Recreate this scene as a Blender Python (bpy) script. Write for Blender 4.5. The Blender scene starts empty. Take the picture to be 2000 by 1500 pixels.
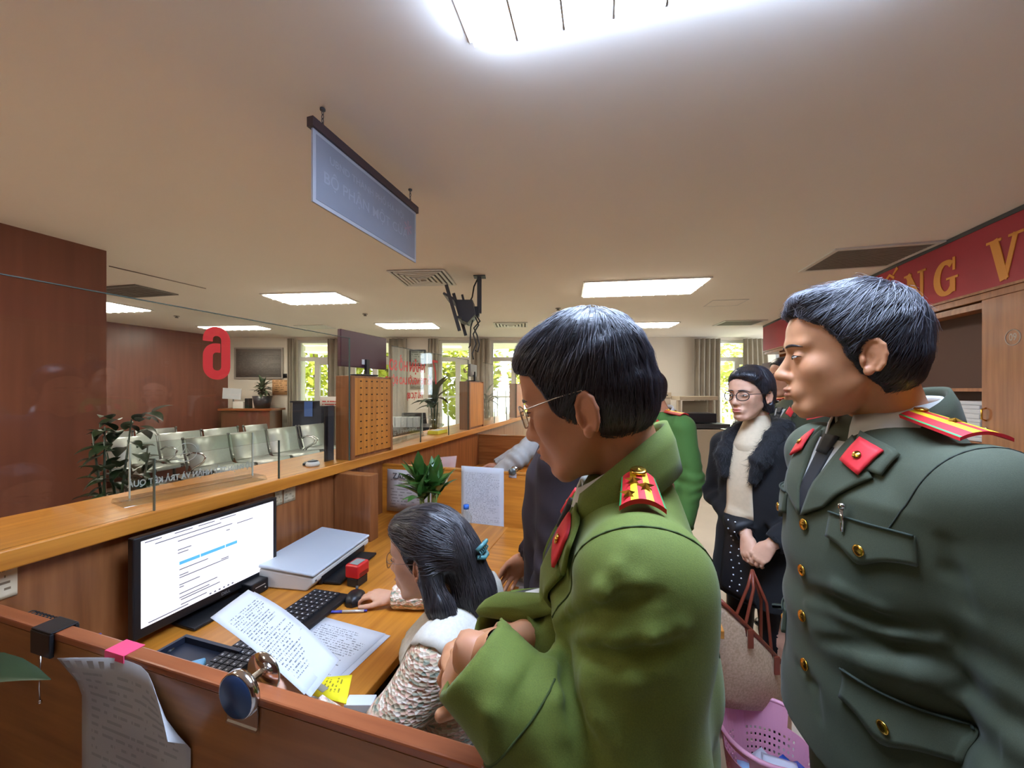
import bpy, bmesh, math, random
import numpy as np
from mathutils import Vector, Matrix, noise as mnoise
from mathutils.bvhtree import BVHTree
random.seed(7); np.random.seed(7)
SC = bpy.context.scene
COL = SC.collection
# ------------------------------------------------------------------ camera
F = 735.0            # focal length in pixels of the 2000 px wide frame
H = 1.56             # eye height
HZ = 760.0           # horizon row
cd = bpy.data.cameras.new('camera'); cam = bpy.data.objects.new('camera', cd); COL.objects.link(cam)
cd.sensor_width = 36.0; cd.lens = 36.0*F/2000.0
cd.shift_y = (HZ-750.0)/2000.0
cd.clip_start = 0.02; cd.clip_end = 200
cam.location = (0, 0, H); cam.rotation_euler = (math.pi/2, 0, 0)
SC.camera = cam
# ------------------------------------------------------------------ world, sun, exposure
w = bpy.data.worlds.new('world'); SC.world = w; w.use_nodes = True
bg = w.node_tree.nodes['Background']; bg.inputs[0].default_value = (0.80, 0.90, 1.0, 1); bg.inputs[1].default_value = 2.0
sd = bpy.data.lights.new('sun', 'SUN'); sun = bpy.data.objects.new('sun', sd); COL.objects.link(sun)
sd.energy = 5.5; sd.angle = 0.01; sd.color = (1.0, 0.93, 0.78)
sun.rotation_euler = (math.radians(42), 0, math.radians(-25))
SC.view_settings.view_transform = 'Standard'
SC.view_settings.look = 'None'
SC.view_settings.exposure = 2.22
SC.view_settings.gamma = 1.0
SC.view_settings.use_curve_mapping = False
LAMP_POWER = 6.0     # emission of the ceiling luminaires
# ------------------------------------------------------------------ frames
TH = math.atan(225.0/F)                      # the counter runs 17 degrees to the right of the view axis
D1 = Vector((math.sin(TH), math.cos(TH), 0))  # along the counter, away from the camera  (s)
D2 = Vector((math.cos(TH), -math.sin(TH), 0)) # across the counter, to the right         (t)
ZC = 2.62            # ceiling
YF = 7.70            # window wall
ZD = 0.78            # desk top
ZS = 1.17            # counter shelf top
TS = -1.436          # front edge of the counter shelf
def C(s, t, z=0.0): return D1*s + D2*t + Vector((0, 0, z))
def at(u, v, Y): return Vector(((u-1000)/F*Y, Y, H-(v-HZ)/F*Y))
def onz(u, v, z):
    Y = F*(H-z)/(v-HZ); return at(u, v, Y)
def ont(u, v, t):
    r = (u-1000)/F; Y = t/(D2.x*r+D2.y); return at(u, v, Y)
def ons(u, v, s):
    r = (u-1000)/F; Y = s/(D1.x*r+D1.y); return at(u, v, Y)
def lin(c):
    if isinstance(c, str):
        c = c.lstrip('#'); c = [int(c[i:i+2], 16) for i in (0, 2, 4)]
    c = [x/255.0 for x in c]
    return tuple((x/12.92 if x <= 0.04045 else ((x+0.055)/1.055)**2.4) for x in c)+(1.0,)
# ------------------------------------------------------------------ materials
MATS = {}
def mat(name, col=None, rough=0.6, metal=0.0, var=0.0, vscale=8.0, bump=0.0, bscale=60.0, stretch=(1, 1, 1), col2=None,
        emit=0.0, coat=0.0, sheen=0.0, attr=None, spec=0.5, sub=0.0, alpha=1.0, trans=0.0, detail=3.0):
    if name in MATS: return MATS[name]
    m = bpy.data.materials.new(name); m.use_nodes = True; MATS[name] = m
    nt = m.node_tree; N = nt.nodes; L = nt.links; b = N['Principled BSDF']
    c = lin(col) if col is not None else (0.5, 0.5, 0.5, 1)
    b.inputs['Base Color'].default_value = c
    b.inputs['Roughness'].default_value = rough; b.inputs['Metallic'].default_value = metal
    b.inputs['Specular IOR Level'].default_value = spec
    b.inputs['Coat Weight'].default_value = coat; b.inputs['Coat Roughness'].default_value = 0.15
    b.inputs['Sheen Weight'].default_value = sheen; b.inputs['Sheen Roughness'].default_value = 0.4
    b.inputs['Transmission Weight'].default_value = trans
    if sub:
        b.inputs['Subsurface Weight'].default_value = sub; b.inputs['Subsurface Radius'].default_value = (0.012, 0.005, 0.003)
        b.inputs['Subsurface Scale'].default_value = 0.6
    if emit:
        b.inputs['Emission Color'].default_value = c; b.inputs['Emission Strength'].default_value = emit
    src = None
    if attr:
        a = N.new('ShaderNodeVertexColor'); a.layer_name = attr; src = a.outputs['Color']
    if var or bump or col2:
        tc = N.new('ShaderNodeTexCoord'); mp = N.new('ShaderNodeMapping'); mp.inputs['Scale'].default_value = stretch
        L.new(tc.outputs['Object'], mp.inputs['Vector'])
    if var or col2:
        n = N.new('ShaderNodeTexNoise'); n.inputs['Scale'].default_value = vscale; n.inputs['Detail'].default_value = detail
        L.new(mp.outputs[0], n.inputs['Vector'])
        mx = N.new('ShaderNodeMix'); mx.data_type = 'RGBA'
        rp = N.new('ShaderNodeMapRange'); rp.inputs[1].default_value = 0.32; rp.inputs[2].default_value = 0.68
        L.new(n.outputs['Fac'], rp.inputs[0]); L.new(rp.outputs[0], mx.inputs['Factor'])
        if attr:
            hs = N.new('ShaderNodeHueSaturation'); hs.inputs['Value'].default_value = 1.0-var
            L.new(src, hs.inputs['Color']); L.new(hs.outputs[0], mx.inputs['A']); L.new(src, mx.inputs['B'])
        else:
            d = lin(col2) if col2 is not None else tuple(x*(1-var) for x in c[:3])+(1,)
            mx.inputs['A'].default_value = d; mx.inputs['B'].default_value = c
        src = mx.outputs['Result']
    if src is not None:
        L.new(src, b.inputs['Base Color'])
    if bump:
        n2 = N.new('ShaderNodeTexNoise'); n2.inputs['Scale'].default_value = bscale; n2.inputs['Detail'].default_value = 2
        L.new(mp.outputs[0], n2.inputs['Vector'])
        bp = N.new('ShaderNodeBump'); bp.inputs['Strength'].default_value = bump; bp.inputs['Distance'].default_value = 0.002
        L.new(n2.outputs['Fac'], bp.inputs['Height']); L.new(bp.outputs[0], b.inputs['Normal'])
    return m
def wood(name, c1, c2, axis=0, rough=0.38, scale=3.0, coat=0.15):
    st = [14, 14, 14]; st[axis] = 0.9
    return mat(name, c1, rough=rough, col2=c2, vscale=scale, stretch=tuple(st), bump=0.08, bscale=6, coat=coat, detail=6)
def glassmat(name, tint=(0.93, 0.97, 0.95), ior=1.5, rough=0.0, extra=0.0):
    m = bpy.data.materials.new(name); m.use_nodes = True; nt = m.node_tree; nt.nodes.clear()
    o = nt.nodes.new('ShaderNodeOutputMaterial'); mx = nt.nodes.new('ShaderNodeMixShader')
    tr = nt.nodes.new('ShaderNodeBsdfTransparent'); tr.inputs[0].default_value = tint+(1,)
    gl = nt.nodes.new('ShaderNodeBsdfGlossy'); gl.inputs['Roughness'].default_value = rough
    lw = nt.nodes.new('ShaderNodeLayerWeight'); lw.inputs[0].default_value = 0.5
    pw = nt.nodes.new('ShaderNodeMath'); pw.operation = 'POWER'; pw.inputs[1].default_value = 5.0
    ad = nt.nodes.new('ShaderNodeMath'); ad.operation = 'MULTIPLY_ADD'; ad.inputs[1].default_value = 0.9; ad.inputs[2].default_value = ((ior-1)/(ior+1))**2+extra
    nt.links.new(lw.outputs['Facing'], pw.inputs[0]); nt.links.new(pw.outputs[0], ad.inputs[0]); nt.links.new(ad.outputs[0], mx.inputs[0])
    nt.links.new(tr.outputs[0], mx.inputs[1]); nt.links.new(gl.outputs[0], mx.inputs[2])
    nt.links.new(mx.outputs[0], o.inputs[0]); MATS[name] = m
    return m
def printmat(name, paper, ink, lines=30, words=14, mx0=0.1, mx1=0.9, my0=0.1, my1=0.9, dens=0.55, rough=0.7, seed=0.0):
    """printed text in unreadable lines on UV"""
    m = bpy.data.materials.new(name); m.use_nodes = True; MATS[name] = m
    nt = m.node_tree; N = nt.nodes; L = nt.links; b = N['Principled BSDF']; b.inputs['Roughness'].default_value = rough
    uv = N.new('ShaderNodeUVMap'); sp = N.new('ShaderNodeSeparateXYZ'); L.new(uv.outputs[0], sp.inputs[0])
    def M(op, a, b_=None, c_=None):
        n = N.new('ShaderNodeMath'); n.operation = op
        for i, x in enumerate((a, b_, c_)):
            if x is None: continue
            if isinstance(x, (int, float)): n.inputs[i].default_value = x
            else: L.new(x, n.inputs[i])
        return n.outputs[0]
    U, V = sp.outputs[0], sp.outputs[1]
    row = M('FLOOR', M('MULTIPLY', V, float(lines))); fr = M('FRACT', M('MULTIPLY', V, float(lines)))
    bar = M('MULTIPLY', M('GREATER_THAN', fr, 0.3), M('LESS_THAN', fr, 0.68))
    cmb = N.new('ShaderNodeCombineXYZ'); L.new(M('MULTIPLY', U, float(words)), cmb.inputs[0]); L.new(M('ADD', M('MULTIPLY', row, 7.31), seed), cmb.inputs[1])
    nz = N.new('ShaderNodeTexNoise'); nz.inputs['Scale'].default_value = 1.0; nz.inputs['Detail'].default_value = 4; L.new(cmb.outputs[0], nz.inputs['Vector'])
    wd = M('LESS_THAN', nz.outputs['Fac'], dens)
    wn = N.new('ShaderNodeTexWhiteNoise'); wn.noise_dimensions = '1D'; L.new(M('ADD', row, seed+0.5), wn.inputs['W'])
    end = M('LESS_THAN', U, M('ADD', mx1-0.35, M('MULTIPLY', wn.outputs['Value'], 0.35*1.6)))
    k = M('MULTIPLY', M('MULTIPLY', bar, wd), end)
    for c_ in (M('GREATER_THAN', U, mx0), M('LESS_THAN', U, mx1), M('GREATER_THAN', V, my0), M('LESS_THAN', V, my1)):
        k = M('MULTIPLY', k, c_)
    mx = N.new('ShaderNodeMix'); mx.data_type = 'RGBA'; mx.inputs['A'].default_value = lin(paper); mx.inputs['B'].default_value = lin(ink)
    L.new(k, mx.inputs['Factor']); L.new(mx.outputs['Result'], b.inputs['Base Color'])
    return m
# ------------------------------------------------------------------ mesh building
class MB:
    def __init__(s): s.v = []; s.f = []; s.m = []; s.sm = []; s.uv = {}
    def add(s, verts, faces, mi=0, smooth=False):
        o = len(s.v); s.v += [tuple(p) for p in verts]
        for f in faces: s.f.append(tuple(i+o for i in f)); s.m.append(mi); s.sm.append(smooth)
        return s
    def box(s, lo, hi, mi=0, R=None, c=None):
        (x0, y0, z0), (x1, y1, z1) = lo, hi
        V = [(x0, y0, z0), (x1, y0, z0), (x1, y1, z0), (x0, y1, z0), (x0, y0, z1), (x1, y0, z1), (x1, y1, z1), (x0, y1, z1)]
        if R is not None: V = [R @ Vector(p) for p in V]
        if c is not None: V = [Vector(p)+Vector(c) for p in V]
        return s.add(V, [(0, 3, 2, 1), (4, 5, 6, 7), (0, 1, 5, 4), (1, 2, 6, 5), (2, 3, 7, 6), (3, 0, 4, 7)], mi)
    def cbox(s, c, sz, mi=0, R=None):
        h = [x/2 for x in sz]; return s.box((-h[0], -h[1], -h[2]), (h[0], h[1], h[2]), mi, R if R is not None else Matrix.Identity(3), c)
    def tube(s, pts, r, n=8, mi=0, caps=True, smooth=True, closed=False):
        P = [Vector(p) for p in pts]; k = len(P); rs = r if isinstance(r, (list, tuple)) else [r]*k
        up = None; V = []
        for i in range(k):
            if closed: d = P[(i+1) % k]-P[i-1]
            else: d = P[min(i+1, k-1)]-P[max(i-1, 0)]
            d = d.normalized() if d.length > 1e-9 else Vector((0, 0, 1))
            if up is None:
                a = Vector((0, 0, 1)) if abs(d.z) < 0.9 else Vector((1, 0, 0)); up = (a-d*a.dot(d)).normalized()
            else:
                up = up-d*up.dot(d); up = up.normalized() if up.length > 1e-6 else d.orthogonal().normalized()
            sd_ = d.cross(up)
            for j in range(n):
                a = 2*math.pi*j/n; V.append(P[i]+(up*math.cos(a)+sd_*math.sin(a))*rs[i])
        Fc = []
        for i in range(k if closed else k-1):
            i2 = (i+1) % k
            for j in range(n): Fc.append((i*n+j, i*n+(j+1) % n, i2*n+(j+1) % n, i2*n+j))
        if caps and not closed:
            Fc.append(tuple(reversed(range(n)))); Fc.append(tuple((k-1)*n+j for j in range(n)))
        return s.add(V, Fc, mi, smooth)
    def cyl(s, p0, p1, r, r2=None, n=16, mi=0, smooth=True):
        return s.tube([p0, p1], [r, r if r2 is None else r2], n, mi, True, smooth)
    def lathe(s, prof, n=24, c=(0, 0, 0), mi=0, R=None, smooth=True):
        V = []
        for (r, z) in prof:
            for j in range(n):
                a = 2*math.pi*j/n; p = Vector((r*math.cos(a), r*math.sin(a), z))
                if R is not None: p = R @ p
                V.append(p+Vector(c))
        Fc = []
        for i in range(len(prof)-1):
            for j in range(n): Fc.append((i*n+j, i*n+(j+1) % n, (i+1)*n+(j+1) % n, (i+1)*n+j))
        if prof[0][0] > 1e-6: Fc.append(tuple(reversed(range(n))))
        if prof[-1][0] > 1e-6: Fc.append(tuple((len(prof)-1)*n+j for j in range(n)))
        return s.add(V, Fc, mi, smooth)
    def prism(s, poly, d, mi=0, tf=None):
        """poly: list of 3-D points, extruded by vector d"""
        n = len(poly); P = [Vector(p) for p in poly]; d = Vector(d); V = P+[p+d for p in P]
        if tf is not None: V = [tf @ p for p in V]
        return s.add(V, [tuple(reversed(range(n))), tuple(range(n, 2*n))]+[(i, (i+1) % n, n+(i+1) % n, n+i) for i in range(n)], mi)
    def grid(s, P, nu, nv, mi=0, smooth=True):
        """P[i*nv+j]"""
        return s.add(P, [(i*nv+j, (i+1)*nv+j, (i+1)*nv+j+1, i*nv+j+1) for i in range(nu-1) for j in range(nv-1)], mi, smooth)
    def build(s, name, mats, parent=None, bevel=0.0, seg=2, loc=None, rot=None, fixn=True):
        me = bpy.data.meshes.new(name); me.from_pydata(s.v, [], s.f)
        mats = mats if isinstance(mats, (list, tuple)) else [mats]
        for m in mats: me.materials.append(m)
        me.polygons.foreach_set('material_index', s.m); me.polygons.foreach_set('use_smooth', s.sm)
        if fixn:
            bm = bmesh.new(); bm.from_mesh(me); bmesh.ops.recalc_face_normals(bm, faces=bm.faces); bm.to_mesh(me); bm.free()
        me.update()
        o = bpy.data.objects.new(name, me); COL.objects.link(o)
        if parent is not None: o.parent = parent
        if loc is not None: o.location = loc
        if rot is not None: o.rotation_euler = rot
        if bevel:
            b = o.modifiers.new('bevel', 'BEVEL'); b.width = bevel; b.segments = seg; b.limit_method = 'ANGLE'; b.angle_limit = math.radians(40)
        return o
def tag(o, label, cat, group=None):
    o['label'] = label; o['category'] = cat
    if group: o['group'] = group
    return o
def thing(name, label, cat, loc=(0, 0, 0), rz=0.0, group=None):
    o = bpy.data.objects.new(name, None); COL.objects.link(o); o.empty_display_size = 0.05
    o.location = loc; o.rotation_euler = (0, 0, rz); tag(o, label, cat, group); return o
def struct(name, mb, mats, rot=0.0, bevel=0.0):
    o = mb.build(name, mats, rot=(0, 0, rot), bevel=bevel); o['kind'] = 'structure'; return o
def dup(o, parent=None):
    c = o.copy(); COL.objects.link(c)
    if parent is not None: c.parent = parent
    for ch in [x for x in o.children]: dup(ch, c)
    return c
def setuv(o, uvs):
    """uvs per vertex"""
    me = o.data; l = me.uv_layers.new(name='UVMap')
    idx = np.zeros(len(me.loops), dtype=np.int32); me.loops.foreach_get('vertex_index', idx)
    l.data.foreach_set('uv', np.asarray(uvs, dtype=np.float32)[idx].ravel()); return o
def sheet(name, c00, c10, c11, c01, m, parent=None, nu=8, nv=8, bend=None, thick=0.0006):
    """paper sheet: corners bottom-left, bottom-right, top-right, top-left (UV 0..1); bend(u,v)->offset vector"""
    c00, c10, c11, c01 = map(Vector, (c00, c10, c11, c01)); P = []; UV = []
    n = ((c10-c00).cross(c01-c00)).normalized()
    for k in (0, 1):
        for i in range(nu+1):
            for j in range(nv+1):
                a, b = i/nu, j/nv
                p = c00*(1-a)*(1-b)+c10*a*(1-b)+c11*a*b+c01*(1-a)*b
                if bend: p = p+Vector(bend(a, b))
                P.append(p-n*thick*k); UV.append((a, b))
    mb = MB(); N1 = (nu+1)*(nv+1); W = nv+1
    fs = []
    for i in range(nu):
        for j in range(nv):
            q = (i*W+j, (i+1)*W+j, (i+1)*W+j+1, i*W+j+1); fs.append(q); fs.append(tuple(N1+x for x in reversed(q)))
    rim = [(i*W) for i in range(nu+1)]+[nu*W+j for j in range(1, W)]+[i*W+nv for i in range(nu-1, -1, -1)]+[j for j in range(nv-1, 0, -1)]
    for a, b in zip(rim, rim[1:]+rim[:1]): fs.append((b, a, N1+a, N1+b))
    mb.add(P, fs, 0, True)
    o = mb.build(name, m, parent, fixn=False); setuv(o, UV); return o
def text(name, s, size, m, mtx, parent=None, extrude=0.001, bold=0.0, sx=1.0, align='CENTER', shear=0.0):
    cu = bpy.data.curves.new(name, 'FONT'); cu.body = s; cu.size = size; cu.extrude = extrude; cu.offset = bold; cu.shear = shear
    cu.align_x = align; cu.align_y = 'CENTER'; cu.resolution_u = 3
    o = bpy.data.objects.new(name+'_tmp', cu); COL.objects.link(o)
    dg = bpy.context.evaluated_depsgraph_get(); me = bpy.data.meshes.new_from_object(o.evaluated_get(dg))
    bpy.data.objects.remove(o); bpy.data.curves.remove(cu)
    me.materials.clear(); me.materials.append(m); me.name = name
    me.transform(mtx @ Matrix.Diagonal((sx, 1, 1, 1)))
    ob = bpy.data.objects.new(name, me); COL.objects.link(ob)
    if parent is not None: ob.parent = parent
    return ob
def frame(o, x, y, z=None):
    x = Vector(x).normalized(); y = Vector(y); y = (y-x*y.dot(x)).normalized(); z = x.cross(y)
    m = Matrix((x, y, z)).transposed().to_4x4(); m.translation = Vector(o); return m

def ribbon(mb, pts, w_, th=0.0004, mi=0):
    """flat stroke of width w_ (number or list) along 2-D points, lies in the xy plane"""
    P = [Vector((p[0], p[1], 0)) for p in pts]; k = len(P); V = []
    for i in range(k):
        d = (P[min(i+1, k-1)]-P[max(i-1, 0)]).normalized(); n = Vector((-d.y, d.x, 0)); ww = w_[i] if isinstance(w_, (list, tuple)) else w_
        for z in (0, th):
            V.append(P[i]+n*ww/2+Vector((0, 0, z))); V.append(P[i]-n*ww/2+Vector((0, 0, z)))
    Fc = []
    for i in range(k-1):
        a = i*4; b = a+4; Fc += [(a, a+1, b+1, b), (a+2, b+2, b+3, a+3), (a, b, b+2, a+2), (a+1, a+3, b+3, b+1)]
    Fc += [(0, 2, 3, 1), ((k-1)*4, (k-1)*4+1, (k-1)*4+3, (k-1)*4+2)]
    mb.add(V, Fc, mi); return mb
def arc(cx, cy, rx, ry, a0, a1, n=12): return [(cx+rx*math.cos(math.radians(a0+(a1-a0)*i/n)), cy+ry*math.sin(math.radians(a0+(a1-a0)*i/n))) for i in range(n+1)]
# ------------------------------------------------------------------ materials of the place
M_ceil = mat('ceiling_paint', 'efe8dc', 0.85, var=0.04, vscale=0.7)
M_wallw = mat('beige_wall_paint', 'ddd4c6', 0.8, var=0.04, vscale=1.5)
M_brown = mat('brown_wall_laminate', '7a4a3a', 0.32, var=0.18, vscale=2.0, stretch=(8, 8, 0.6), bump=0.05, bscale=20)
M_floor = mat('floor_tile', 'cfc6ba', 0.35, var=0.12, vscale=2.0)
W_or = wood('orange_oak_along', 'd08a32', 'b06c1e', 1)
W_orx = wood('orange_oak_across', 'cf8830', 'ae6a1e', 0)
W_orz = wood('orange_oak_upright', 'cc8430', 'ad691f', 2)
W_br = wood('brown_oak_across', 'a8703c', '8a5527', 0)
W_brz = wood('brown_oak_upright', '9a6238', '7c4a26', 2)
W_red = wood('reddish_oak_trim', 'a8623c', '8a4a2a', 0, rough=0.3)
M_glass = glassmat('clear_glass', (0.955, 0.975, 0.965), 1.45)
M_gedge = mat('glass_edge', '4c5a52', 0.25)
M_acry = glassmat('acrylic', (0.93, 0.95, 0.93), 1.5, 0.02, 0.03)
M_alu = mat('white_window_frame', 'd8d6cf', 0.45)
M_black = mat('black_plastic', '17181b', 0.42, bump=0.05)
M_dgrey = mat('dark_grey_metal', '4a4b4d', 0.5, 0.3)
M_chrome = mat('chrome', 'd9d9d9', 0.12, 1.0)
M_white = mat('white_plastic', 'dcdad4', 0.45)
M_red = mat('red_plastic', 'c41f22', 0.35)
M_redtxt = mat('red_vinyl', 'e0302e', 0.5)
M_gold = mat('gold_metal', 'e3b04a', 0.22, 1.0)
M_lamp = None
# ------------------------------------------------------------------ shell
RT = -TH
mb = MB().box((-9, -4, -0.1), (8, 9.5, 0.0)); struct('floor', mb, M_floor, RT)
mb = MB().box((-9, -4, ZC), (8, 9.5, ZC+0.12)); struct('ceiling', mb, M_ceil, RT)
TN, SN = -3.82, 1.85      # near brown wall
mb = MB().box((TN-0.25, -3.0, 0), (TN, SN, ZC)); struct('wall_left_near', mb, M_brown, RT)
TL = -7.81
mb = MB().box((TL-0.15, SN-0.3, 0), (TL, 6.1, ZC)); mb.box((TL, SN-0.3, 0), (TN-0.25, SN-0.2, ZC)); struct('wall_left_far', mb, M_brown, RT)
TR, SR = 2.42, 7.45
mb = MB().box((TR, -3.0, 0), (TR+0.12, SR, ZC)); struct('wall_right', mb, M_brown, RT)
mb = MB().box((TR+0.12, SR-0.1, 0), (4.2, SR, ZC)); struct('wall_right_return', mb, M_wallw, RT)
mb = MB().box((-4.0, -3.1, 0), (TR+0.12, -3.0, ZC)); struct('wall_back', mb, M_brown, RT)
# window wall, parallel to the picture plane
def wx(u): return (u-1000)*YF/F
def wz(v): return H-(v-HZ)*YF/F
WIN = [(579, 643), (686, 762), (857, 920), (958, 1036), (1064, 1140), (1398, 1476)]
WT, WB = wz(664), 0.12
mb = MB(); x0 = -7.2
for a, b in WIN:
    mb.box((x0, YF, 0), (wx(a), YF+0.22, ZC)); mb.box((wx(a), YF, WT), (wx(b), YF+0.22, ZC)); mb.box((wx(a), YF, 0), (wx(b), YF+0.22, WB)); x0 = wx(b)
mb.box((x0, YF, 0), (7.0, YF+0.22, ZC)); struct('wall_far', mb, M_wallw)
for i, (a, b) in enumerate(WIN):
    xa, xb = wx(a), wx(b); y0, y1 = YF+0.06, YF+0.12; zt0, zt1 = wz(705), wz(697); xm = xa+(xb-xa)*0.58
    f = MB(); t = 0.055
    f.box((xa, y0, WB), (xa+t, y1, WT)); f.box((xb-t, y0, WB), (xb, y1, WT)); f.box((xa+t, y0, WT-t), (xb-t, y1, WT)); f.box((xa+t, y0, WB), (xb-t, y1, WB+t))
    f.box((xa+t, y0, zt0), (xb-t, y1, zt1)); f.box((xm-0.05, y0, WB+t), (xm+0.05, y1, zt0)); f.box((xm+0.05, y0+.005, zt0-.07), (xb-t, y1-.005, zt0))
    wo = struct('window_%d' % (i+1), f, M_alu)
    for (p, q, r, s_) in ((xa+t, xb-t, zt1, WT-t), (xa+t, xm-0.05, WB+t, zt0), (xm+0.05, xb-t, WB+t, zt0-.07)):
        MB().box((p, y0+0.02, r), (q, y0+0.026, s_)).build('pane', M_glass, wo)
# curtains (u0,u1,top narrower?)
M_curt = mat('grey_beige_curtain', '9c9284', 0.9, var=0.12, vscale=4, sheen=0.2)
def curtain(u0, u1, label, y=YF-0.10, z0=0.05, z1=ZC-0.04, tie=None, n=40):
    xa, xb = wx(u0), wx(u1); P = []; nz = 14
    fold = max(3, int((xb-xa)/0.09))
    for i in range(n+1):
        for j in range(nz+1):
            a, b = i/n, j/nz; x = xa+(xb-xa)*a
            if tie: x += tie*(b**1.5)*(1-a)*0 + tie*(1-b)*a
            P.append((x, y+0.028*math.sin(a*fold*2*math.pi+0.6*math.sin(3*b)), z0+(z1-z0)*b))
    o = MB().grid(P, n+1, nz+1).build('curtain', M_curt)
    so = o.modifiers.new('thick', 'SOLIDIFY'); so.thickness = 0.006
    tag(o, label, 'curtain'); return o
for a, b, lb, ti in ((566, 579, 'narrow grey curtain beside the whiteboard at the leftmost window', 0), (644, 684, 'grey curtain between the two leftmost windows', 0),
                 (763, 797, 'grey curtain right of the second window from the left', 0), (838, 857, 'grey curtain just right of the small framed picture', 0),
                 (921, 957, 'grey curtain behind the hanging TV bracket cables', 0), (1352, 1402, 'pleated beige curtain behind the photocopier', 0),
                 (1446, 1491, 'beige curtain drawn at a slant by the brown right wall', 0.22)):
    curtain(a, b, lb, tie=ti)
# ceiling line (joint of the ceiling boards)
a, b = onz(213, 519, ZC), onz(402, 563, ZC)
mb = MB().tube([a-Vector((0, 0, .002)), b-Vector((0, 0, .002))], 0.006, 6); o = struct('trim_1', mb, mat('joint', '8c8276', .8))
# ------------------------------------------------------------------ luminaires
M_lampB = mat('tube_light_cool', 'c6dbff', 0.5, emit=LAMP_POWER*1.35)
M_lampW = mat('tube_light_white', 'fff6e6', 0.5, emit=LAMP_POWER*.92)
M_louv = mat('louvre_aluminium', 'd5d8d8', 0.35, 0.4)
def luminaire(c, lx, ly, rz, label, m, nb=9, dp=.020):
    r = thing('ceiling_light', label, 'ceiling light', (c[0], c[1], ZC), rz, 'recessed louvre lights in the ceiling')
    f = MB(); t = 0.02; z0, z1 = -0.012, -0.001
    f.box((-lx/2-t, -ly/2-t, z0), (lx/2+t, -ly/2, z1)); f.box((-lx/2-t, ly/2, z0), (lx/2+t, ly/2+t, z1))
    f.box((-lx/2-t, -ly/2, z0), (-lx/2, ly/2, z1)); f.box((lx/2, -ly/2, z0), (lx/2+t, ly/2, z1)); f.build('frame', M_alu, r)
    MB().box((-lx/2+.004, -ly/2+.004, -dp), (lx/2-.004, ly/2-.004, -0.002)).build('diffuser', m, r)  # hangs below the ceiling so that its glowing sides brighten the ceiling around it
    for i in range(1, nb):
        x = -lx/2+lx*i/nb; MB().box((x-0.003, -ly/2+.004, -dp-.012), (x+0.003, ly/2-.004, -dp-.0005)).build('louvre_blade', M_louv, r)
    for y in (-ly/6, ly/6): MB().box((-lx/2+.004, y-0.006, -dp-.012), (lx/2-.004, y+0.006, -dp-.0005)).build('louvre_rail', M_louv, r)
    return r
RZ = -math.radians(14)
near_c = Vector((-0.13, 1.13, 0))+Vector((math.cos(RZ), math.sin(RZ), 0))*0.62-Vector((-math.sin(RZ), math.cos(RZ), 0))*0.31
luminaire(near_c, 1.2, 0.6, RZ, 'large bluish white ceiling light cut by the top edge of the photo', M_lampB, 9, .05)
luminaire(C(.1, -3.15), 1.2, 0.6, RZ, 'added ceiling light out of view over the public side of the near booth', M_lampW, 9, .03)  # added outside the frame to brighten the ceiling and wall at the left
luminaire(C(-1.7, -2.3), .38, .38, RT, 'small added fill light on the ceiling behind the camera', M_lampW, 6, .02)  # unseen fill, added to lift the camera side of the near partition
luminaire((1.34, 3.92), 1.16, 0.56, -math.radians(8), 'louvred ceiling light left of the grey return grille', M_lampW, 9)
luminaire((-2.33, 4.37), 0.85, 0.46, -math.radians(6), 'louvred ceiling light left of the square air diffuser', M_lampW, 9)
luminaire((-1.72, 6.25), 0.92, 0.48, -math.radians(3), 'ceiling light above the second window from the left', M_lampW, 8)
luminaire((2.12, 6.18), 1.05, 0.45, -math.radians(3), 'ceiling light half hidden behind the black hair of the bright green officer', M_lampW, 8)
luminaire((-4.75, 6.45), 1.05, 0.34, -math.radians(5), 'ceiling light just above the red number six', M_lampW, 8)
luminaire((-5.35, 4.85), 1.0, 0.5, -math.radians(8), 'ceiling light peeking out from behind the near brown wall', M_lampW, 8)
# ------------------------------------------------------------------ grilles
M_grille = mat('grille_grey', '77736d', 0.6); M_gdark = mat('grille_dark', '3b3936', 0.7)
def diffuser(c, lx, ly, rz, label, rings=6):
    r = thing('air_diffuser', label, 'air vent', (c[0], c[1], ZC), rz)
    MB().box((-lx/2+.01, -ly/2+.01, -0.004), (lx/2-.01, ly/2-.01, -0.001)).build('backing', M_gdark, r)
    for k in range(rings):
        a = 1-k/(rings+0.2); b = a-0.55/rings; f = MB(); z0, z1 = -0.012-0.003*k, -0.005
        X0, X1, Y0, Y1 = lx/2*a, lx/2*b, ly/2*a, ly/2*b
        f.box((-X0, -Y0, z0), (X0, -Y1, z1)); f.box((-X0, Y1, z0), (X0, Y0, z1)); f.box((-X0, -Y1, z0), (-X1, Y1, z1)); f.box((X1, -Y1, z0), (X0, Y1, z1))
        f.build('frame' if k == 0 else 'vane', M_alu, r)
    return r
def grille(c, lx, ly, rz, label, m, n=14, fm=None):
    r = thing('return_grille', label, 'air vent', (c[0], c[1], ZC), rz)
    MB().box((-lx/2, -ly/2, -0.004), (lx/2, ly/2, -0.001)).build('backing', M_gdark, r)
    f = MB(); t = 0.035; z0, z1 = -0.012, -0.001
    f.box((-lx/2-t, -ly/2-t, z0), (lx/2+t, -ly/2, z1)); f.box((-lx/2-t, ly/2, z0), (lx/2+t, ly/2+t, z1))
    f.box((-lx/2-t, -ly/2, z0), (-lx/2, ly/2, z1)); f.box((lx/2, -ly/2, z0), (lx/2+t, ly/2, z1)); f.build('frame', fm or M_alu, r)
    for i in range(n):
        y = -ly/2+ly*(i+0.5)/n; MB().box((-lx/2, y-ly/n*0.36, -0.010), (lx/2, y+ly/n*0.36, -0.005)).build('slat', m, r)
    return r
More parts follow.
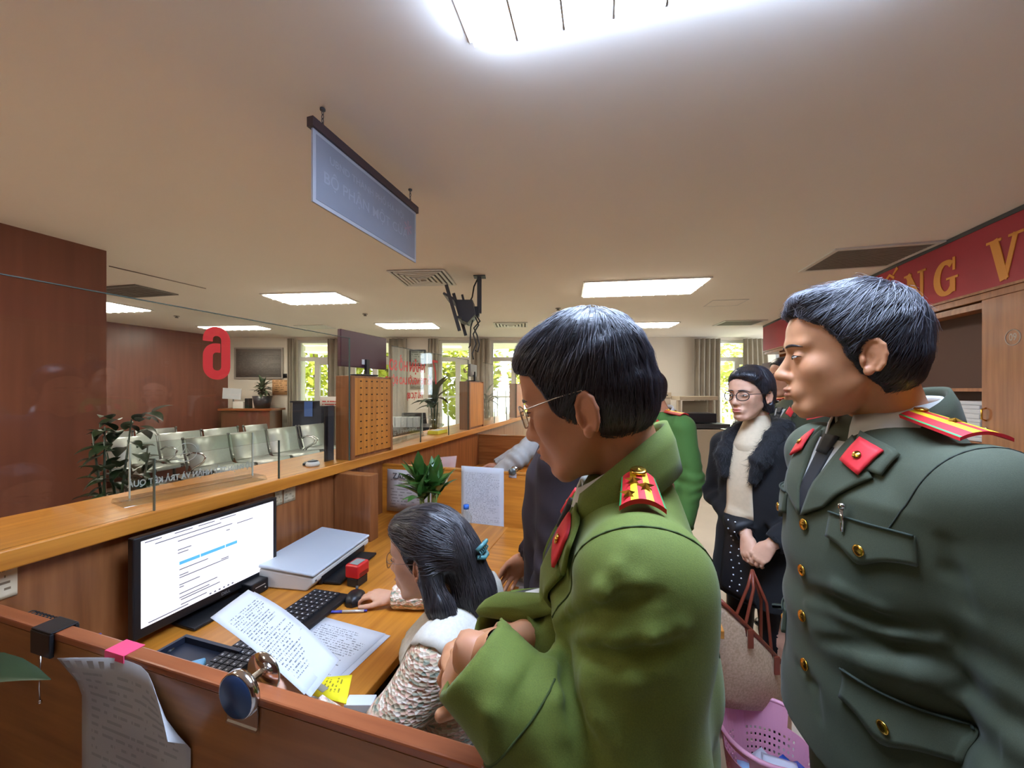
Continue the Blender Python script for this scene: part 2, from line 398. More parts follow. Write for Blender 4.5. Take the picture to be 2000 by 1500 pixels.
diffuser((-0.84, 3.58), 0.52, 0.5, -math.radians(4), 'square air diffuser just right of the hanging sign')
diffuser((-0.02, 6.18), 0.55, 0.45, -math.radians(2), 'small square air diffuser right of the TV bracket', 5)
grille(C(2.03, 1.78) if False else (2.83, 3.03), 0.6, 0.5, -math.radians(14), 'wide grey return grille next to the red banner', M_grille)
grille((3.62, 6.0), 0.55, 0.4, -math.radians(6), 'far return grille above the slanted beige curtain', M_grille, 8)
grille((-4.1, 4.07), 0.62, 0.34, -math.radians(12), 'dark return grille beside the near brown wall', M_grille, 8, M_grille)
grille((-3.35, 6.4), 0.45, 0.3, -math.radians(6), 'small far vent above the leftmost window', M_white, 6)
r = thing('access_panel', 'small square access panel flush in the ceiling', 'ceiling panel', (2.62, 4.62, ZC), -math.radians(10))
f = MB(); f.box((-.2, -.17, -.006), (.2, -.16, -.001)); f.box((-.2, .16, -.006), (.2, .17, -.001)); f.box((-.2, -.16, -.006), (-.19, .16, -.001)); f.box((.19, -.16, -.006), (.2, .16, -.001)); f.build('frame', M_alu, r)
MB().box((-.187, -.157, -.004), (.187, .157, -.001)).build('lid', M_ceil, r)
for u, v, lb in ((713, 613, 'ceiling sprinkler above the second window'), (1090, 602, 'ceiling sprinkler above the bright green officer'), (345, 617, 'ceiling sprinkler above the far brown wall')):
    p = onz(u, v, ZC); o = MB().lathe([(0.0, -.03), (.02, -.03), (.022, -.02), (.012, -.018), (.012, -.008), (.035, -.006), (.035, -.001), (0, -.001)], 14).build('sprinkler', M_grille, loc=(p.x, p.y, ZC)); tag(o, lb, 'sprinkler')
# ------------------------------------------------------------------ outside
M_lawn = mat('lawn', 'a8a878', 0.9, var=0.3, vscale=3)
struct('ground_outside', MB().box((-14, YF+0.3, -0.12), (16, 26, -0.02)), M_lawn)
M_leafy = mat('sunlit_leaf', 'b3b83c', 0.6, var=0.45, vscale=1.5); M_bark = mat('bark', '6b5640', 0.9, var=0.3, vscale=9)
LEAFQ = None
def tree(x, y, hgt, cr, n, label, seed):
    rnd = random.Random(seed); r = thing('tree', label, 'tree', (x, y, -0.02), 0, 'sunlit trees outside the windows')
    MB().tube([(0, 0, 0), (.05, .02, hgt*.4), (-.04, .05, hgt*.8)], [.14, .11, .05], 10).build('trunk', M_bark, r)
    mb = MB()
    for i in range(n):
        while True:
            p = Vector((rnd.uniform(-1, 1), rnd.uniform(-1, 1), rnd.uniform(-1, 1)))
            if 0.25 < p.length < 1: break
        c = Vector((p.x*cr, p.y*cr, hgt*0.62+p.z*hgt*0.52)); s_ = rnd.uniform(.09, .19)
        a = Vector((rnd.gauss(0, 1), rnd.gauss(0, 1), rnd.gauss(0, .6))).normalized(); b = a.orthogonal().normalized()*0.5
        mb.add([c-a*s_, c+b*s_, c+a*s_, c-b*s_], [(0, 1, 2, 3)])
    o = mb.build('foliage', M_leafy, r, fixn=False); o['kind'] = 'stuff'
for i, (x, y, h_, cr, lb) in enumerate(((-6.6, 12.6, 4.6, 1.25, 'sunlit tree outside the leftmost window'), (-4.0, 12.0, 4.4, 1.2, 'sunlit tree outside the second window'),
        (-1.5, 12.0, 4.4, 1.2, 'sunlit yellow green tree outside the window behind the TV bracket'), (1.0, 12.2, 4.4, 1.2, 'sunlit tree outside the window behind the bamboo vase'),
        (6.4, 12.0, 4.6, 1.6, 'sunlit tree outside the window behind the woman in black'))):
    tree(x, y, h_, cr, 1700, lb, i)
fe = thing('garden_fence', 'pale metal fence of upright bars outside the windows', 'fence', (0, 10.0, -0.02))
for k in range(60):
    MB().box((-7+k*.22, -.015, 0), (-6.97+k*.22, .015, 1.55)).build('bar', M_alu, fe)
MB().box((-7, -.02, 1.35), (6.3, .02, 1.40)).box((-7, -.02, .15), (6.3, .02, .2)).build('rail', M_alu, fe)
struct('wall_outside_left', MB().box((-7.4, 9.0, 0), (-5.05, 9.2, 3.5)), mat('white_render', 'e8e4da', .8))
# ------------------------------------------------------------------ service counter
TB = -1.48          # panel under the shelf, staff side
S0, S1 = -0.9, 6.25
o = MB().box((TS-0.385, S0, ZS-0.05), (TS, S1, ZS)).build('counter_shelf', W_or, rot=(0, 0, RT), bevel=0.004)
tag(o, 'long orange oak counter shelf running away towards the windows', 'counter shelf')
cp = thing('service_counter', 'brown wooden base standing under the long counter shelf', 'counter panel', (0, 0, 0), RT)
for k in range(8):
    a = S0+k*0.9; b = min(a+0.897, S1)
    if b > a: MB().box((TB-0.03, a, 0), (TB, b, ZS-0.051)).build('board', W_brz, cp, bevel=0.002)
PITCH = 1.61
def fpost(s0, label, holes):
    r = thing('perforated_post', label, 'counter post', C(s0, TS-0.006, ZS), RT, 'wooden box posts on the counter shelf')
    w_, d, h_ = 0.38, 0.105, 0.465
    MB().box((-d, 0, 0), (-0.014, w_, h_)).build('box_body', W_brz, r, bevel=0.003)
    f = MB(); y0, y1, z0, z1 = 0.03, w_-0.02, 0.02, h_-0.012
    MB().box((-0.014, y0, z0), (-0.002, y1, z1)).build('front_panel', W_orz, r, bevel=0.001)
    MB().box((-0.014, 0, 0), (0.0, y0, h_)).build('edge_strip', W_brz, r, bevel=0.001); MB().box((-0.014, y1, 0), (0.0, w_, h_)).build('edge_strip', W_brz, r, bevel=0.001)
    if holes:
        hm = mat('slot_dark', '3a2410', .8); slot = None
        for i in range(11):
            for j in range(6):
                y = y0+0.05+j*0.048; z = z0+0.035+i*0.038
                if slot is None:
                    slot = MB().cbox((0, 0, 0), (0.0012, 0.014, 0.007)).build('slot', hm, r); q = slot
                else:
                    q = slot.copy(); COL.objects.link(q); q.parent = r
                q.location = (-0.0016, y, z)
    return r
fpost(1.71-PITCH, 'wooden box post at the near end of the counter beyond the left edge', True)
fpost(1.71, 'wooden box post with rows of small slots carrying a dark red monitor', True)
fpost(1.71+PITCH, 'smaller looking wooden box post carrying a silver screen beside the potted plant', False)
fpost(1.71+2*PITCH, 'far wooden box post hidden behind the glasses of the bright green officer', False)
# glass screens with a document slot
def screen(s0, s1, c0, c1, label):
    r = thing('glass_screen', label, 'glass screen', C(0, TS-0.012, ZS), RT, 'upright glass screens on the counter')
    zt, zc = 1.84-ZS, 1.337-ZS; th = 0.008
    poly = [(0, s0, 0), (0, c0, 0), (0, c0, zc), (0, c1, zc), (0, c1, 0), (0, s1, 0), (0, s1, zt), (0, s0, zt)]
    MB().prism(poly, (-th, 0, 0)).build('pane', M_glass, r)
    e = MB(); w_ = 0.0025
    e.box((-th-.0004, c0-w_, 0), (.0004, c0, zc)); e.box((-th-.0004, c1, 0), (.0004, c1+w_, zc)); e.box((-th-.0004, s0, zt-w_), (.0004, s1, zt))
    e.box((-th-.0004, s1-w_, 0), (.0004, s1, zt-w_))
    e.build('polished_edge', M_gedge, r)
    return r
screen(0.49, 1.708, 0.82, 1.27, 'tall glass screen with the red number six in front of the near desk')
screen(2.095, 3.315, 2.45, 2.90, 'tall glass screen with red lettering and number seven')
screen(3.705, 4.925, 4.06, 4.51, 'far glass screen with a small red number eight')
def vinyl(name, s_, size, u, v, label, sx=1.0, bold=0.0):
    p = ont(u, v, TS-0.012-0.0088)
    o = text(name, s_, size, M_redtxt, frame(p, -D1, (0, 0, 1)), extrude=0.0004, bold=bold, sx=sx); tag(o, label, 'lettering'); return o
def digit(kind, h_, w_, st, u, v, label):
    x, y = w_/2-st/2, h_/2-st/2; r_ = min(x, st*.9)
    ring = lambda y0, y1: arc(x-r_, y1-r_, r_, r_, 0, 90, 6)+arc(-x+r_, y1-r_, r_, r_, 90, 180, 6)+arc(-x+r_, y0+r_, r_, r_, 180, 270, 6)+arc(x-r_, y0+r_, r_, r_, 270, 360, 6)
    mb = MB()
    if kind == '6':
        ribbon(mb, [(x, y-h_*.2)]+arc(x-r_, y-r_, r_, r_, 0, 90, 6)+arc(-x+r_, y-r_, r_, r_, 90, 180, 6)+[(-x, 0)]+arc(-x+r_, -y+r_, r_, r_, 180, 270, 6)+arc(x-r_, -y+r_, r_, r_, 270, 360, 6)+arc(x-r_, .1*h_-r_, r_, r_, 0, 90, 6)+[(-x+st*.6, .1*h_)], st)
    elif kind == '7':
        ribbon(mb, [(-w_/2, y), (w_/2, y)], st); ribbon(mb, [(w_/2-st*.5, y-st*.4), (-w_*.05, 0), (-w_*.16, -h_/2)], st)
    else:
        q = ring(0, y); ribbon(mb, q+q[:1], st); q = ring(-y, 0); ribbon(mb, q+q[:1], st)
    p = ont(u, v, TS-0.012-0.0088); o = mb.build('vinyl_number', M_redtxt); o.matrix_world = frame(p, -D1, (0, 0, 1)); tag(o, label, 'lettering')
digit('6', .196, .098, .034, 424, 690, 'big red number six stuck on the near glass screen, seen from behind')
digit('7', .19, .085, .02, 850, 727, 'red number seven on the second glass screen, seen from behind')
digit('8', .11, .05, .014, 978, 737, 'small red number eight on the far glass screen')
vinyl('vinyl_lettering', 'NHẬN HỒ SƠ', 0.092, 798, 717, 'red mirrored line of large capitals on the second glass screen', 0.78, 0.003)
vinyl('vinyl_lettering', 'HỖ TRỢ NGƯỜI LAO ĐỘNG', 0.066, 803, 745, 'red mirrored middle line of lettering on the second glass screen', 0.70, 0.0022)
vinyl('vinyl_lettering', 'THỦ TỤC 08)', 0.058, 811, 773, 'red mirrored short bottom line of lettering on the second glass screen', 0.62, 0.002)
# ------------------------------------------------------------------ acrylic name stands on the shelf
M_etch = mat('white_etching', 'c9cbc6', 0.6)
def stand(u0, v0, u1, v1, label, txt1, txt2, big):
    a, b = onz(u0, v0, ZS), onz(u1, v1, ZS); sh = -D2*(0 if big else .11); a, b = a+sh, b+sh; L_ = (b-a).length; d = (b-a).normalized()
    r = thing('acrylic_stand', label, 'sign stand', a, math.atan2(d.y, d.x)-math.pi/2, 'clear acrylic sign stands on the counter')
    MB().prism([(-.06, 0, .001), (.06, 0, .001), (.045, 0, .018), (-.045, 0, .018)], (0, L_, 0)).build('base', M_acry, r, bevel=0.002)
    ph = 0.185 if big else 0.17
    MB().box((-.004, .03, .018), (.004, L_-.03, .018+ph)).build('plate', M_acry, r)
    MB().box((-.0045, .0295, .018), (.0045, .0325, .018+ph)).box((-.0045, L_-.0325, .018), (.0045, L_-.0295, .018+ph)).build('plate_edge', mat('pale_edge', 'aab3a8', .3), r)
    fm = lambda y, z: frame((-.0052, y, z), (0, -1, 0), (0, 0, 1))
    text('lettering', txt1, .030, M_etch, fm(L_*.5, .062), r, .0003, .0007, .72)
    if txt2: text('lettering', txt2, .03, M_etch, fm(L_*.5, .10), r, .0003, .0006, .8)
    q = []
    for k in range(33):
        an = 2*math.pi*k/32; q.append((-.0052, L_*.42+.034*math.cos(an), .018+ph*.72+.034*math.sin(an)))
    lg = MB().tube(q[:-1], .0016, 5, closed=True); lg.tube([(-.0052, L_*.42-.016, .018+ph*.72-.012), (-.0052, L_*.42, .018+ph*.72+.02), (-.0052, L_*.42+.016, .018+ph*.72-.012)], .0016, 5)
    lg.tube([(-.0052, L_*.42-.02, .018+ph*.72-.004), (-.0052, L_*.42+.02, .018+ph*.72-.004)], .0016, 5)
    lg.build('emblem', M_etch, r)
    return r
stand(228, 988, 508, 934, 'clear acrylic sign stand with white etched letters near the monitor', 'BỘ PHẬN TIẾP NHẬN VÀ TRẢ KẾT QUẢ', None, True)
stand(778, 871, 850, 849, 'clear acrylic sign stand with a ring emblem beyond the slotted post', 'BỘ PHẬN TIẾP NHẬN VÀ TRẢ KẾT QUẢ', None, False)
# ------------------------------------------------------------------ desk, partitions
dk = thing('desk', 'orange oak office desk with an L shaped return behind the counter', 'desk', (0, 0, 0), RT)
MB().box((TB+.001, 0.475, ZD-0.028), (-0.64, 2.03, ZD)).build('desk_top', W_or, dk, bevel=0.003)
MB().box((-0.639, 1.36, ZD-0.028), (0.30, 2.03, ZD)).build('return_top', W_orx, dk, bevel=0.003)
MB().box((-0.60, 1.375, 0), (0.285, 1.395, ZD-0.029)).build('modesty_panel', W_orz, dk)
MB().box((0.262, 1.396, 0), (0.284, 2.02, ZD-0.029)).build('side_panel', W_orz, dk, bevel=.002)
MB().box((-0.70, 0.49, 0), (-0.68, 1.9, 0.45)).build('kick_panel', W_brz, dk)
MB().box((TB+.002, 1.62, ZD+.0005), (-1.25, 1.685, ZS-.0515)).build('shelf_support', W_brz, dk, bevel=.003)
def partition(s, t0, t1, label, wmain, wtrim):
    r = thing('desk_partition', label, 'partition', (0, 0, 0), RT)
    MB().box((t0, s-.012, 0), (t1, s+.012, 1.075)).build('board', wmain, r)
    MB().box((t0, s-.013, 1.0755), (t1, s+.013, 1.09)).build('top_edging', wtrim, r, bevel=.003)
    return r
partition(0.448, TB+.002, -0.17, 'near brown wooden desk partition crossing the lower left corner', W_br, W_red)
partition(2.045, TB+.002, -0.10, 'orange wooden desk partition behind the seated clerk', W_orx, W_orx)
partition(3.66, TB+.002, -0.10, 'far brown wooden desk partition two booths away', W_br, W_br)
o = MB().box((TB+.004, 2.06, .755), (-.64, 3.645, .78)).build('desk_top', W_orx, rot=(0, 0, RT)); o.name = 'desk'
tag(o, 'plain desk top in the next booth behind the orange partition', 'desk')
MBK = MB(); MBK.box((TB+.01, 2.07, 0), (-.66, 2.09, .754)); MBK.box((TB+.01, 3.61, 0), (-.66, 3.63, .754)); q = MBK.build('side_panel', W_brz, o)
# ------------------------------------------------------------------ monitor
def monitor(label):
    tm, s0, s1, z0, z1 = -1.385, 0.752, 1.182, 0.842, 1.103
    r = thing('computer_monitor', label, 'monitor', C((s0+s1)/2, tm, ZD), RT-math.radians(1.5))
    w_ = (s1-s0)/2; b = 0.018
    MB().box((-.03, -w_-b, z0-ZD-.03), (-.002, w_+b, z1-ZD+.014)).build('bezel', M_black, r, bevel=.004)
    scr = MB().box((-.0019, -w_, z0-ZD), (-.0005, w_, z1-ZD)).build('screen', mat('lit_screen', 'f3f1f7', .3, emit=.19), r)
    st = mat('screen_blue', '4f9fc9', .4, emit=.2); sg = mat('screen_grey', '6c6c74', .4, emit=.08)
    hz = z1-z0
    def bar(y0, y1, q, h_, m): MB().box((-.0004, w_*2*y0-w_, z0-ZD+hz*q), (.0002, w_*2*y1-w_, z0-ZD+hz*(q+h_))).build('screen_line', m, scr)
    bar(.23, .37, .565, .04, st); bar(.376, .56, .565, .04, st); bar(.566, .66, .565, .04, st)
    rnd = random.Random(3)
    for q, a, l_ in ((.97, .02, .1), (.97, .2, .12), (.97, .36, .12), (.97, .52, .13), (.92, .08, .45), (.86, .22, .4), (.84, .66, .14), (.79, .57, .03), (.75, .22, .09), (.71, .22, .07), (.5, .23, .2), (.43, .23, .06), (.42, .53, .06), (.4, .23, .36), (.31, .23, .14), (.28, .23, .03), (.2, .23, .27), (.15, .23, .21), (.12, .24, .28), (.06, .24, .18), (.025, .04, .25)):
        bar(a, a+l_, q, .012, sg)
    for k in range(6): bar(.44+k*.035, .455+k*.035, .018, .02, sg)
    text('maker_mark', 'DELL', .014, mat('logo_grey', '8a8c90', .4), frame((-.0016, .03, z0-ZD-.016), (0, 1, 0), (0, 0, 1)), r, .0002)
    MB().cyl((-.001, w_-.01, z0-ZD-.02), (.0005, w_-.01, z0-ZD-.02), .003, mi=0).build('power_light', mat('led_white', 'ffffff', .4, emit=.4), r)
    MB().box((-.055, -.03, .012), (-.0305, .03, .2)).build('neck', M_black, r, bevel=.004)
    MB().box((-.085, -.11, .001), (.06, .11, .012)).build('base', M_black, r, bevel=.004)
    return r
monitor('black computer monitor with a white web page on the near desk')
# ------------------------------------------------------------------ keyboard
def keyboard(label):
    p = Vector((-.735, 1.20, ZD+.001)); r = thing('keyboard', label, 'keyboard', p, RT+math.radians(3))
    MB().box((-.08, -.23, 0), (.08, .23, .016)).build('case', M_black, r, bevel=.006)
    km = mat('key_cap', '26272b', .45); legend = mat('key_legend', 'c9ccd2', .6); k0 = None
    for i in range(5):
        for j in range(20):
            x = -.055+i*.0225; y = -.208+j*.0218
            if i == 4 and 5 <= j <= 10: continue
            if k0 is None: k0 = MB().prism([(-.0095, -.0095, 0), (.0095, -.0095, 0), (.0095, .0095, 0), (-.0095, .0095, 0)], (0, 0, .007)).build('key', km, r); q = k0
            else: q = k0.copy(); COL.objects.link(q); q.parent = r
            q.location = (x, y, .0162)
    MB().box((.026, -.1, .0162), (.045, .03, .0232)).build('space_bar', km, r)
    lm = MB()
    for i in range(5):
        for j in range(20):
            if i == 4 and 5 <= j <= 10: continue
            x = -.055+i*.0225; y = -.208+j*.0218; lm.box((x-.004, y-.005, .0232), (x+.001, y, .0234))
    q = lm.build('key_legends', legend, r); q['kind'] = 'stuff'
    return r
keyboard('black keyboard half covered by the lifted paper sheets')
# ------------------------------------------------------------------ mouse
def mouse(label, p, rz):
    r = thing('computer_mouse', label, 'mouse', p, rz)
    P = []; nu, nv = 16, 10
    for i in range(nu+1):
        for j in range(nv+1):
            a = -1+2*i/nu; b = math.pi*j/nv; wd = .031*math.sqrt(max(0, 1-abs(a)**3.2))+.0005
            P.append((-math.cos(b)*wd, a*.054, .001+.036*math.sin(b)**.7*max(0, 1-abs(a+.15)**2.6)**.6*(1-.18*a)))
    MB().grid(P, nu+1, nv+1).build('shell', M_black, r)
    MB().cyl((-.004, .028, .03), (.004, .028, .03), .008).build('scroll_wheel', M_dgrey, r)
    return r
mouse('black computer mouse under the clerk hand', onz(694, 1172, ZD), math.radians(10))
# ------------------------------------------------------------------ printer
def printer(label):
    r = thing('printer', label, 'printer', Vector((-.855, 1.66, ZD)), RT+math.radians(8))
    pw = mat('printer_white', 'd3d0c6', .5); lid = mat('printer_lid', 'c4cdd3', .35)
    L2, W2 = .20, .125
    prof = [(-W2, 0), (W2-.03, 0), (W2, .03), (W2, .052), (-W2, .075)]
    MB().prism([(x, -L2, z+.001) for x, z in prof], (0, 2*L2, 0)).build('body', pw, r, bevel=.006)
    MB().prism([(-W2-.004, -L2-.004, .079), (W2+.004, -L2-.004, .058), (W2+.004, -L2-.004, .070), (-W2-.004, -L2-.004, .094)], (0, 2*L2+.008, 0)).build('scanner_lid', lid, r, bevel=.006, seg=3)
    MB().box((W2-.012, -L2+.05, .008), (W2+.001, L2-.04, .038)).build('paper_slot', M_black, r)
    MB().prism([(W2+.001, -L2+.06, .004), (W2+.075, -L2+.06, .004), (W2+.075, L2-.06, .004), (W2+.001, L2-.06, .004)], (0, 0, .01)).build('output_tray', M_black, r, bevel=.003)
    MB().box((W2-.003, -L2+.012, .036), (W2+.0015, -L2+.02, .041)).build('indicator', M_dgrey, r)
    return r
printer('white flatbed printer with a pale grey lid beside the monitor')
# ------------------------------------------------------------------ small desk things
p = onz(698, 1140, ZD); r = thing('self_inking_stamp', 'red and black self inking stamp standing on the desk', 'stamp', p, RT)
MB().box((-.026, -.03, .001), (.026, .03, .035)).build('lower_case', M_black, r, bevel=.004)
MB().box((-.031, -.035, .0355), (.031, .035, .088)).build('upper_case', M_red, r, bevel=.007, seg=3)
MB().box((-.02, -.024, .0882), (.02, .024, .0892)).build('label_window', mat('stamp_window', '8f9a96', .25), r)
MB().box((.0312, -.026, .012+.03), (.0318, .026, .056)).build('grip', mat('dark_red', '7c1316', .4), r)
def pen(a, b, label, body, cap, r0=.0045):
    a, b = Vector(a), Vector(b); d = b-a; r = thing('ballpoint_pen', label, 'pen', a)
    q = lambda k: d*k
    MB().tube([q(0), q(.04), q(.05), q(.42)], [r0*.3, r0*.8, r0, r0], 10).build('barrel', cap, r)
    MB().tube([q(.421), q(.93)], [r0, r0], 10).build('body', body, r)
    MB().tube([q(.931), q(1.0)], [r0*.8, r0*.7], 10).build('button', cap, r)
    return r
M_bluep = mat('blue_plastic', '3a3f9e', .35); M_silv = mat('silver_plastic', 'c9c6bc', .3, .4)
pen(onz(633, 1199, ZD)+Vector((0, 0, .006)), onz(717, 1196, ZD)+Vector((0, 0, .006)), 'blue and silver ballpoint pen lying below the mouse', M_silv, M_bluep)
r = thing('card_reader', 'small black card reader box right of the monitor foot', 'card reader', onz(497, 1158, ZD), RT)
MB().box((-.04, -.035, .001), (.03, .035, .05)).build('case', M_black, r, bevel=.005); MB().box((.0302, -.02, .03), (.0306, .02, .033)).build('slot', M_silv, r); MB().cyl((.0302, .02, .018), (.031, .02, .018), .003).build('light', M_white, r)
# papers
PR_A = printmat('printed_form_a', 'ccd2da', '6a7078', 34, 46, .12, .9, .1, .86, .50, seed=2.0)
PR_B = printmat('printed_form_b', 'c9cfd7', '747a82', 36, 46, .1, .9, .35, .92, .5, seed=5.0)
PR_N = printmat('printed_notice', 'c3c8ce', '8f959d', 44, 40, .1, .9, .05, .9, .5, seed=9.0)
PR_W = mat('white_paper', 'ced2d8', .7, var=.02)
def held(label, dz, du, m, parent=None):
    c1, c4, c2 = at(403+du, 1212, .90), at(588+du, 1366, .745), at(479+du, 1156, 1.05)
    off = Vector((.0, .012, -dz)); c3 = c2+(c4-c1)
    o = sheet('paper_sheet', c1+off, c4+off, c3+off, c2+off, m, None, 14, 8, lambda a, b: (0, 0, .018*math.sin(math.pi*a)*(.4+.6*b)-.02*a*b))
    # text runs along the short edge: rotate the UV
    tag(o, label, 'paper'); return o
def rotuv(o):
    l = o.data.uv_layers[0].data; a = np.zeros(len(l)*2, np.float32); l.foreach_get('uv', a); a = a.reshape(-1, 2)
    l.foreach_set('uv', np.stack([a[:, 1], 1-a[:, 0]], 1).ravel()); return o
rotuv(held('printed paper form held up in front of the keyboard', 0, 0, PR_A))
rotuv(held('second paper sheet just under the held up printed form', .006, 12, PR_B))
a, b = onz(634, 1207, ZD), onz(753, 1240, ZD); e = (b-a).normalized(); n_ = Vector((e.y, -e.x, 0))
for k, (dx, lb, m) in enumerate(((0, 'white form lying on the desk in front of the seated clerk', PR_B), (.012, 'lower white sheet under the form in front of the seated clerk', PR_W))):
    z = Vector((0, 0, .004-.002*k)); A_ = a+e*dx+z; B_ = b+e*dx*1.6+z
    o = sheet('paper_sheet', A_+n_*.31, B_+n_*.31, B_, A_, m); tag(o, lb, 'paper')
yc = thing('yellow_card', 'bright yellow printed card at the front edge of the desk', 'card')
q = [onz(603, 1355, ZD+.05), onz(676, 1374, ZD+.05), onz(688, 1318, ZD+.05), onz(626, 1323, ZD+.05)]
PR_Y = printmat('yellow_print', 'f0e21c', '8f8520', 9, 10, .3, .9, .2, .8, .5, seed=4.0)
rotuv(sheet('card_face', q[0], q[1], q[2], q[3], PR_Y, yc, 4, 4, None, .002))
cx_ = (q[0]*.62+q[3]*.38)*.75+(q[1]*.62+q[2]*.38)*.25
MB().cbox(cx_+Vector((0, 0, .0012)), (.028, .016, .0006), R=Matrix.Rotation(math.radians(-30), 3, 'Z')).build('photo', mat('photo_grey', 'a9a79a', .6), yc)
MB().box((q[1].x-.005, q[1].y-.0, ZD+.001), (q[1].x+.06, q[1].y+.03, ZD+.046)).build('folder', PR_W, yc)
# stack of paper at the back of the desk
st = onz(972, 1128, ZD)
for k in range(8):
    rnd = random.Random(k); cx = C(1.56, -.30, ZD+.002+k*.0075); rz = RT+rnd.uniform(-.12, .12); w2, l2 = .115, .16
    R = Matrix.Rotation(rz, 3, 'Z'); P = [cx+R @ Vector(v_) for v_ in ((-w2, -l2, 0), (w2, -l2, 0), (w2, l2, 0), (-w2, l2, 0))]
    mb = MB().prism([p_ for p_ in P], (0, 0, .0068))
    o = mb.build('paper_bundle', PR_W if k != 4 else mat('grey_paper', 'a8acb2', .7)); tag(o, ['lowest sheaf of', 'second lowest sheaf of', 'third sheaf from below in', 'fourth sheaf from below in', 'grey folder inside', 'sheaf right above the grey folder in', 'second sheaf from the top of', 'topmost sheaf of'][k]+' the white paper pile beside the plum coat', 'paper', 'paper pile on the desk return')
p = C(1.62, -.93, ZD+.003); R = Matrix.Rotation(RT+.2, 3, 'Z')
o = sheet('paper_sheet', p+R @ Vector((-.1, -.15, 0)), p+R @ Vector((.1, -.15, 0)), p+R @ Vector((.1, .15, 0)), p+R @ Vector((-.1, .15, 0)), PR_W, None, 4, 4, lambda a, b: (0, 0, .02*b*b)); tag(o, 'loose white sheet right of the red stamp', 'paper')
# notice on the orange partition with its clip
def hung(s, u0, u1, vt, h_, label, m, side=-.0135, parent=None, bend=None, name='notice_sheet'):
    a, b = ons(u0, vt, s+side), ons(u1, vt, s+side); a.z = b.z = max(a.z, b.z)
    dn = Vector((0, 0, -h_)); o = sheet(name, a+dn, b+dn, b, a, m, parent, 8, 10, bend); tag(o, label, 'paper'); return o
hung(2.045, 901, 984, 915, .365, 'printed notice pinned to the orange partition behind the clerk', PR_N)
def bulldog(p, nrm, label, face, r_=.03, w_=.05):
    """round magnet clip sitting over a partition top; nrm points at the viewer side"""
    r = thing('round_clip', label, 'clip', p, math.atan2(nrm.y, nrm.x)+math.pi/2)
    Rx = Matrix.Rotation(math.radians(90), 3, 'X')
    MB().lathe([(0, .001), (r_*.93, .001), (r_, .004), (r_, .010), (r_*.9, .014), (0, .0155)], 28, (0, -.014, 0), R=Rx).build('front_disc', face, r)
    MB().lathe([(r_*1.0, 0), (r_*1.03, .005), (r_*.99, .0125), (r_*.93, .0125), (r_*.93, .004)], 28, (0, -.0139, 0), R=Rx).build('rim', M_chrome, r)
    MB().box((-w_/2, -.0165, -r_*1.5), (w_/2, -.0145, -r_*.2)).box((-w_/2, -.0185, -r_*1.55), (w_/2, -.0145, -r_*1.45)).build('jaw', M_chrome, r)
    MB().lathe([(0, 0), (r_*.95, .0), (r_*.95, .004), (r_*.5, .012), (0, .014)], 24, (0, .018, .004), R=Matrix.Rotation(math.radians(-90), 3, 'X')).build('rear_disc', M_chrome, r)
    MB().box((-.006, -.014, r_*.2), (.006, .02, r_*.3)).build('spring', M_chrome, r)
    return r
nv = -D1
p = ons(1003, 920, 2.045); bulldog(Vector((p.x, p.y, 1.095)), nv, 'small round grey clip on top of the orange partition', mat('clip_grey', '5c6464', .3, .5), .022, .045)
p = ons(492, 1335, .448); bulldog(Vector((p.x, p.y, 1.094)), nv, 'round blue clip with chrome rim on the near partition', mat('clip_blue', '2e4a74', .3, .2), .0345, .062)
# paper hanging on the near partition
hs = .448-.0145
a, b = ons(160, 1290, hs), ons(372, 1330, hs); zt = 1.083; a.z = b.z = zt; dn = Vector((0, 0, -.42))
o = sheet('hanging_notice', a+dn, b+dn, b, a, printmat('grey_notice', 'b9b9b6', 'a2a2a0', 30, 14, .1, .9, .05, .93, .52, seed=7.), None, 14, 14,
          lambda u, v: D1*(-.045*max(0, v-.82)/.18*max(0, abs(u-.5)*2-.25)**1.2)+Vector((0, 0, -.07*max(0, v-.7)/.3*max(0, (u-.55)/.45)**1.3)))
tag(o, 'grey printed notice with curled corners hanging on the near partition', 'paper')
p = ons(245, 1262, .448); r = MB().box((-.026, -.016, 1.0903), (.026, .015, 1.0912)).box((-.026, -.0162, 1.078), (.026, -.0148, 1.0903)).build('sticky_note', mat('pink_note', 'f0507a', .6), loc=(p.x, p.y, 0), rot=(0, 0, RT)); tag(r, 'pink sticky note folded over the near partition top', 'sticky note')
p = ons(108, 1225, .448); r = thing('binder_clip', 'black binder clip on the near partition top', 'clip', (p.x, p.y, 0), RT)
MB().box((-.032, -.02, 1.0905), (.032, .02, 1.094)).box((-.032, -.021, 1.045), (.032, -.0145, 1.0905)).box((-.032, .0145, 1.045), (.032, .021, 1.0905)).build('body', M_black, r, bevel=.002)
MB().tube([(.012, -.024, 1.05), (.012, -.026, .99), (.010, -.024, .965)], .0012, 6).lathe([(0, -.004), (.003, -.002), (.003, .002), (0, .004)], 8, (.010, -.024, .962)).build('hanging_wire', M_chrome, r)
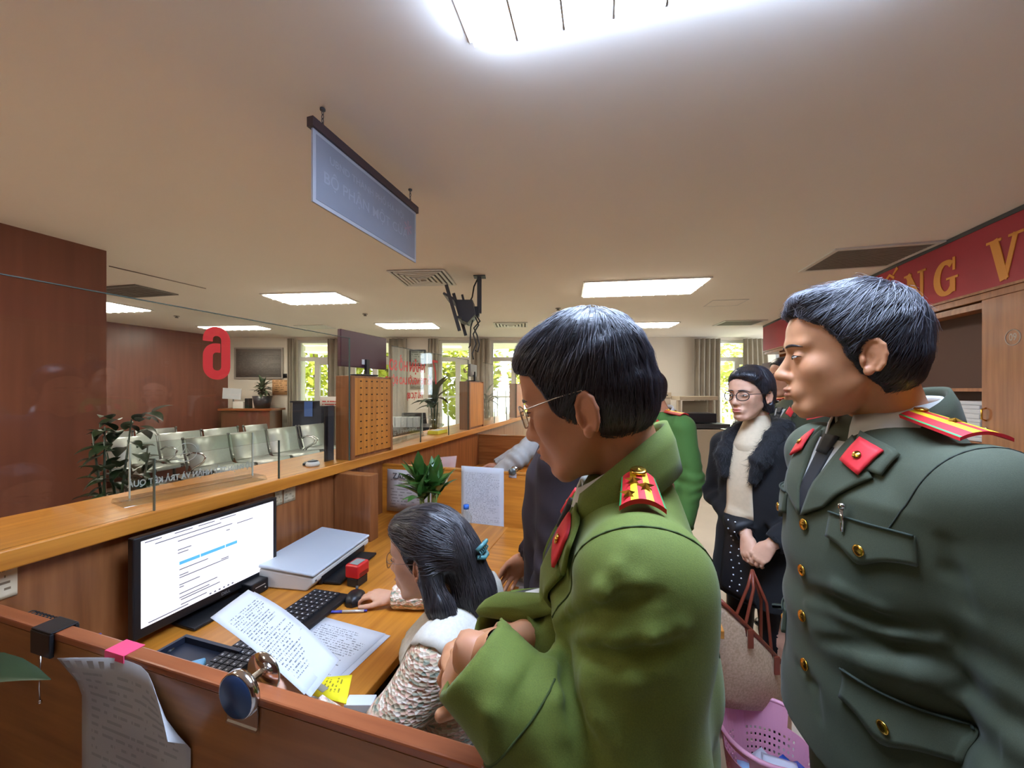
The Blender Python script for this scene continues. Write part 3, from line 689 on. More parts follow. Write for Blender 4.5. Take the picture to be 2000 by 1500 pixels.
# things between partition and monitor
p = onz(330, 1245, ZD)
r = thing('desk_pad', 'dark blue plastic tray under the monitor holding pens', 'tray', C(.70, -1.17, ZD), RT)
MB().box((-.12, -.1, .001), (.11, .11, .012)).build('tray_floor', mat('navy_plastic', '1e2534', .45), r, bevel=.004); MB().box((-.12, .10, .0125), (.11, .11, .03)).box((-.12, -.1, .0125), (-.11, .0995, .03)).build('tray_rim', mat('navy_plastic'), r)
def marker(p, ang, label, c1_, c2_):
    r = thing('marker_pen', label, 'marker', p, ang)
    MB().tube([(0, 0, .009), (.075, 0, .009)], .009, 12).build('barrel', c1_, r); MB().tube([(.0755, 0, .009), (.115, 0, .009), (.118, 0, .009)], [.0095, .0095, .006], 12).build('cap', c2_, r)
M_navy = mat('navy_plastic'); bl = mat('light_blue_plastic', '6fb6de', .3)
marker(C(.66, -1.22, ZD+.013), math.radians(158), 'white marker with navy cap lying in the tray, front one', M_white, M_navy)
marker(C(.70, -1.2, ZD+.013), math.radians(158), 'white marker with navy cap lying in the tray, rear one', M_white, M_navy)
r = MB().box((-.03, -.02, .001), (.03, .02, .022)).build('correction_tape', bl, loc=C(.72, -1.13, ZD+.012), rot=(0, 0, .5), bevel=.006); tag(r, 'light blue correction tape in the tray', 'stationery')
r = thing('pen_cup', 'grey pen cup left of the monitor full of pens', 'pen cup', C(.56, -1.27, ZD), RT)
MB().lathe([(0, .001), (.036, .001), (.04, .1), (.036, .1), (.033, .006), (0, .006)], 20).build('cup', mat('smoky_plastic', '8a8580', .3), r)
for k, (dx, dy, c_, lb) in enumerate(((.01, .01, M_bluep, 'blue capped pen in the pen cup'), (-.012, .008, M_black, 'black pen in the pen cup'), (.0, -.014, M_white, 'white pen in the pen cup'), (-.016, -.008, M_silv, 'silver scissors handle pen in the pen cup'))):
    b0 = C(.56, -1.27, ZD+.008)+Vector((dx*.5, dy*.5, 0)); pen(b0, b0+Vector((dx*2.2, dy*2.2, .165+.01*k)), lb, c_, M_silv if k % 2 else c_)
r = thing('wood_block', 'small wooden name block beside the pen cup', 'block', C(.62, -1.215, ZD), RT); MB().box((-.02, -.012, .001), (.02, .012, .07)).build('block', W_red, r, bevel=.002); MB().box((-.015, -.0125, .02), (.015, -.0121, .05)).build('face', W_br, r)
r = thing('desk_calendar', 'small ring bound calendar behind the near partition', 'calendar', C(.56, -1.40, ZD), RT)
for sgn, m in ((1, PR_W), (-1, PR_W)): MB().prism([(-.07, .05*sgn, .001), (.07, .05*sgn, .001), (.07, .004*sgn, .2), (-.07, .004*sgn, .2)], (0, .001*sgn, 0)).build('page_block', m, r)
for k in range(9):
    MB().tube([(-.06+k*.015, .012*math.cos(q_), .2+.012*math.sin(q_)) for q_ in np.linspace(0, 6.283, 10)[:-1]], .0014, 5, closed=True).build('ring', M_black, r)
r = thing('ink_bottle_cap', 'small black cap with a banknote coloured slip on the desk corner', 'stationery', onz(330, 1278, ZD), RT); MB().lathe([(0, .001), (.014, .001), (.014, .014), (.010, .018), (0, .018)], 16).build('cap', M_black, r); MB().box((.01, -.02, .001), (.06, .03, .002)).build('slip', mat('pale_green_slip', 'c9cba4', .7), r)
# name card and notes on the panel under the shelf
a = ont(2, 1165, TB+.0022); b = ont(122, 1130, TB+.0022); hh = .078
nc = thing('name_card', 'cream name card with a small portrait photo under the shelf', 'name card', (0, 0, 0))
A_ = C(.33, TB+.003, 1.04); B_ = C(.545, TB+.003, 1.04); up = Vector((0, 0, .078))
sheet('card', A_, B_, B_+up, A_+up, printmat('card_print', 'd6c8a8', '7c6a52', 5, 9, .35, .95, .1, .9, .5, seed=3.), nc)
fp = frame(C(.385, TB+.0045, 1.078), D1, (0, 0, 1))
MB().box((-.03, -.036, -.0005), (.03, .036, .0005)).build('photo', mat('portrait_ground', 'b49a80', .6), nc).matrix_local = fp
q = MB().lathe([(0, 0), (.013, 0), (.013, .0006), (0, .0006)], 18, (0, .01, .0008)); q.prism([(-.022, -.034, .0008), (.022, -.034, .0008), (.014, -.006, .0008), (-.014, -.006, .0008)], (0, 0, .0006)); q.build('portrait', mat('portrait_dark', '3a2c2a', .6), nc).matrix_local = fp
for u0, u1, lb in ((537, 552, 'small greyish sticky note under the shelf'), (554, 577, 'larger yellow grey sticky note under the shelf')):
    a, b = ont(u0, 975, TB+.003), ont(u1, 975, TB+.003); a.z = b.z = 1.045; up = Vector((0, 0, .07))
    o = sheet('sticky_note', a, b, b+up, a+up, printmat('note%d' % u0, 'b8ab8c', '8f8468', 5, 6, .1, .9, .1, .9, .5), None, 3, 4); tag(o, lb, 'sticky note')
# calendar sheet and pinkish paper behind the shelf support
o = sheet('poster_sheet', C(2.026, -1.44, .80), C(2.026, -1.13, .80), C(2.03, -1.13, 1.06), C(2.03, -1.44, 1.06), printmat('calo', 'c8c4bc', '9b968e', 14, 9, .08, .95, .05, .8, .5), None, 4, 4); tag(o, 'white printed sheet leaning on the orange partition beside the plant', 'paper')
text('headline', 'ZALO', .05, mat('ink', '4a4a4a', .7), frame(C(2.022, -1.33, 1.02), D2, (0, 0, 1)), o, .0003, .0006)
a = C(2.5, -1.22, .9)
o = sheet('pink_paper', C(2.3, -1.30, .9), C(2.3, -1.12, .9), C(2.32, -1.10, 1.11), C(2.32, -1.26, 1.09), mat('pale_pink_paper', 'd9b8ac', .7), None, 4, 4); tag(o, 'pale pink paper standing behind the green desk plant', 'paper')
# things on the shelf
r = thing('white_mouse', 'white and blue computer mouse on the shelf behind the glass', 'mouse', C(1.53, TS-.09, ZS), .3); MB().lathe([(0, .001), (.03, .001), (.034, .01), (.026, .024), (0, .03)], 18).build('shell', M_white, r); MB().lathe([(0, .0305), (.02, .028), (.027, .0245), (.0, .034)], 14).build('top', M_navy, r)
MB().box((-.05, .02, .001), (-.02, .07, .012)).build('clip', M_navy, r)
o = MB().box((-.004, 0, .001), (.004, .02, .3)).build('dark_placard', M_black, loc=C(1.635, TS-.115, ZS), rot=(0, 0, RT)); tag(o, 'thin dark upright placard leaning against the slotted post', 'placard')
MB().box((-.004, .0205, .001), (.004, .062, .3)).build('board', M_dgrey, o)
r = MB().box((-.05, -.09, .001), (.05, .09, .03)).build('yellow_box', mat('yellow_card_box', 'd8cc3c', .5), loc=C(2.98, TS-.16, ZS), rot=(0, 0, RT), bevel=.003); tag(r, 'bright yellow box lying on the shelf by the second screen', 'box')
MB().box((-.035, -.07, .0305), (.035, .07, .0315)).build('label', PR_W, r)
# monitors standing on the posts
def backmon(p, w_, h_, m, label, rz):
    r = thing('computer_monitor', label, 'monitor', p, rz)
    MB().box((-.012, -w_/2, .05), (.012, w_/2, .05+h_)).build('housing', m, r, bevel=.004)
    MB().box((.0125, -.035, .07), (.0145, .02, .1)).build('sticker', M_white, r)
    MB().box((.0121, -.012, .012), (.03, .012, .1)).build('neck', M_black, r); MB().box((-.05, -.07, .001), (.05, .07, .012)).build('foot', M_black, r, bevel=.003)
    return r
backmon(C(1.90, TS-.075, ZS+.466), .41, .205, mat('maroon_plastic', '4a2630', .4), 'dark red monitor back on top of the slotted post', RT)
backmon(C(3.55, TS-.07, ZS+.466), .22, .125, mat('silver_grey', '76706c', .4, .3), 'small silver screen on top of the second post', RT+.1)
# ------------------------------------------------------------------ waiting area: perforated steel beam seats
M_steel = mat('brushed_steel_sheet', 'c3c9c6', 0.38, 0.55, var=0.06, vscale=30); M_frame = mat('seat_frame_grey', '6d706f', 0.35, 0.6)
SEATP = {}
def seat_unit(s0, T, n, label, zt=.90, arms=(0,)):
    """n seats along the counter direction facing the counter (+t)"""
    r = thing('waiting_bench', label, 'bench', C(s0, T, 0), RT, 'steel waiting benches')
    P = .60; sc = zt/.80
    if 'b' not in SEATP:
        prof = [(-.06, .80), (-.045, .79), (-.02, .70), (.01, .58), (.04, .48), (.06, .45)]
        prof2 = [(.06, .44), (.12, .425), (.30, .43), (.46, .45), (.49, .44), (.495, .41)]
        for key, pr in (('b', prof), ('s', prof2)):
            mb = MB(); m_ = len(pr); V = [(x, y, z*sc) for (x, z) in pr for y in (.03, P-.03)]+[(x-.008, y, z*sc-.012) for (x, z) in pr for y in (.03, P-.03)]
            fs = []
            for i in range(m_-1):
                a = 2*i; fs += [(a, a+1, a+3, a+2), (2*m_+a, 2*m_+a+2, 2*m_+a+3, 2*m_+a+1), (a, a+2, 2*m_+a+2, 2*m_+a), (a+1, 2*m_+a+1, 2*m_+a+3, a+3)]
            mb.add(V, fs, 0, True); q = mb.build('tmp', M_steel, bevel=0); SEATP[key] = q.data; bpy.data.objects.remove(q)
        mb = MB(); mb.tube([(-.065, 0, .80*sc), (-.02, 0, .60*sc), (.035, 0, .45*sc)], .012, 6); mb.tube([(-.045, 0, .70*sc), (.02, 0, .42*sc)], .008, 6); mb.tube([(.02, 0, .40*sc), (.48, 0, .41*sc)], .015, 6)
        mb.lathe([(0, -.01), (.02, -.01), (.02, .01), (0, .01)], 10, (-.06, 0, .795*sc), R=Matrix.Rotation(math.pi/2, 3, 'X'))
        q = mb.build('tmp', M_frame); SEATP['f'] = q.data; bpy.data.objects.remove(q)
        mb = MB(); mb.tube([(.03, 0, .60*sc), (.12, 0, .64*sc), (.30, 0, .635*sc), (.37, 0, .60*sc), (.33, 0, .54*sc), (.15, 0, .46*sc), (.10, 0, .42*sc)], .012, 7)
        q = mb.build('tmp', M_chrome); SEATP['a'] = q.data; bpy.data.objects.remove(q)
    def inst(nm, key, y):
        q = bpy.data.objects.new(nm, SEATP[key]); COL.objects.link(q); q.parent = r; q.location = (0, y, 0); return q
    for i in range(n): inst('backrest', 'b', i*P); inst('seat', 's', i*P)
    for i in range(n+1): inst('side_frame', 'f', i*P)
    for i in arms: inst('armrest', 'a', i*P)
    MB().box((.12, .02, .36*sc), (.18, n*P-.02, .405*sc)).build('beam', M_frame, r)
    for y in (.15, n*P-.15):
        MB().tube([(.15, y, .36*sc), (.15, y, .06)], .022, 8).tube([(-.1, y, .025), (.15, y, .07), (.42, y, .025)], .018, 8).build('leg', M_frame, r)
    return r
seat_unit(3.52, -5.62, 3, 'steel bench in the front row with the looped armrests', arms=(0, 3))
seat_unit(5.38, -5.62, 1, 'single steel seat at the far end of the front row', arms=(0,))
seat_unit(3.16, -6.55, 3, 'steel bench in the middle row behind the big potted plant', arms=(1, 3))
seat_unit(5.06, -6.55, 1, 'single steel seat at the far end of the middle row', arms=(1,))
seat_unit(2.75, -7.45, 3, 'steel bench in the back row along the far brown wall', arms=())
# ------------------------------------------------------------------ plants
M_leafd = mat('dark_leaf', '24391f', 0.4, var=0.4, vscale=6, coat=.2); M_leaf = mat('green_leaf', '3f6b2a', 0.4, var=0.35, vscale=8, coat=.25); M_leafg = mat('grey_green_leaf', '44573f', 0.45, var=.3, vscale=8)
def leaf(mb, base, direc, L_, w_, droop=.5, fold=.18, n=7, mi=0, tipw=0.02):
    """a leaf blade growing from base along direc, bending down"""
    d = Vector(direc).normalized(); p = Vector(base); V = []
    side = d.cross(Vector((0, 0, 1))); side = side.normalized() if side.length > 1e-3 else Vector((1, 0, 0))
    for i in range(n+1):
        a = i/n; ww = w_*math.sin(math.pi*min(1, a**.75*.97+.03))+w_*tipw
        up = side.cross(d).normalized()
        V += [p-side*ww/2+up*fold*ww, p, p+side*ww/2+up*fold*ww]
        d = (d+Vector((0, 0, -droop/n))).normalized(); p = p+d*L_/n
    Fc = []
    for i in range(n):
        a = i*3; Fc += [(a, a+1, a+4, a+3), (a+1, a+2, a+5, a+4)]
    mb.add(V, Fc, mi, True)
def rosette(r, base, n, L_, w_, droop, lm, seed, tilt=(.2, 1.2), stem=0, spread=0.0, nm='leaf'):
    rnd = random.Random(seed)
    for i in range(n):
        an = i*2.4+rnd.uniform(-.3, .3); el = rnd.uniform(*tilt); k = rnd.uniform(.75, 1.1)
        b = Vector(base)+Vector((math.cos(an)*spread*rnd.random(), math.sin(an)*spread*rnd.random(), stem*rnd.random()))
        mb = MB(); leaf(mb, b, (math.cos(an)*math.cos(el), math.sin(an)*math.cos(el), math.sin(el)), L_*k, w_*k, droop)
        mb.build(nm, lm, r, fixn=False)
def pot(r, rad, h_, m, soil=True):
    MB().lathe([(0, .001), (rad*.75, .001), (rad, h_), (rad*.92, h_), (rad*.88, h_*.9), (0, h_*.88)], 24).build('pot', m, r)
M_pot = mat('white_ceramic', 'd5d2c8', .25); M_potd = mat('dark_pot', '2a2c33', .3)
p = at(240, 900, 2.55); r = thing('potted_plant', 'tall dark leafy potted plant left of the steel benches', 'plant', (p.x, p.y, 0)); pot(r, .17, .32, M_potd)
for k in range(7):
    a = k*.9; MB().tube([(.03*math.cos(a), .03*math.sin(a), .28), (.10*math.cos(a), .10*math.sin(a), .8), (.14*math.cos(a+.4), .14*math.sin(a+.4), 1.12+.04*k)], [.012, .009, .004], 6).build('stem', M_leafd, r)
rosette(r, (0, 0, .55), 130, .13, .075, .9, M_leafd, 3, (-.4, 1.0), stem=.85, spread=.17)
# desk plant behind the clerk
p = at(836, 960, 1.93); r = thing('desk_plant', 'bright green leafy plant in a pot behind the clerk', 'plant', (p.x, p.y, ZD)); pot(r, .065, .12, mat('blue_pot', '394a5a', .3))
for k in range(5):
    a = k*1.3+.4; x, y = .03*math.cos(a), .03*math.sin(a); top = (x*1.6, y*1.6, .285+.02*(k % 3)); MB().tube([(x, y, .1), top], .007, 6).build('cane', mat('cane_green', '7d9a4c', .4), r); rosette(r, top, 12, .16, .056, .5, M_leaf, 20+k, (.35, 1.4), stem=-.07)
r = thing('bottle', 'small bottle with a blue cap in front of the desk plant', 'bottle', C(1.80, -.80, ZD)); MB().lathe([(0, .001), (.03, .001), (.03, .12), (.013, .15), (.013, .158), (0, .158)], 16).build('body', M_acry, r); MB().lathe([(.0, .1585), (.015, .1585), (.015, .18), (0, .18)], 16).build('cap', mat('blue_cap', '2c6fd0', .35), r)
# bamboo vase on the shelf, plants further on
def vase_plant(p, label, n, L_, tilt, seed, mp, w_=.05, hv=.17):
    r = thing('vase_plant', label, 'plant', p); MB().lathe([(0, .001), (.05, .001), (.055, hv*.5), (.048, hv), (.044, hv), (.05, hv*.5), (.046, .01), (0, .01)], 20).build('vase', mp, r)
    for k in range(4):
        a = k*1.57; MB().tube([(.015*math.cos(a), .015*math.sin(a), .02), (.03*math.cos(a), .03*math.sin(a), hv+.1)], .006, 6).build('stem', M_leafg, r)
    rosette(r, (0, 0, hv+.03), n, L_, w_, .9, M_leafg, seed, tilt, stem=.14); return r
vase_plant(C(3.12, TS-.27, ZS), 'broad leaved plant in a glass vase beside the second post', 18, .25, (.1, 1.5), 5, M_acry, .075)
vase_plant(C(4.45, TS-.26, ZS), 'spiky plant in a glass vase beyond the second post', 20, .23, (-.1, 1.2), 8, M_acry, .04)
# leaf of a floor plant at the left picture edge
r = thing('floor_plant', 'dark broad leaved plant at the lower left edge in front of the partition', 'plant', (-1.03, .53, 0)); pot(r, .12, .3, M_potd)
for k, (dx, dy, L_) in enumerate(((.30, .12, .2), (-.25, .1, .22), (-.1, -.25, .2), (.2, -.22, .18))):
    top = (dx*.25, dy*.25, 1.09+.015*k); MB().tube([(0, 0, .28), (dx*.1, dy*.1, .75), top], [.012, .01, .006], 6).build('stem', M_leafd, r)
    mb = MB(); leaf(mb, top, (dx, dy, .12), L_, .09, .8); mb.build('leaf', M_leafd, r, fixn=False)
# ------------------------------------------------------------------ reception corner far left
p = at(488, 797, 7.42); r = thing('reception_desk', 'dark wooden reception desk below the grey wall board', 'desk', (p.x, p.y, 0), RT*.3)
zt = p.z; MB().box((-.5, -.2, zt-.04), (.6, .2, zt)).build('top', W_red, r); MB().box((-.45, -.17, 0), (.55, .17, zt-.041)).build('body', M_brown, r)
def bush(p, label, hgt, rad, seed, potm, pr=.15, ph=.18, nl=40):
    r = thing('potted_bush', label, 'plant', p); pot(r, pr, ph, potm)
    rosette(r, (0, 0, ph), nl, rad*1.2, .07, .7, M_leafg, seed, (-.1, 1.4), stem=hgt*.5); return r
bush((p.x+.28, p.y-.05, zt), 'bushy grey green plant in a dark pot on the reception desk', .45, .2, 2, M_potd, .17, .24)
r = thing('white_placard', 'blank white placard standing at the left of the reception desk', 'placard', at(455, 797, 7.36)+Vector((0, 0, 0))); rr = r.location.z
MB().cbox((-.02, 0, .28), (.36, .012, .21), R=Matrix.Rotation(.06, 3, 'Y')).build('board', PR_W, r); MB().tube([(0, .01, .001), (0, .01, .18)], .012, 6).build('post', M_dgrey, r)
r = thing('white_device', 'small pale machine under the white placard', 'machine', at(470, 798, 7.33)); MB().box((-.1, -.08, .001), (.1, .08, .14)).build('case', M_white, r, bevel=.01); MB().box((.11, -.05, .001), (.2, .05, .2)).build('screen', M_black, r, bevel=.01)
def wallrect(name, u0, v0, u1, v1, label, cat, m, frame_m=None, th=.02, fw=.03, y=YF):
    x0, x1, z0, z1 = wx(u0), wx(u1), wz(v1), wz(v0); r = thing(name, label, cat, ((x0+x1)/2, y, (z0+z1)/2)); w_, h_ = (x1-x0)/2, (z1-z0)/2
    o = sheet('panel', (-w_, -th, -h_), (w_, -th, -h_), (w_, -th, h_), (-w_, -th, h_), m, r, 1, 1, None, th-.002)
    if frame_m:
        f = MB(); f.box((-w_-fw, -th-.01, -h_-fw), (w_+fw, -.001, -h_)); f.box((-w_-fw, -th-.01, h_), (w_+fw, -.001, h_+fw)); f.box((-w_-fw, -th-.01, -h_), (-w_, -.001, h_)); f.box((w_, -th-.01, -h_), (w_+fw, -.001, h_)); f.build('frame', frame_m, r)
    return r
wallrect('notice_board', 462, 682, 551, 737, 'wide grey printed board on the wall left of the windows', 'notice board', printmat('board_print', '8a8480', '736d69', 24, 20, .03, .97, .04, .9, .55), mat('board_frame', 'a29a92', .5))
wallrect('small_screen', 554, 730, 568, 738, 'tiny black panel at the corner of the grey wall board', 'panel', M_black)
wallrect('poster', 533, 742, 567, 771, 'orange and cream poster beside the reception plant', 'poster', printmat('poster_print', 'd8a878', '8c6a48', 7, 6, .05, .95, .1, .95, .5), None)
wallrect('framed_picture', 803, 686, 829, 712, 'black framed picture between the curtains behind the red lettering', 'picture', printmat('picture_print', 'b9bdb8', '6d746c', 6, 4, .05, .95, .05, .95, .5), M_black)
wallrect('framed_picture', 803, 744, 826, 758, 'lower pale framed certificate behind the red lettering', 'picture', printmat('cert_print', 'b3ada0', '8a8478', 6, 8, .1, .9, .1, .9, .5), mat('pale_frame', '948a78', .5), fw=.02)
# dark sofa with blue cloth and white name boards near the first window
p = at(610, 800, 7.42); r = thing('dark_counter_table', 'dark table with a blue cloth near the leftmost window', 'table', (p.x, p.y, 0)); z = 1.33
MB().box((-.36, -.14, z-.03), (.27, .14, z)).build('top', M_potd, r); MB().box((-.32, -.12, .6), (.24, .12, z-.031)).build('body', M_navy, r); MB().box((-.08, -.146, z-.3), (.08, -.1405, z-.01)).build('cloth', mat('blue_cloth', '3c5c9c', .8), r)
MB().box((-.32, -.11, 0), (-.28, .11, .6)).box((.20, -.11, 0), (.24, .11, .6)).build('leg_panels', M_potd, r)
r = thing('name_board', 'white sign board with a red line of writing below the leftmost window', 'sign', at(645, 793, 7.24)); sheet('board', (-.2, 0, 0), (.25, 0, 0), (.25, 0, .18), (-.2, 0, .18), printmat('nb', 'd8d0cc', 'c03c3c', 3, 9, .1, .9, .1, .6, .6), r, 1, 1, None, .02)
# table and chairs behind the second screen
p = at(790, 835, 5.6); r = thing('office_table', 'dark table with white document boxes beyond the second screen', 'table', (p.x, p.y, 0), 0.05); z = 1.02
MB().box((-.55, -.3, z-.03), (.55, .3, z)).build('top', M_potd, r)
for x in (-.5, .46): MB().box((x, -.26, 0), (x+.04, .26, z-.031)).build('side', M_potd, r)
MB().box((-.46, -.24, .3), (.46, -.22, z-.031)).build('front', mat('dark_front', '3b3634', .5), r)
for k in range(8):
    o = MB().box((-.035, -.06, 0.001), (.035, .06, .14)).build('document_box', PR_W, loc=(p.x-.36+k*.085, p.y-.2, z)); tag(o, ['leftmost', 'second', 'third', 'fourth', 'fifth', 'sixth', 'seventh', 'rightmost'][k]+' white document box in the row on the dark table', 'box', 'white document boxes on the dark table')
def office_chair(p, label, rz):
    r = thing('office_chair', label, 'chair', p, rz); MB().box((-.24, -.24, .42), (.24, .22, .5)).build('seat', M_black, r, bevel=.03); P = []
    for i in range(9):
        for j in range(9):
            a, b = -1+2*i/8, j/8; P.append((a*.23*(1-.15*b*b), .22+.06*b-.05*(1-a*a)*0+.05*a*a*-1, .55+b*.62))
    q = MB().grid(P, 9, 9).build('backrest', mat('black_mesh', '24252a', .6), r); so = q.modifiers.new('s', 'SOLIDIFY'); so.thickness = .04
    MB().tube([(0, .25, .45), (0, .27, .7)], .02, 8).build('back_bar', M_dgrey, r); MB().tube([(0, 0, .05), (0, 0, .42)], .03, 10).build('column', M_chrome, r)
    for k in range(5): a = k*1.2566; MB().tube([(0, 0, .08), (.28*math.cos(a), .28*math.sin(a), .05)], [.03, .018], 6).lathe([(0, 0), (.025, 0), (.025, .05), (0, .05)], 8, (.28*math.cos(a), .28*math.sin(a), 0)).build('foot', M_black, r)
    for x in (-.27, .27): MB().tube([(x, .1, .5), (x, .1, .68), (x, -.12, .68)], .015, 7).build('armrest', M_chrome, r)
    return r
q = at(815, 830, 6.4); office_chair((q.x, q.y, 0), 'black office chair behind the ring emblem of the second sign stand', math.pi); q = at(771, 840, 4.7); office_chair((q.x, q.y, 0), 'dark office chair right behind the slotted post', 2.6)
# ------------------------------------------------------------------ hanging sign
hs_ = thing('hanging_sign', 'frosted sign panel hanging from the ceiling by two chains', 'hanging sign', C(1.45, -1.10, 0), RT)
MB().box((-.014, -.36, 2.515), (.014, .36, 2.55)).build('top_bar', mat('dark_bar', '3c2f33', .4), hs_)
MB().box((-.004, -.35, 2.245), (.004, .35, 2.515)).build('panel', mat('frosted_panel', 'a0a2a8', .45), hs_)
MB().box((-.0055, -.335, 2.26), (.0055, .335, 2.50)).build('print_field', mat('sign_field', '80848e', .5, var=.1, vscale=6), hs_)
for k, (z, sz, tx) in enumerate(((2.44, .04, 'UBND THÀNH PHỐ HÀ NỘI'), (2.36, .062, 'BỘ PHẬN MỘT CỬA'))):
    text('lettering', tx, sz, mat('sign_ghost', '8c909a', .5), frame((.0057, -.02, z), (0, 1, 0), (0, 0, 1)), hs_, .0002, .0008)
text('emblem', '*', .16, mat('faint_red', '94808a', .5), frame((.0057, .27, 2.37), (0, 1, 0), (0, 0, 1)), hs_, .0002, .002)
for y in (-.30, .30):
    for k in range(4):
        a = Matrix.Rotation(math.pi/2*(k % 2), 3, 'Z'); c = Vector((0, y, 2.558+k*.0155))
        MB().tube([c+a @ Vector((.0045*math.cos(t_), 0, .0095*math.sin(t_))) for t_ in np.linspace(0, 6.283, 9)[:-1]], .0016, 5, closed=True).build('chain_link', M_dgrey, hs_)
    MB().lathe([(0, 0), (.010, 0), (.010, .006), (0, .006)], 10, (0, y, ZC-.007)).build('ceiling_hook', M_dgrey, hs_)
# ------------------------------------------------------------------ TV bracket
p = onz(938, 540, ZC); r = thing('tv_bracket', 'empty black TV bracket hanging from the ceiling with loose cables', 'TV bracket', (p.x, p.y, 0)); k_ = p.y/F
B = lambda u, v, dy=0: Vector(((u-938)*k_, dy, H-(v-HZ)*k_))
MB().box((-.028, -.02, B(938, 612).z), (.012, .02, ZC-.001)).build('drop_pole', M_dgrey, r, bevel=.003)
MB().box((-.06, -.05, ZC-.008), (.05, .05, ZC-.0005)).build('ceiling_plate', M_dgrey, r)
def slab(a, b, w_, t_, nm, dy0=-.02):
    a, b = Vector(a), Vector(b); d = (b-a).normalized(); n = Vector((d.z, 0, -d.x))
    MB().prism([a-n*w_/2, a+n*w_/2, b+n*w_/2, b-n*w_/2], (0, t_, 0)).build(nm, M_dgrey, r, bevel=.002)
slab(B(877, 565, -.16), B(902, 651, -.16), .03, .02, 'rail'); slab(B(881, 565, .14), B(906, 651, .14), .03, .02, 'rail')
MB().prism([B(890, 590, -.1), B(925, 590, -.1), B(930, 618, -.1), B(915, 634, -.1), B(902, 628, -.1)], (0, .2, 0)).build('plate', M_dgrey, r, bevel=.004)
slab(B(872, 581, -.17), B(892, 592, -.17), .02, .34, 'crossbar'); slab(B(898, 625, -.17), B(905, 628, -.17), .02, .34, 'crossbar'); slab(B(903, 576, -.02), B(907, 592, -.02), .02, .02, 'lever')
MB().box((B(918, 600).x, -.04, B(918, 618).z), (B(936, 600).x, .04, B(918, 600).z)).build('tilt_head', M_black, r, bevel=.004)
for k, pts in enumerate(([(936, 600), (928, 618), (935, 635), (924, 652), (930, 672), (922, 690), (925, 702)], [(930, 615), (938, 628), (925, 640), (932, 655), (936, 672), (933, 688), (928, 684)], [(925, 618), (920, 640), (918, 660), (919, 676), (915, 678)], [(935, 540), (926, 560), (922, 580), (918, 590)])):
    P = [B(u, v, .03*math.sin(3*i+k)) for i, (u, v) in enumerate(pts)]
    MB().tube(P, .007, 6).build('cable', M_black, r)
# ------------------------------------------------------------------ cabinet wall on the right with the banner
TC = 2.19
wc = wood('cabinet_oak', 'a8683a', '8c5229', 2, rough=.4); dk_ = mat('cabinet_inside', '5a4038', .7)
kb = thing('wall_cabinet', 'tall wooden wall cabinet with open shelves behind the dark green officer', 'cabinet', (0, 0, 0), RT)
ZK = 2.13
MB().box((TC+.20, .6, 0), (TC+.225, 7.2, ZK)).build('back_board', dk_, kb)
for s_ in (3.2, 4.35, 5.5, 6.6): MB().box((TC, s_-.012, .0), (TC+.20, s_+.012, ZK)).build('upright', wc, kb)
for z in (.82, 1.20, 1.555, ZK-.02): MB().box((TC+.005, 3.213, z-.011), (TC+.199, 4.337, z+.011)).build('shelf', wc, kb)
for z in (.82, 1.20, 1.555): MB().box((TC+.005, 4.363, z-.011), (TC+.199, 5.487, z+.011)).build('shelf', wc, kb)
MB().box((TC-.012, .6, ZK+.001), (TC+.225, 7.2, ZK+.045)).build('cornice', wc, kb, bevel=.004)
MB().box((TC, 3.213, ZK-.05), (TC+.02, 6.6, ZK-.02)).build('top_rail', wc, kb)
def kdoor(s0, s1, z0, z1, num):
    d = MB().box((TC-.018, s0, z0), (TC-.001, s1, z1)).build('door', wc, kb, bevel=.002)
    if num:
        c = Vector((TC-.0187, s0+.68*(s1-s0), 1.865)); fm = frame(c, (0, -1, 0), (0, 0, 1)); wm = mat('number_white', 'b9a898', .6)
        q = MB().tube([c+Vector((0, .046*math.cos(a), .046*math.sin(a))) for a in np.linspace(0, 6.283, 33)[:-1]], .0028, 5, closed=True); q.build('number_ring', wm, d)
        text('number', num, .06, wm, fm, d, .0004, .0012, .8)
    MB().tube([(TC-.018, s1-.03, 1.36), (TC-.04, s1-.03, 1.37), (TC-.04, s1-.03, 1.43), (TC-.018, s1-.03, 1.44)], .005, 8).build('handle', M_gold, d)
    MB().lathe([(0, 0), (.010, 0), (.010, .004), (0, .004)], 14, (TC-.0225, s1-.03, 1.31), R=Matrix.Rotation(math.pi/2, 3, 'Y')).build('lock', M_chrome, d)
kdoor(2.55, 3.185, .1, ZK-.002, '09'); kdoor(1.9, 2.545, .1, ZK-.002, '08'); kdoor(1.25, 1.895, .1, ZK-.002, '07'); kdoor(.62, 1.245, .1, ZK-.002, None)
MB().box((TC, .6, .001), (TC+.199, 3.18, .099)).build('plinth', dk_, kb)
# paper stacks on the shelf
rnd = random.Random(5); k = 0
for col_, (sa, sb) in enumerate(((3.24, 3.50), (3.52, 3.80))):
    z = 1.2115
    for i in range(9 if col_ == 0 else 8):
        h_ = rnd.uniform(.022, .036); dx = rnd.uniform(-.012, .012)
        o = MB().box((TC+.02+dx, sa+rnd.uniform(0, .01), z), (TC+.19, sb-rnd.uniform(0, .02), z+h_)).build('paper_ream', PR_W, rot=(0, 0, RT), bevel=.006)
        tag(o, '%s paper bundle of the %s stack on the cabinet shelf' % (['lowest', 'second lowest', 'third lowest', 'fourth lowest', 'fifth lowest', 'sixth lowest', 'seventh lowest', 'eighth lowest', 'ninth lowest'][i], 'right hand' if col_ == 0 else 'left hand'), 'paper', 'paper bundles stacked on the cabinet shelf'); z += h_+.0005
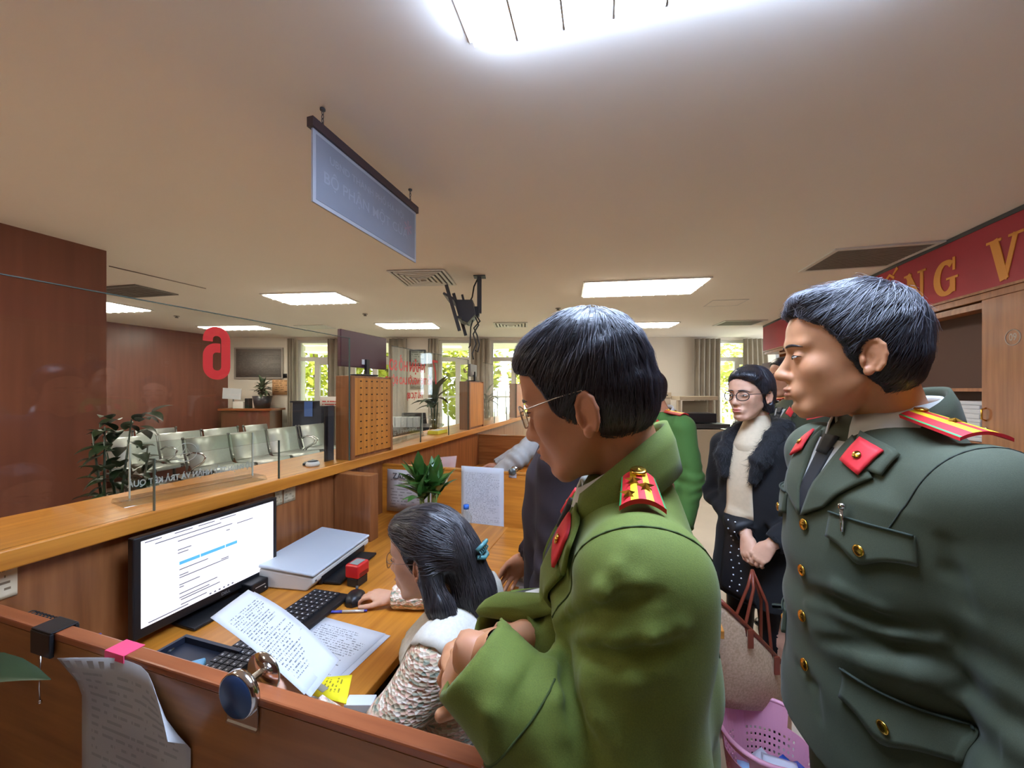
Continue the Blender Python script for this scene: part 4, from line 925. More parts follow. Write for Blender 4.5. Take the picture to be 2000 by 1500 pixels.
# banner
bn = thing('banner', 'long red banner with orange serif capitals above the cabinet', 'banner', C(0, TC-.005, 0), RT)
MB().box((-.012, .6, ZK+.05), (.0, 7.25, 2.59)).build('cloth', mat('banner_red', 'a82034', .55, var=.12, vscale=3), bn)
MB().box((-.016, .6, 2.591), (.06, 7.25, ZC-.002)).build('top_rail', M_dgrey, bn); MB().box((-.016, .6, ZK+.046), (.004, 7.25, ZK+.062)).build('bottom_rail', wc, bn)
M_or = mat('banner_orange', 'dd9236', .55)
def blet(ch, s_, h_=.26, w_=.20):
    """serif capital made of strokes; reading direction is towards the camera (-s)"""
    mb = MB(); x, y, t = w_/2, h_/2, .05; sf = .016
    def ser(cx, cy, ww=.085): ribbon(mb, [(cx-ww/2, cy), (cx+ww/2, cy)], sf, .004)
    if ch in 'OÔỐ':
        q = arc(0, 0, x-.02, y-.02, 0, 360, 28); ribbon(mb, q, [.03+.03*abs(math.cos(math.radians(i*360/28))) for i in range(29)], .004)
        if ch != 'O':
            ribbon(mb, [(-.06, y+.025), (0, y+.065), (.06, y+.025)], .022, .004); ribbon(mb, [(.045, y+.055), (.10, y+.10)], [.014, .03], .004)
    elif ch == 'N':
        ribbon(mb, [(-x+.03, -y), (-x+.03, y)], .032, .004); ribbon(mb, [(x-.03, -y), (x-.03, y)], .032, .004); ribbon(mb, [(-x+.02, y), (x-.03, -y)], t, .0045)
        ser(-x+.02, y-sf/2); ser(-x+.03, -y+sf/2); ser(x-.03, y-sf/2)
    elif ch == 'G':
        q = arc(0, 0, x-.02, y-.02, 50, 318, 24); ribbon(mb, q, [.03+.03*abs(math.cos(math.radians(50+i*268/24))) for i in range(25)], .004)
        ribbon(mb, [(x-.04, -y+.02), (x-.04, -.01)], .045, .0045); ser(x-.045, -.01, .10); ribbon(mb, [(x-.03, y-.09), (x-.03, y)], .02, .004)
    elif ch == 'S':
        q = arc(0, y/2-.005, x-.03, y/2-.015, 35, 270, 16)+arc(0, -y/2+.01, x-.03, y/2-.015, 90, -145, 16); ribbon(mb, q, .046, .004)
        ribbon(mb, [(x-.045, y-.08), (x-.045, y)], .018, .004); ribbon(mb, [(-x+.045, -y), (-x+.045, -y+.08)], .018, .004)
    elif ch in 'VÀA':
        sg = 1 if ch == 'V' else -1
        ribbon(mb, [(-x+.03, sg*y), (0, -sg*y)], .055 if ch == 'V' else .03, .0045); ribbon(mb, [(x-.03, sg*y), (0, -sg*y)], .03 if ch == 'V' else .055, .004); ser(-x+.03, sg*(y-sf/2), .1); ser(x-.03, sg*(y-sf/2), .09)
        if ch != 'V': ribbon(mb, [(-.05, -.03), (.05, -.03)], .02, .004)
        if ch == 'À': ribbon(mb, [(-.06, y+.09), (.0, y+.04)], [.03, .014], .004)
    o = mb.build('letter', M_or, bn); o.matrix_local = frame((-.0125, s_, 2.35), (0, -1, 0), (0, 0, 1)); return o
for ch, u in (('S', 1665), ('Ố', 1738), ('N', 1788), ('G', 1848), ('V', 1963)):
    p = ont(u, 560, TC-.0175); s_ = p.dot(D1)
    if ch == 'S': s_ = 2.02*ont(1738, 560, TC-.0175).dot(D1)-1.02*ont(1788, 560, TC-.0175).dot(D1)
    blet(ch, s_)
blet('À', ont(1963, 500, TC-.0175).dot(D1)-.36)
# ------------------------------------------------------------------ pink basket with packets
p = onz(1478, 1424, .30); r = thing('laundry_basket', 'pink plastic basket with square holes on the floor', 'basket', (p.x+.035, p.y-.02, 0), .2)
M_pink = mat('pink_plastic', 'e8a3b8', .4)
RX, RY, HB = .17, .15, .31
def bp(a, k, off=0): rx, ry = RX*(.74+.26*k)+off, RY*(.74+.26*k)+off; return (rx*math.cos(a), ry*math.sin(a), .004+HB*k)
mb = MB(); n = 56; rows = 13
for i in range(n):
    a0, a1 = 2*math.pi*i/n, 2*math.pi*(i+1)/n; am = (a0+a1)/2; solid = (i % 14) in (0, 1, 13)
    hand = abs(math.sin(am)) < .24
    for j in range(rows):
        k0, k1 = j/rows, (j+1)/rows
        if 2 <= j <= 8 and not solid:
            e = .28
            A = [bp(a0, k0), bp(a1, k0), bp(a1, k1), bp(a0, k1)]; B_ = [bp(a0+(a1-a0)*e, k0+(k1-k0)*e), bp(a1-(a1-a0)*e, k0+(k1-k0)*e), bp(a1-(a1-a0)*e, k1-(k1-k0)*e), bp(a0+(a1-a0)*e, k1-(k1-k0)*e)]
            mb.add(A+B_, [(0, 1, 5, 4), (1, 2, 6, 5), (2, 3, 7, 6), (3, 0, 4, 7)])
        elif j in (10, 11) and (i % 28) in (25, 26, 27, 0, 1, 2, 3): continue
        else: mb.add([bp(a0, k0), bp(a1, k0), bp(a1, k1), bp(a0, k1)], [(0, 1, 2, 3)])
o = mb.build('wall', M_pink, r, fixn=False); w_ = o.modifiers.new('w', 'WELD'); w_.merge_threshold = .0005; so = o.modifiers.new('s', 'SOLIDIFY'); so.thickness = .003
MB().tube([Vector(bp(a, 1, .003))+Vector((0, 0, .003)) for a in np.linspace(0, 6.283, 49)[:-1]], .008, 8, closed=True).build('rim', M_pink, r)
MB().prism([bp(a, 0) for a in np.linspace(0, 6.283, 33)[:-1]], (0, 0, .003)).build('floor_plate', M_pink, r)
M_pk = [mat('packet_blue', '2a5fc0', .35), mat('packet_white', 'd9dee6', .35), mat('packet_lightblue', '9fc3e6', .35)]
rnd = random.Random(11)
for k in range(14):
    a = rnd.uniform(0, 6.28); q = rnd.uniform(0, .09); z = .05+.0115*k
    R = Matrix.Rotation(rnd.uniform(0, 6), 3, 'Z') @ Matrix.Rotation(rnd.uniform(-.5, .5), 3, 'X')
    P = []
    for i in range(6):
        for j in range(5):
            x, y = (i/5-.5)*.11, (j/4-.5)*.075; P.append(R @ Vector((x, y, .008*math.sin(math.pi*i/5)*math.sin(math.pi*j/4)+.002*math.sin(i*3+k)))+Vector((p.x+.035+q*math.cos(a)*.85, p.y-.02+q*math.sin(a)*.65, z)))
    o = MB().grid(P, 6, 5).build('wrapper', [M_pk[k % 3]], None); o.modifiers.new('s', 'SOLIDIFY').thickness = .004
    tag(o, 'crumpled blue and white packet in the pink basket', 'packet', 'packets thrown in the pink basket')
# ------------------------------------------------------------------ photocopier corner under the right curtain
p = at(1358, 850, 6.6); kk = 6.6/F; r = thing('photocopier', 'beige photocopier with an open paper frame below the pleated curtain', 'photocopier', (p.x, p.y, 0)); be = mat('copier_beige', 'b5a893', .6)
X = lambda u: (u-1358)*kk
Z = lambda v: H-(v-HZ)*kk
MB().box((X(1318), -.25, 0), (X(1402), .3, Z(836))).build('cabinet', be, r, bevel=.01); MB().box((X(1322), -.25, Z(834)), (X(1410), .25, Z(826))).build('glass_deck', M_dgrey, r)
MB().box((X(1322), -.2, Z(824)), (X(1388), .2, Z(806))).build('scanner', M_potd, r, bevel=.01)
for u in (1322, 1384): MB().box((X(u), -.05, Z(805)), (X(u+5), .02, Z(782))).build('frame_post', be, r)
MB().box((X(1320), -.15, Z(781)), (X(1394), .2, Z(774))).build('frame_top', be, r, bevel=.005); MB().box((X(1336), .05, Z(805)), (X(1384), .07, Z(783))).build('tray', mat('tray_beige', 'a59a80', .6), r)
r = thing('file_cabinet', 'pale low file cabinet left of the photocopier', 'cabinet', (at(1302, 850, 6.9).x-.13, 6.95, 0)); MB().box((-.3, -.2, 0), (.14, .25, 1.40)).build('body', mat('pale_cabinet', 'b3a99c', .6), r, bevel=.005); MB().box((-.31, -.21, 1.401), (.15, .25, 1.5)).build('top_tray', be, r, bevel=.005)
for x in (-.22, -.1, .02): MB().box((x, -.212, 1.44), (x+.07, -.2105, 1.46)).build('slot', M_gdark, r)
o = MB().box((-.03, -.25, 1.30), (.0, .25, 1.98)).build('maroon_panel', mat('maroon_board', '4a1e2c', .5), loc=C(6.9, TR-.03 if False else TC-.03, 0), rot=(0, 0, RT)); tag(o, 'dark maroon panel on the right wall beside the slanted curtain', 'panel')
MB().box((-.031, -.2, 1.4), (-.0302, .2, 1.9)).build('face', mat('maroon_face', '5c2636', .4), o)
# ------------------------------------------------------------------ signed-distance sculpting kit for people
class Vol:
    def __init__(s, lo, hi, h):
        s.lo = np.array(lo, np.float32); s.h = h; s.n = (np.ceil((np.array(hi)-s.lo)/h)+1).astype(int)
        s.F = np.full(s.n, 0.5, np.float32); s.ax = [s.lo[i]+h*np.arange(s.n[i], dtype=np.float32) for i in range(3)]
    def sub(s, lo, hi):
        sl = []
        for i in range(3):
            a = int(max(0, math.floor((lo[i]-s.lo[i])/s.h))); b = int(min(s.n[i], math.ceil((hi[i]-s.lo[i])/s.h)+1)); sl.append(slice(a, max(a, b)))
        return tuple(sl), s.ax[0][sl[0]][:, None, None], s.ax[1][sl[1]][None, :, None], s.ax[2][sl[2]][None, None, :]
    def op(s, fn, lo, hi, k=0.01, mode='u'):
        m = abs(k)+4*s.h; sl, X, Y, Z = s.sub([x-m for x in lo], [x+m for x in hi])
        if any(q.stop <= q.start for q in sl): return s
        d = fn(X, Y, Z).astype(np.float32); A = s.F[sl]; k = max(k, 1e-5)
        if mode == 'u':
            t = np.clip(.5+.5*(A-d)/k, 0, 1); s.F[sl] = A+(d-A)*t-k*t*(1-t)
        else:
            d = -d; t = np.clip(.5-.5*(A-d)/k, 0, 1); s.F[sl] = A+(d-A)*t+k*t*(1-t)
        return s
    def ell(s, c, r, k=.01, R=None, mode='u'):
        c = np.array(c, float); r = np.array(r, float); mr = r.max() if R is not None else r
        def fn(X, Y, Z):
            x, y, z = X-c[0], Y-c[1], Z-c[2]
            if R is not None: x, y, z = (R[0][i]*x+R[1][i]*y+R[2][i]*z for i in range(3))
            k0 = np.sqrt((x/r[0])**2+(y/r[1])**2+(z/r[2])**2)+1e-6; k1 = np.sqrt((x/r[0]**2)**2+(y/r[1]**2)**2+(z/r[2]**2)**2)+1e-6
            return k0*(k0-1)/k1
        return s.op(fn, c-mr, c+mr, k, mode)
    def rc(s, a, b, r1, r2, k=.01, mode='u', flat=None):
        a, b = np.array(a, float), np.array(b, float); ba = b-a; L2 = max(float(ba.dot(ba)), 1e-9); m = max(r1, r2)
        def fn(X, Y, Z):
            x, y, z = X-a[0], Y-a[1], Z-a[2]; t = np.clip((x*ba[0]+y*ba[1]+z*ba[2])/L2, 0, 1)
            dx, dy, dz = x-t*ba[0], y-t*ba[1], z-t*ba[2]
            return np.sqrt(dx*dx+dy*dy+dz*dz)-(r1+(r2-r1)*t)
        return s.op(fn, np.minimum(a, b)-m, np.maximum(a, b)+m, k, mode)
    def chain(s, pts, rs, k=.01, k2=.004):
        for i in range(len(pts)-1): s.rc(pts[i], pts[i+1], rs[i], rs[i+1], k if i == 0 else k2)
        return s
    def loft(s, secs, k=.02, e=2.3, mode='u'):
        """secs: (z, cx, cy, rx, ry) from bottom to top"""
        S = np.array(secs, float); zs = S[:, 0]
        def fn(X, Y, Z):
            z = Z.ravel(); f = [np.interp(z, zs, S[:, i])[None, None, :] for i in range(1, 5)]
            g = ((np.abs(X-f[0])/f[2])**e+(np.abs(Y-f[1])/f[3])**e)**(1/e); d = (g-1)*np.minimum(f[2], f[3])
            return np.maximum(d, np.maximum(zs[0]-Z, Z-zs[-1]))
        lo = (min(S[:, 1]-S[:, 3]), min(S[:, 2]-S[:, 4]), zs[0]); hi = (max(S[:, 1]+S[:, 3]), max(S[:, 2]+S[:, 4]), zs[-1])
        return s.op(fn, lo, hi, k, mode)
    def disp(s, fn, lo, hi):
        sl, X, Y, Z = s.sub(lo, hi); s.F[sl] += fn(X, Y, Z).astype(np.float32); return s
    def mesh(s):
        F_, h = s.F, s.h; S = F_ < 0; c = np.zeros(tuple(x-1 for x in F_.shape), np.int8)
        for i in (0, 1):
            for j in (0, 1):
                for k in (0, 1): c += S[i:S.shape[0]-1+i, j:S.shape[1]-1+j, k:S.shape[2]-1+k]
        mask = (c > 0) & (c < 8); ids = np.argwhere(mask); n = len(ids); idx = np.full(mask.shape, -1, np.int32); idx[mask] = np.arange(n)
        acc = np.zeros((n, 3)); cnt = np.zeros(n); cor = [(i, j, k) for i in (0, 1) for j in (0, 1) for k in (0, 1)]
        val = {q: F_[ids[:, 0]+q[0], ids[:, 1]+q[1], ids[:, 2]+q[2]] for q in cor}
        for a in cor:
            for ax in range(3):
                if a[ax] == 0:
                    b = list(a); b[ax] = 1; b = tuple(b); fa, fb = val[a], val[b]; m = (fa < 0) != (fb < 0)
                    t = fa[m]/(fa[m]-fb[m]); p = np.tile(np.array(a, float), (m.sum(), 1)); p[:, ax] += t; acc[m] += p; cnt[m] += 1
        V = s.lo+h*(ids+acc/np.maximum(cnt, 1)[:, None]); Q = []
        for ax in range(3):
            o1, o2 = [(1, 2), (2, 0), (0, 1)][ax]
            A = [slice(None)]*3; B = [slice(None)]*3; A[ax] = slice(0, -1); B[ax] = slice(1, None)
            sa, sb = S[tuple(A)], S[tuple(B)]; e = np.argwhere(sa != sb); e = e[(e[:, o1] > 0) & (e[:, o2] > 0) & (e[:, o1] < S.shape[o1]-1) & (e[:, o2] < S.shape[o2]-1)]
            fl = sa[e[:, 0], e[:, 1], e[:, 2]]
            def cell(d1, d2):
                q = e.copy(); q[:, o1] -= d1; q[:, o2] -= d2; return idx[q[:, 0], q[:, 1], q[:, 2]]
            q = np.stack([cell(1, 1), cell(0, 1), cell(0, 0), cell(1, 0)], 1); q[~fl] = q[~fl][:, ::-1]; Q.append(q)
        Q = np.concatenate(Q); Q = Q[(Q >= 0).all(1)]
        return V, Q
def npmesh(name, parts, mats, parent, smooth=True, col=None):
    """parts: list of (V, Q) joined into one mesh; col: per-vertex colours"""
    V = np.concatenate([p[0] for p in parts]); off = 0; Q = []
    for v, q in parts: Q.append(q+off); off += len(v)
    Q = np.concatenate(Q); me = bpy.data.meshes.new(name)
    me.vertices.add(len(V)); me.vertices.foreach_set('co', V.astype(np.float32).ravel()); me.loops.add(Q.size); me.loops.foreach_set('vertex_index', Q.astype(np.int32).ravel())
    me.polygons.add(len(Q)); me.polygons.foreach_set('loop_start', np.arange(0, Q.size, 4, dtype=np.int32)); me.polygons.foreach_set('loop_total', np.full(len(Q), 4, np.int32))
    me.polygons.foreach_set('use_smooth', np.ones(len(Q), bool)); me.update(calc_edges=True); me.validate()
    for m in (mats if isinstance(mats, list) else [mats]): me.materials.append(m)
    if col is not None:
        a = me.color_attributes.new('Col', 'FLOAT_COLOR', 'POINT'); cc = np.ones((len(V), 4), np.float32); cc[:, :3] = col; a.data.foreach_set('color', cc.ravel())
    o = bpy.data.objects.new(name, me); COL.objects.link(o)
    if parent is not None: o.parent = parent
    return o
def tf(VQ, M):
    A = np.array(M)[:3, :3]; t = np.array(M)[:3, 3]; return (VQ[0] @ A.T+t, VQ[1])
def bvh_of(VQ): return BVHTree.FromPolygons([tuple(p) for p in VQ[0]], [tuple(int(i) for i in q) for q in VQ[1]])
# ---- head, hand
def head_vol(h=.003, female=False, neck_to=(0, .045, -.19), nr=.056, mouth=True, sc=1.0, EZ=-.010):
    v = Vol((-.115, -.14, -.26), (.115, .16, .15), h); j = .90 if female else 1.0
    v.ell((0, .012, .035), (.0755, .095, .088)); v.ell((0, -.024, -.030), (.060*j, .066, .086), .03); v.ell((0, -.045, .052), (.058, .045, .05), .03)
    v.ell((0, -.030, -.062), (.047*j, .052, .052), .02)
    v.rc((0, -.070, -.104), (0, -.076, -.100), .019*j, .016*j, .022)
    for s in (-1, 1):
        v.rc((s*.050*j, .004, -.052), (s*.022, -.064, -.101), .013, .013, .018)
        v.ell((s*.043*j, -.056, -.024), (.022, .022, .024), .018)
        v.ell((s*.040*j, -.032, -.045), (.019, .034, .034), .016)
        v.rc((s*.012, -.086, .027), (s*.046, -.071, .025), .009, .008, .014)
        v.ell((s*.032, -.101, .003), (.017, .016, .0105), .012, mode='s')
        v.ell((s*.032, -.0765, .002), (.0155, .0125, .0115), .005)
        v.rc((s*.012, -.0925, -.040), (s*.011, -.098, -.037), .0083, .0083, .007)
    v.rc((0, -.082, .014), (0, -.107, -.030), .0072, .0100, .011); v.ell((0, -.107, -.034), (.0112, .0102, .0092), .007)
    v.ell((0, -.085, -.070), (.028, .013, .020), .016)
    v.ell((0, -.0975, -.0625), (.021, .0072, .0058), .004); v.ell((0, -.0955, -.0735), (.0185, .0082, .0068), .004)
    v.rc((-.022, -.0995, -.0677), (.022, -.0995, -.0677), .0016, .0016, .003, 's')
    v.ell((0, -.094, -.087), (.02, .008, .006), .010, mode='s')
    for s in (-1, 1):
        E = lambda an, k=1.0: (s*(.0765+.0085*(.5+.5*math.cos(math.radians(an)))*k), .0175+.0150*k*math.cos(math.radians(an))-.004*math.sin(math.radians(an))*k*-1*.6, EZ+.0285*k*math.sin(math.radians(an)))
        R = np.array(Matrix.Rotation(s*math.radians(-26), 3, 'Z') @ Matrix.Rotation(math.radians(-8), 3, 'X'))
        v.ell((s*.0785, .018, EZ), (.0040, .0150, .0275), .004, R)
        P_ = [E(q) for q in (215, 180, 145, 110, 75, 40, 5, -30, -60)]; v.chain(P_, [.0030, .0034, .0038, .0042, .0044, .0044, .0040, .0036, .0036], .003, .002)
        P_ = [E(q, .62) for q in (100, 60, 20, -20, -55)]; v.chain(P_, [.0024, .0030, .0032, .0030, .0026], .003, .002)
        v.ell((s*.0835, .012, EZ-.004), (.0055, .0068, .0105), .003, None, 's')
        v.ell((s*.0790, .0105, EZ-.0255), (.0052, .0075, .0085), .004); v.ell((s*.0795, .0035, EZ-.006), (.0042, .0038, .0075), .003)
    v.rc((0, .040, -.035), neck_to, nr*.92, nr*1.08, .014)
    return v
LIP = np.array(lin('a4524c')[:3]); 
def head_col(V, skin, lip=None):
    c = np.tile(np.array(skin), (len(V), 1)); lp = LIP if lip is None else np.array(lip)
    m = np.exp(-(V[:, 0]/.0185)**4-((V[:, 2]+.0677)/.0088)**4)*(V[:, 1] < -.088); c = c*(1-m[:, None]*.8)+lp*m[:, None]*.8
    m = np.exp(-((np.abs(V[:, 0])-.045)/.02)**2-((V[:, 2]+.025)/.02)**2)*.18; c = c*(1-m[:, None])+c*np.array([1.0, .78, .72])*m[:, None]
    m = np.exp(-((np.abs(V[:, 0])-.082)/.01)**2)*.25; c = c*(1-m[:, None])+c*np.array([1.0, .72, .66])*m[:, None]
    return c
def hand_mesh(curl=(.5, .6, .4), spread=.05, thumb=.6, h=.0024, side=1, sc=1.0, fcurl=None, thumb_in=0.0):
    """+x along the fingers, +z back of the hand, thumb towards +y*side"""
    v = Vol((-.06, -.075, -.105), (.20, .085, .05), h)
    v.rc((-.05, 0, 0), (.0, 0, 0), .0245, .024, .01); v.ell((.018, 0, 0), (.035, .031, .0165), .02); v.ell((.055, 0, .0), (.043, .041, .0145), .02)
    v.ell((.03, side*.024, -.008), (.03, .018, .015), .012)
    ys = [.0285, .0095, -.0095, -.0275]; ln = [.070, .079, .073, .056]
    for i in range(4):
        p = np.array([.083-.004*abs(i-1.2), side*ys[i], .002]); a = 0; yaw = side*spread*(1.5-i); cu = fcurl[i] if fcurl else curl; r0 = [.0092, .0095, .009, .0078][i]
        for q, f in enumerate((.46, .30, .24)):
            a += cu[q]; L_ = ln[i]*f; d = np.array([math.cos(a)*math.cos(yaw), math.sin(yaw)*math.cos(a), -math.sin(a)]); p2 = p+d*L_
            v.rc(p, p2, r0*(1-.07*q), r0*(1-.07*(q+1)), .006 if q == 0 else .002); p = p2
    p = np.array([.022, side*.03, -.008]); an = thumb
    for q, (L_, r0) in enumerate(((.036, .0115), (.032, .0102), (.026, .0092))):
        d = np.array([math.cos(an), side*math.sin(an), -.25-thumb_in*(q+1)*.5]); d /= np.linalg.norm(d); p2 = p+d*L_; v.rc(p, p2, r0, r0*.93, .007 if q == 0 else .002); p = p2; an -= .28
    V, Q = v.mesh(); return V*sc, Q
def hand_frame(wrist, fingers, back):
    x = Vector(fingers).normalized(); z = Vector(back); z = (z-x*z.dot(x)).normalized(); y = z.cross(x); m = Matrix((x, y, z)).transposed().to_4x4(); m.translation = Vector(wrist); return m
def waves(seed, n=9, freq=22., stretch=(1, 1, .5)):
    r = np.random.RandomState(seed); D = r.normal(size=(n, 3))*np.array(stretch)*freq; ph = r.uniform(0, 6.28, n)
    def fn(X, Y, Z):
        o = 0
        for d, p in zip(D, ph): o = o+np.sin(d[0]*X+d[1]*Y+d[2]*Z+p)
        return o/n**.5
    return fn
M_skin = mat('skin', attr='Col', rough=.48, sub=.12, var=.06, vscale=60, spec=.4)
SK1 = lin('c68c69')[:3]; SK2 = lin('cb9168')[:3]; SKF = lin('d3a386')[:3]
def hairmat(name, c1, c2, rough=.38): return mat(name, c1, rough=rough, col2=c2, vscale=14, stretch=(9, 1.2, 9), bump=.25, bscale=40, spec=.5)
M_hair = hairmat('black_hair', '26262b', '0d0d12')
def hair_short(h=.0032, sc=1.0, top=.014, fringe=.0, thick=.010, front=-.078, line=None, ez=0.0):
    """short man's cut; returns volume"""
    v = Vol((-.125, -.14, -.14), (.125, .15, .18), h)
    v.ell((0, .014, .036), (.0755+thick, .095+thick, .088+top)); v.ell((0, -.045, .072), (.060+thick*.8, .048, .050), .03)
    v.ell((0, .045, -.02), (.060+thick*.5, .062, .06), .03)
    zs = line or [(-.20, .05), (-.085, .05), (-.06, .036), (-.045, .012), (-.02, -.018), (.0, -.026), (.03, -.036), (.055, -.058), (.075, front), (.092, front-.012), (.11, -.2), (.3, -.3)]
    Z_ = np.array([a for a, b in zs]); Y_ = np.array([b for a, b in zs])
    def cut(X, Y, Z): return np.maximum((Y-np.interp(Z.ravel(), Z_, Y_)[None, None, :])*.8, -1)+0*X
    v.op(cut, (-.2, -.2, -.2), (.2, .2, .2), .006, 's')
    v.op(lambda X, Y, Z: Z+.100+0*X+0*Y-.25*(Y-.09), (-.2, -.2, -.2), (.2, .2, .2), .008, 's')
    for s in (-1, 1): v.ell((s*.086, .018, -.014+ez), (.026, .020, .038), .006, None, 's')
    return v
def strands(VQ, name, m, parent, n, L_, flow, r0=.0006, lift=.002, seed=1, rootf=None, seg=6, jitter=.25, M=None):
    """thin tapering hair strands lying on the mesh VQ; flow(p)->direction (same space)"""
    b = bvh_of(VQ); rnd = random.Random(seed); V, Q = VQ; mb_v = []; mb_q = []; made = 0; tries = 0
    while made < n and tries < n*4:
        tries += 1; q = Q[rnd.randrange(len(Q))]; p = Vector(V[q[0]])
        if rootf and not rootf(p): continue
        l_ = L_*rnd.uniform(.6, 1.25); st = l_/seg; pts = []; nn = None; d0 = None; jv = Vector((rnd.gauss(0, jitter), rnd.gauss(0, jitter), rnd.gauss(0, jitter)))
        for i in range(seg+1):
            loc, nrm, _, _ = b.find_nearest(p)
            if loc is None: break
            lf = lift*(.3+rnd.random()*.5)+lift*2.2*(i/seg)**2*abs(jv.x)
            pts.append((loc+nrm*lf, nrm)); d = Vector(flow(loc))+jv*.5; d = d-nrm*d.dot(nrm)*.85
            if d.length < 1e-4: break
            p = loc+d.normalized()*st
        if len(pts) < 3: continue
        o = len(mb_v)
        for i, (pt, nr) in enumerate(pts):
            dd = (pts[min(i+1, len(pts)-1)][0]-pts[max(0, i-1)][0]).normalized(); sd_ = dd.cross(nr); sd_ = sd_.normalized() if sd_.length > 1e-6 else Vector((1, 0, 0)); r = r0*(1-.8*i/(len(pts)-1))
            mb_v += [pt-sd_*r, pt+nr*r, pt+sd_*r]
        for i in range(len(pts)-1):
            a = o+3*i; mb_q += [(a, a+1, a+4, a+3), (a+1, a+2, a+5, a+4)]
        made += 1
    if not mb_v: return None
    VQ2 = (np.array([tuple(p) for p in mb_v]), np.array(mb_q))
    if M is not None: VQ2 = tf(VQ2, M)
    ob = npmesh(name, [VQ2], m, parent); ob['kind'] = 'stuff'; return ob
# ---- patches lying on a garment
def cast(bvh, inv, u, v):
    o = inv @ Vector((0, 0, H)); d = (inv @ at(u, v, 1.0))-o
    l_, n, _, _ = bvh.ray_cast(o, d.normalized()); return (l_, n) if l_ is not None else (None, None)
def curve_pts(A, B, n, bulge=0.0):
    out = []
    for i in range(n+1):
        t = i/n; x, y = A[0]+(B[0]-A[0])*t, A[1]+(B[1]-A[1])*t; nx, ny = -(B[1]-A[1]), (B[0]-A[0]); k = bulge*math.sin(math.pi*t); out.append((x+nx*k, y+ny*k))
    return out
def patch(bvh, inv, quad, m, parent, name, off=.004, th=.003, nu=10, nv=8, edge=None, mats_fn=None, relief=None, ray=None):
    """quad: four pixel corners TL,TR,BR,BL projected on the garment, or ray = (corner points TL,TR,BR,BL, direction) in local space"""
    tl, tr, br, bl = quad or ((0, 0),)*4; top = []; idx = {}
    for i in range(nu+1):
        for j in range(nv+1):
            a, b = i/nu, j/nv
            u = (tl[0]*(1-a)+tr[0]*a)*(1-b)+(bl[0]*(1-a)+br[0]*a)*b; v_ = (tl[1]*(1-a)+tr[1]*a)*(1-b)+(bl[1]*(1-a)+br[1]*a)*b
            if edge: du, dv = edge(a, b); u += du; v_ += dv
            if ray:
                q_ = [Vector(x) for x in ray[0]]; p_ = (q_[0]*(1-a)+q_[1]*a)*(1-b)+(q_[3]*(1-a)+q_[2]*a)*b
                l_, n, _, _ = bvh.ray_cast(p_, Vector(ray[1]).normalized())
            else: l_, n = cast(bvh, inv, u, v_)
            top.append(None if l_ is None else (l_+n*(off+(relief(a, b) if relief else 0)), n, (a, b)))
    good = [t for t in top if t]
    if len(good) < 4: return None
    for k, t in enumerate(top):
        if t is None:
            i, j = divmod(k, nv+1); best = min((q for q in range(len(top)) if top[q]), key=lambda q: abs(q//(nv+1)-i)+abs(q % (nv+1)-j)); top[k] = top[best]
    P = [t[0] for t in top]; N = len(P); W = nv+1; fs = []; mi = []
    Bk = [t[0]-t[1]*th for t in top]
    for i in range(nu):
        for j in range(nv):
            fs.append((i*W+j, (i+1)*W+j, (i+1)*W+j+1, i*W+j+1)); mi.append(mats_fn((i+.5)/nu, (j+.5)/nv) if mats_fn else 0)
    rim = [i*W for i in range(nu+1)]+[nu*W+j for j in range(1, W)]+[i*W+nv for i in range(nu-1, -1, -1)]+[j for j in range(nv-1, 0, -1)]
    for a, b in zip(rim, rim[1:]+rim[:1]): fs.append((a, b, N+b, N+a)); mi.append(0)
    mb = MB(); mb.v = [tuple(p) for p in P+Bk]; mb.f = fs; mb.m = mi; mb.sm = [True]*len(fs)
    return mb.build(name, m, parent)
def button(bvh, inv, u, v, r, m, parent, name='button'):
    l_, n = cast(bvh, inv, u, v)
    if l_ is None: return None
    R = n.to_track_quat('Z', 'Y').to_matrix()
    o = MB().lathe([(r*.9, 0), (r, .0015), (r*.96, .003), (r*.8, .0026), (r*.6, .0042), (0, .0052)], 18, (0, 0, 0)).build(name, m, parent)
    o.location = l_+n*.0035; o.rotation_euler = R.to_euler()
    st = MB(); star(st, r*.62, .0012, .0048); q = st.build('embossed_star', m, o)
    return o
def star(mb, r, th, z=0.0, mi=0, ridge=.0):
    P = []
    for k in range(10):
        a = math.pi/2+k*math.pi/5; rr = r if k % 2 == 0 else r*.42; P.append((rr*math.cos(a), rr*math.sin(a), z))
    V = P+[(0, 0, z+th+ridge), (0, 0, z-.0005)]
    mb.add(V, [(i, (i+1) % 10, 10) for i in range(10)]+[((i+1) % 10, i, 11) for i in range(10)], mi); return mb
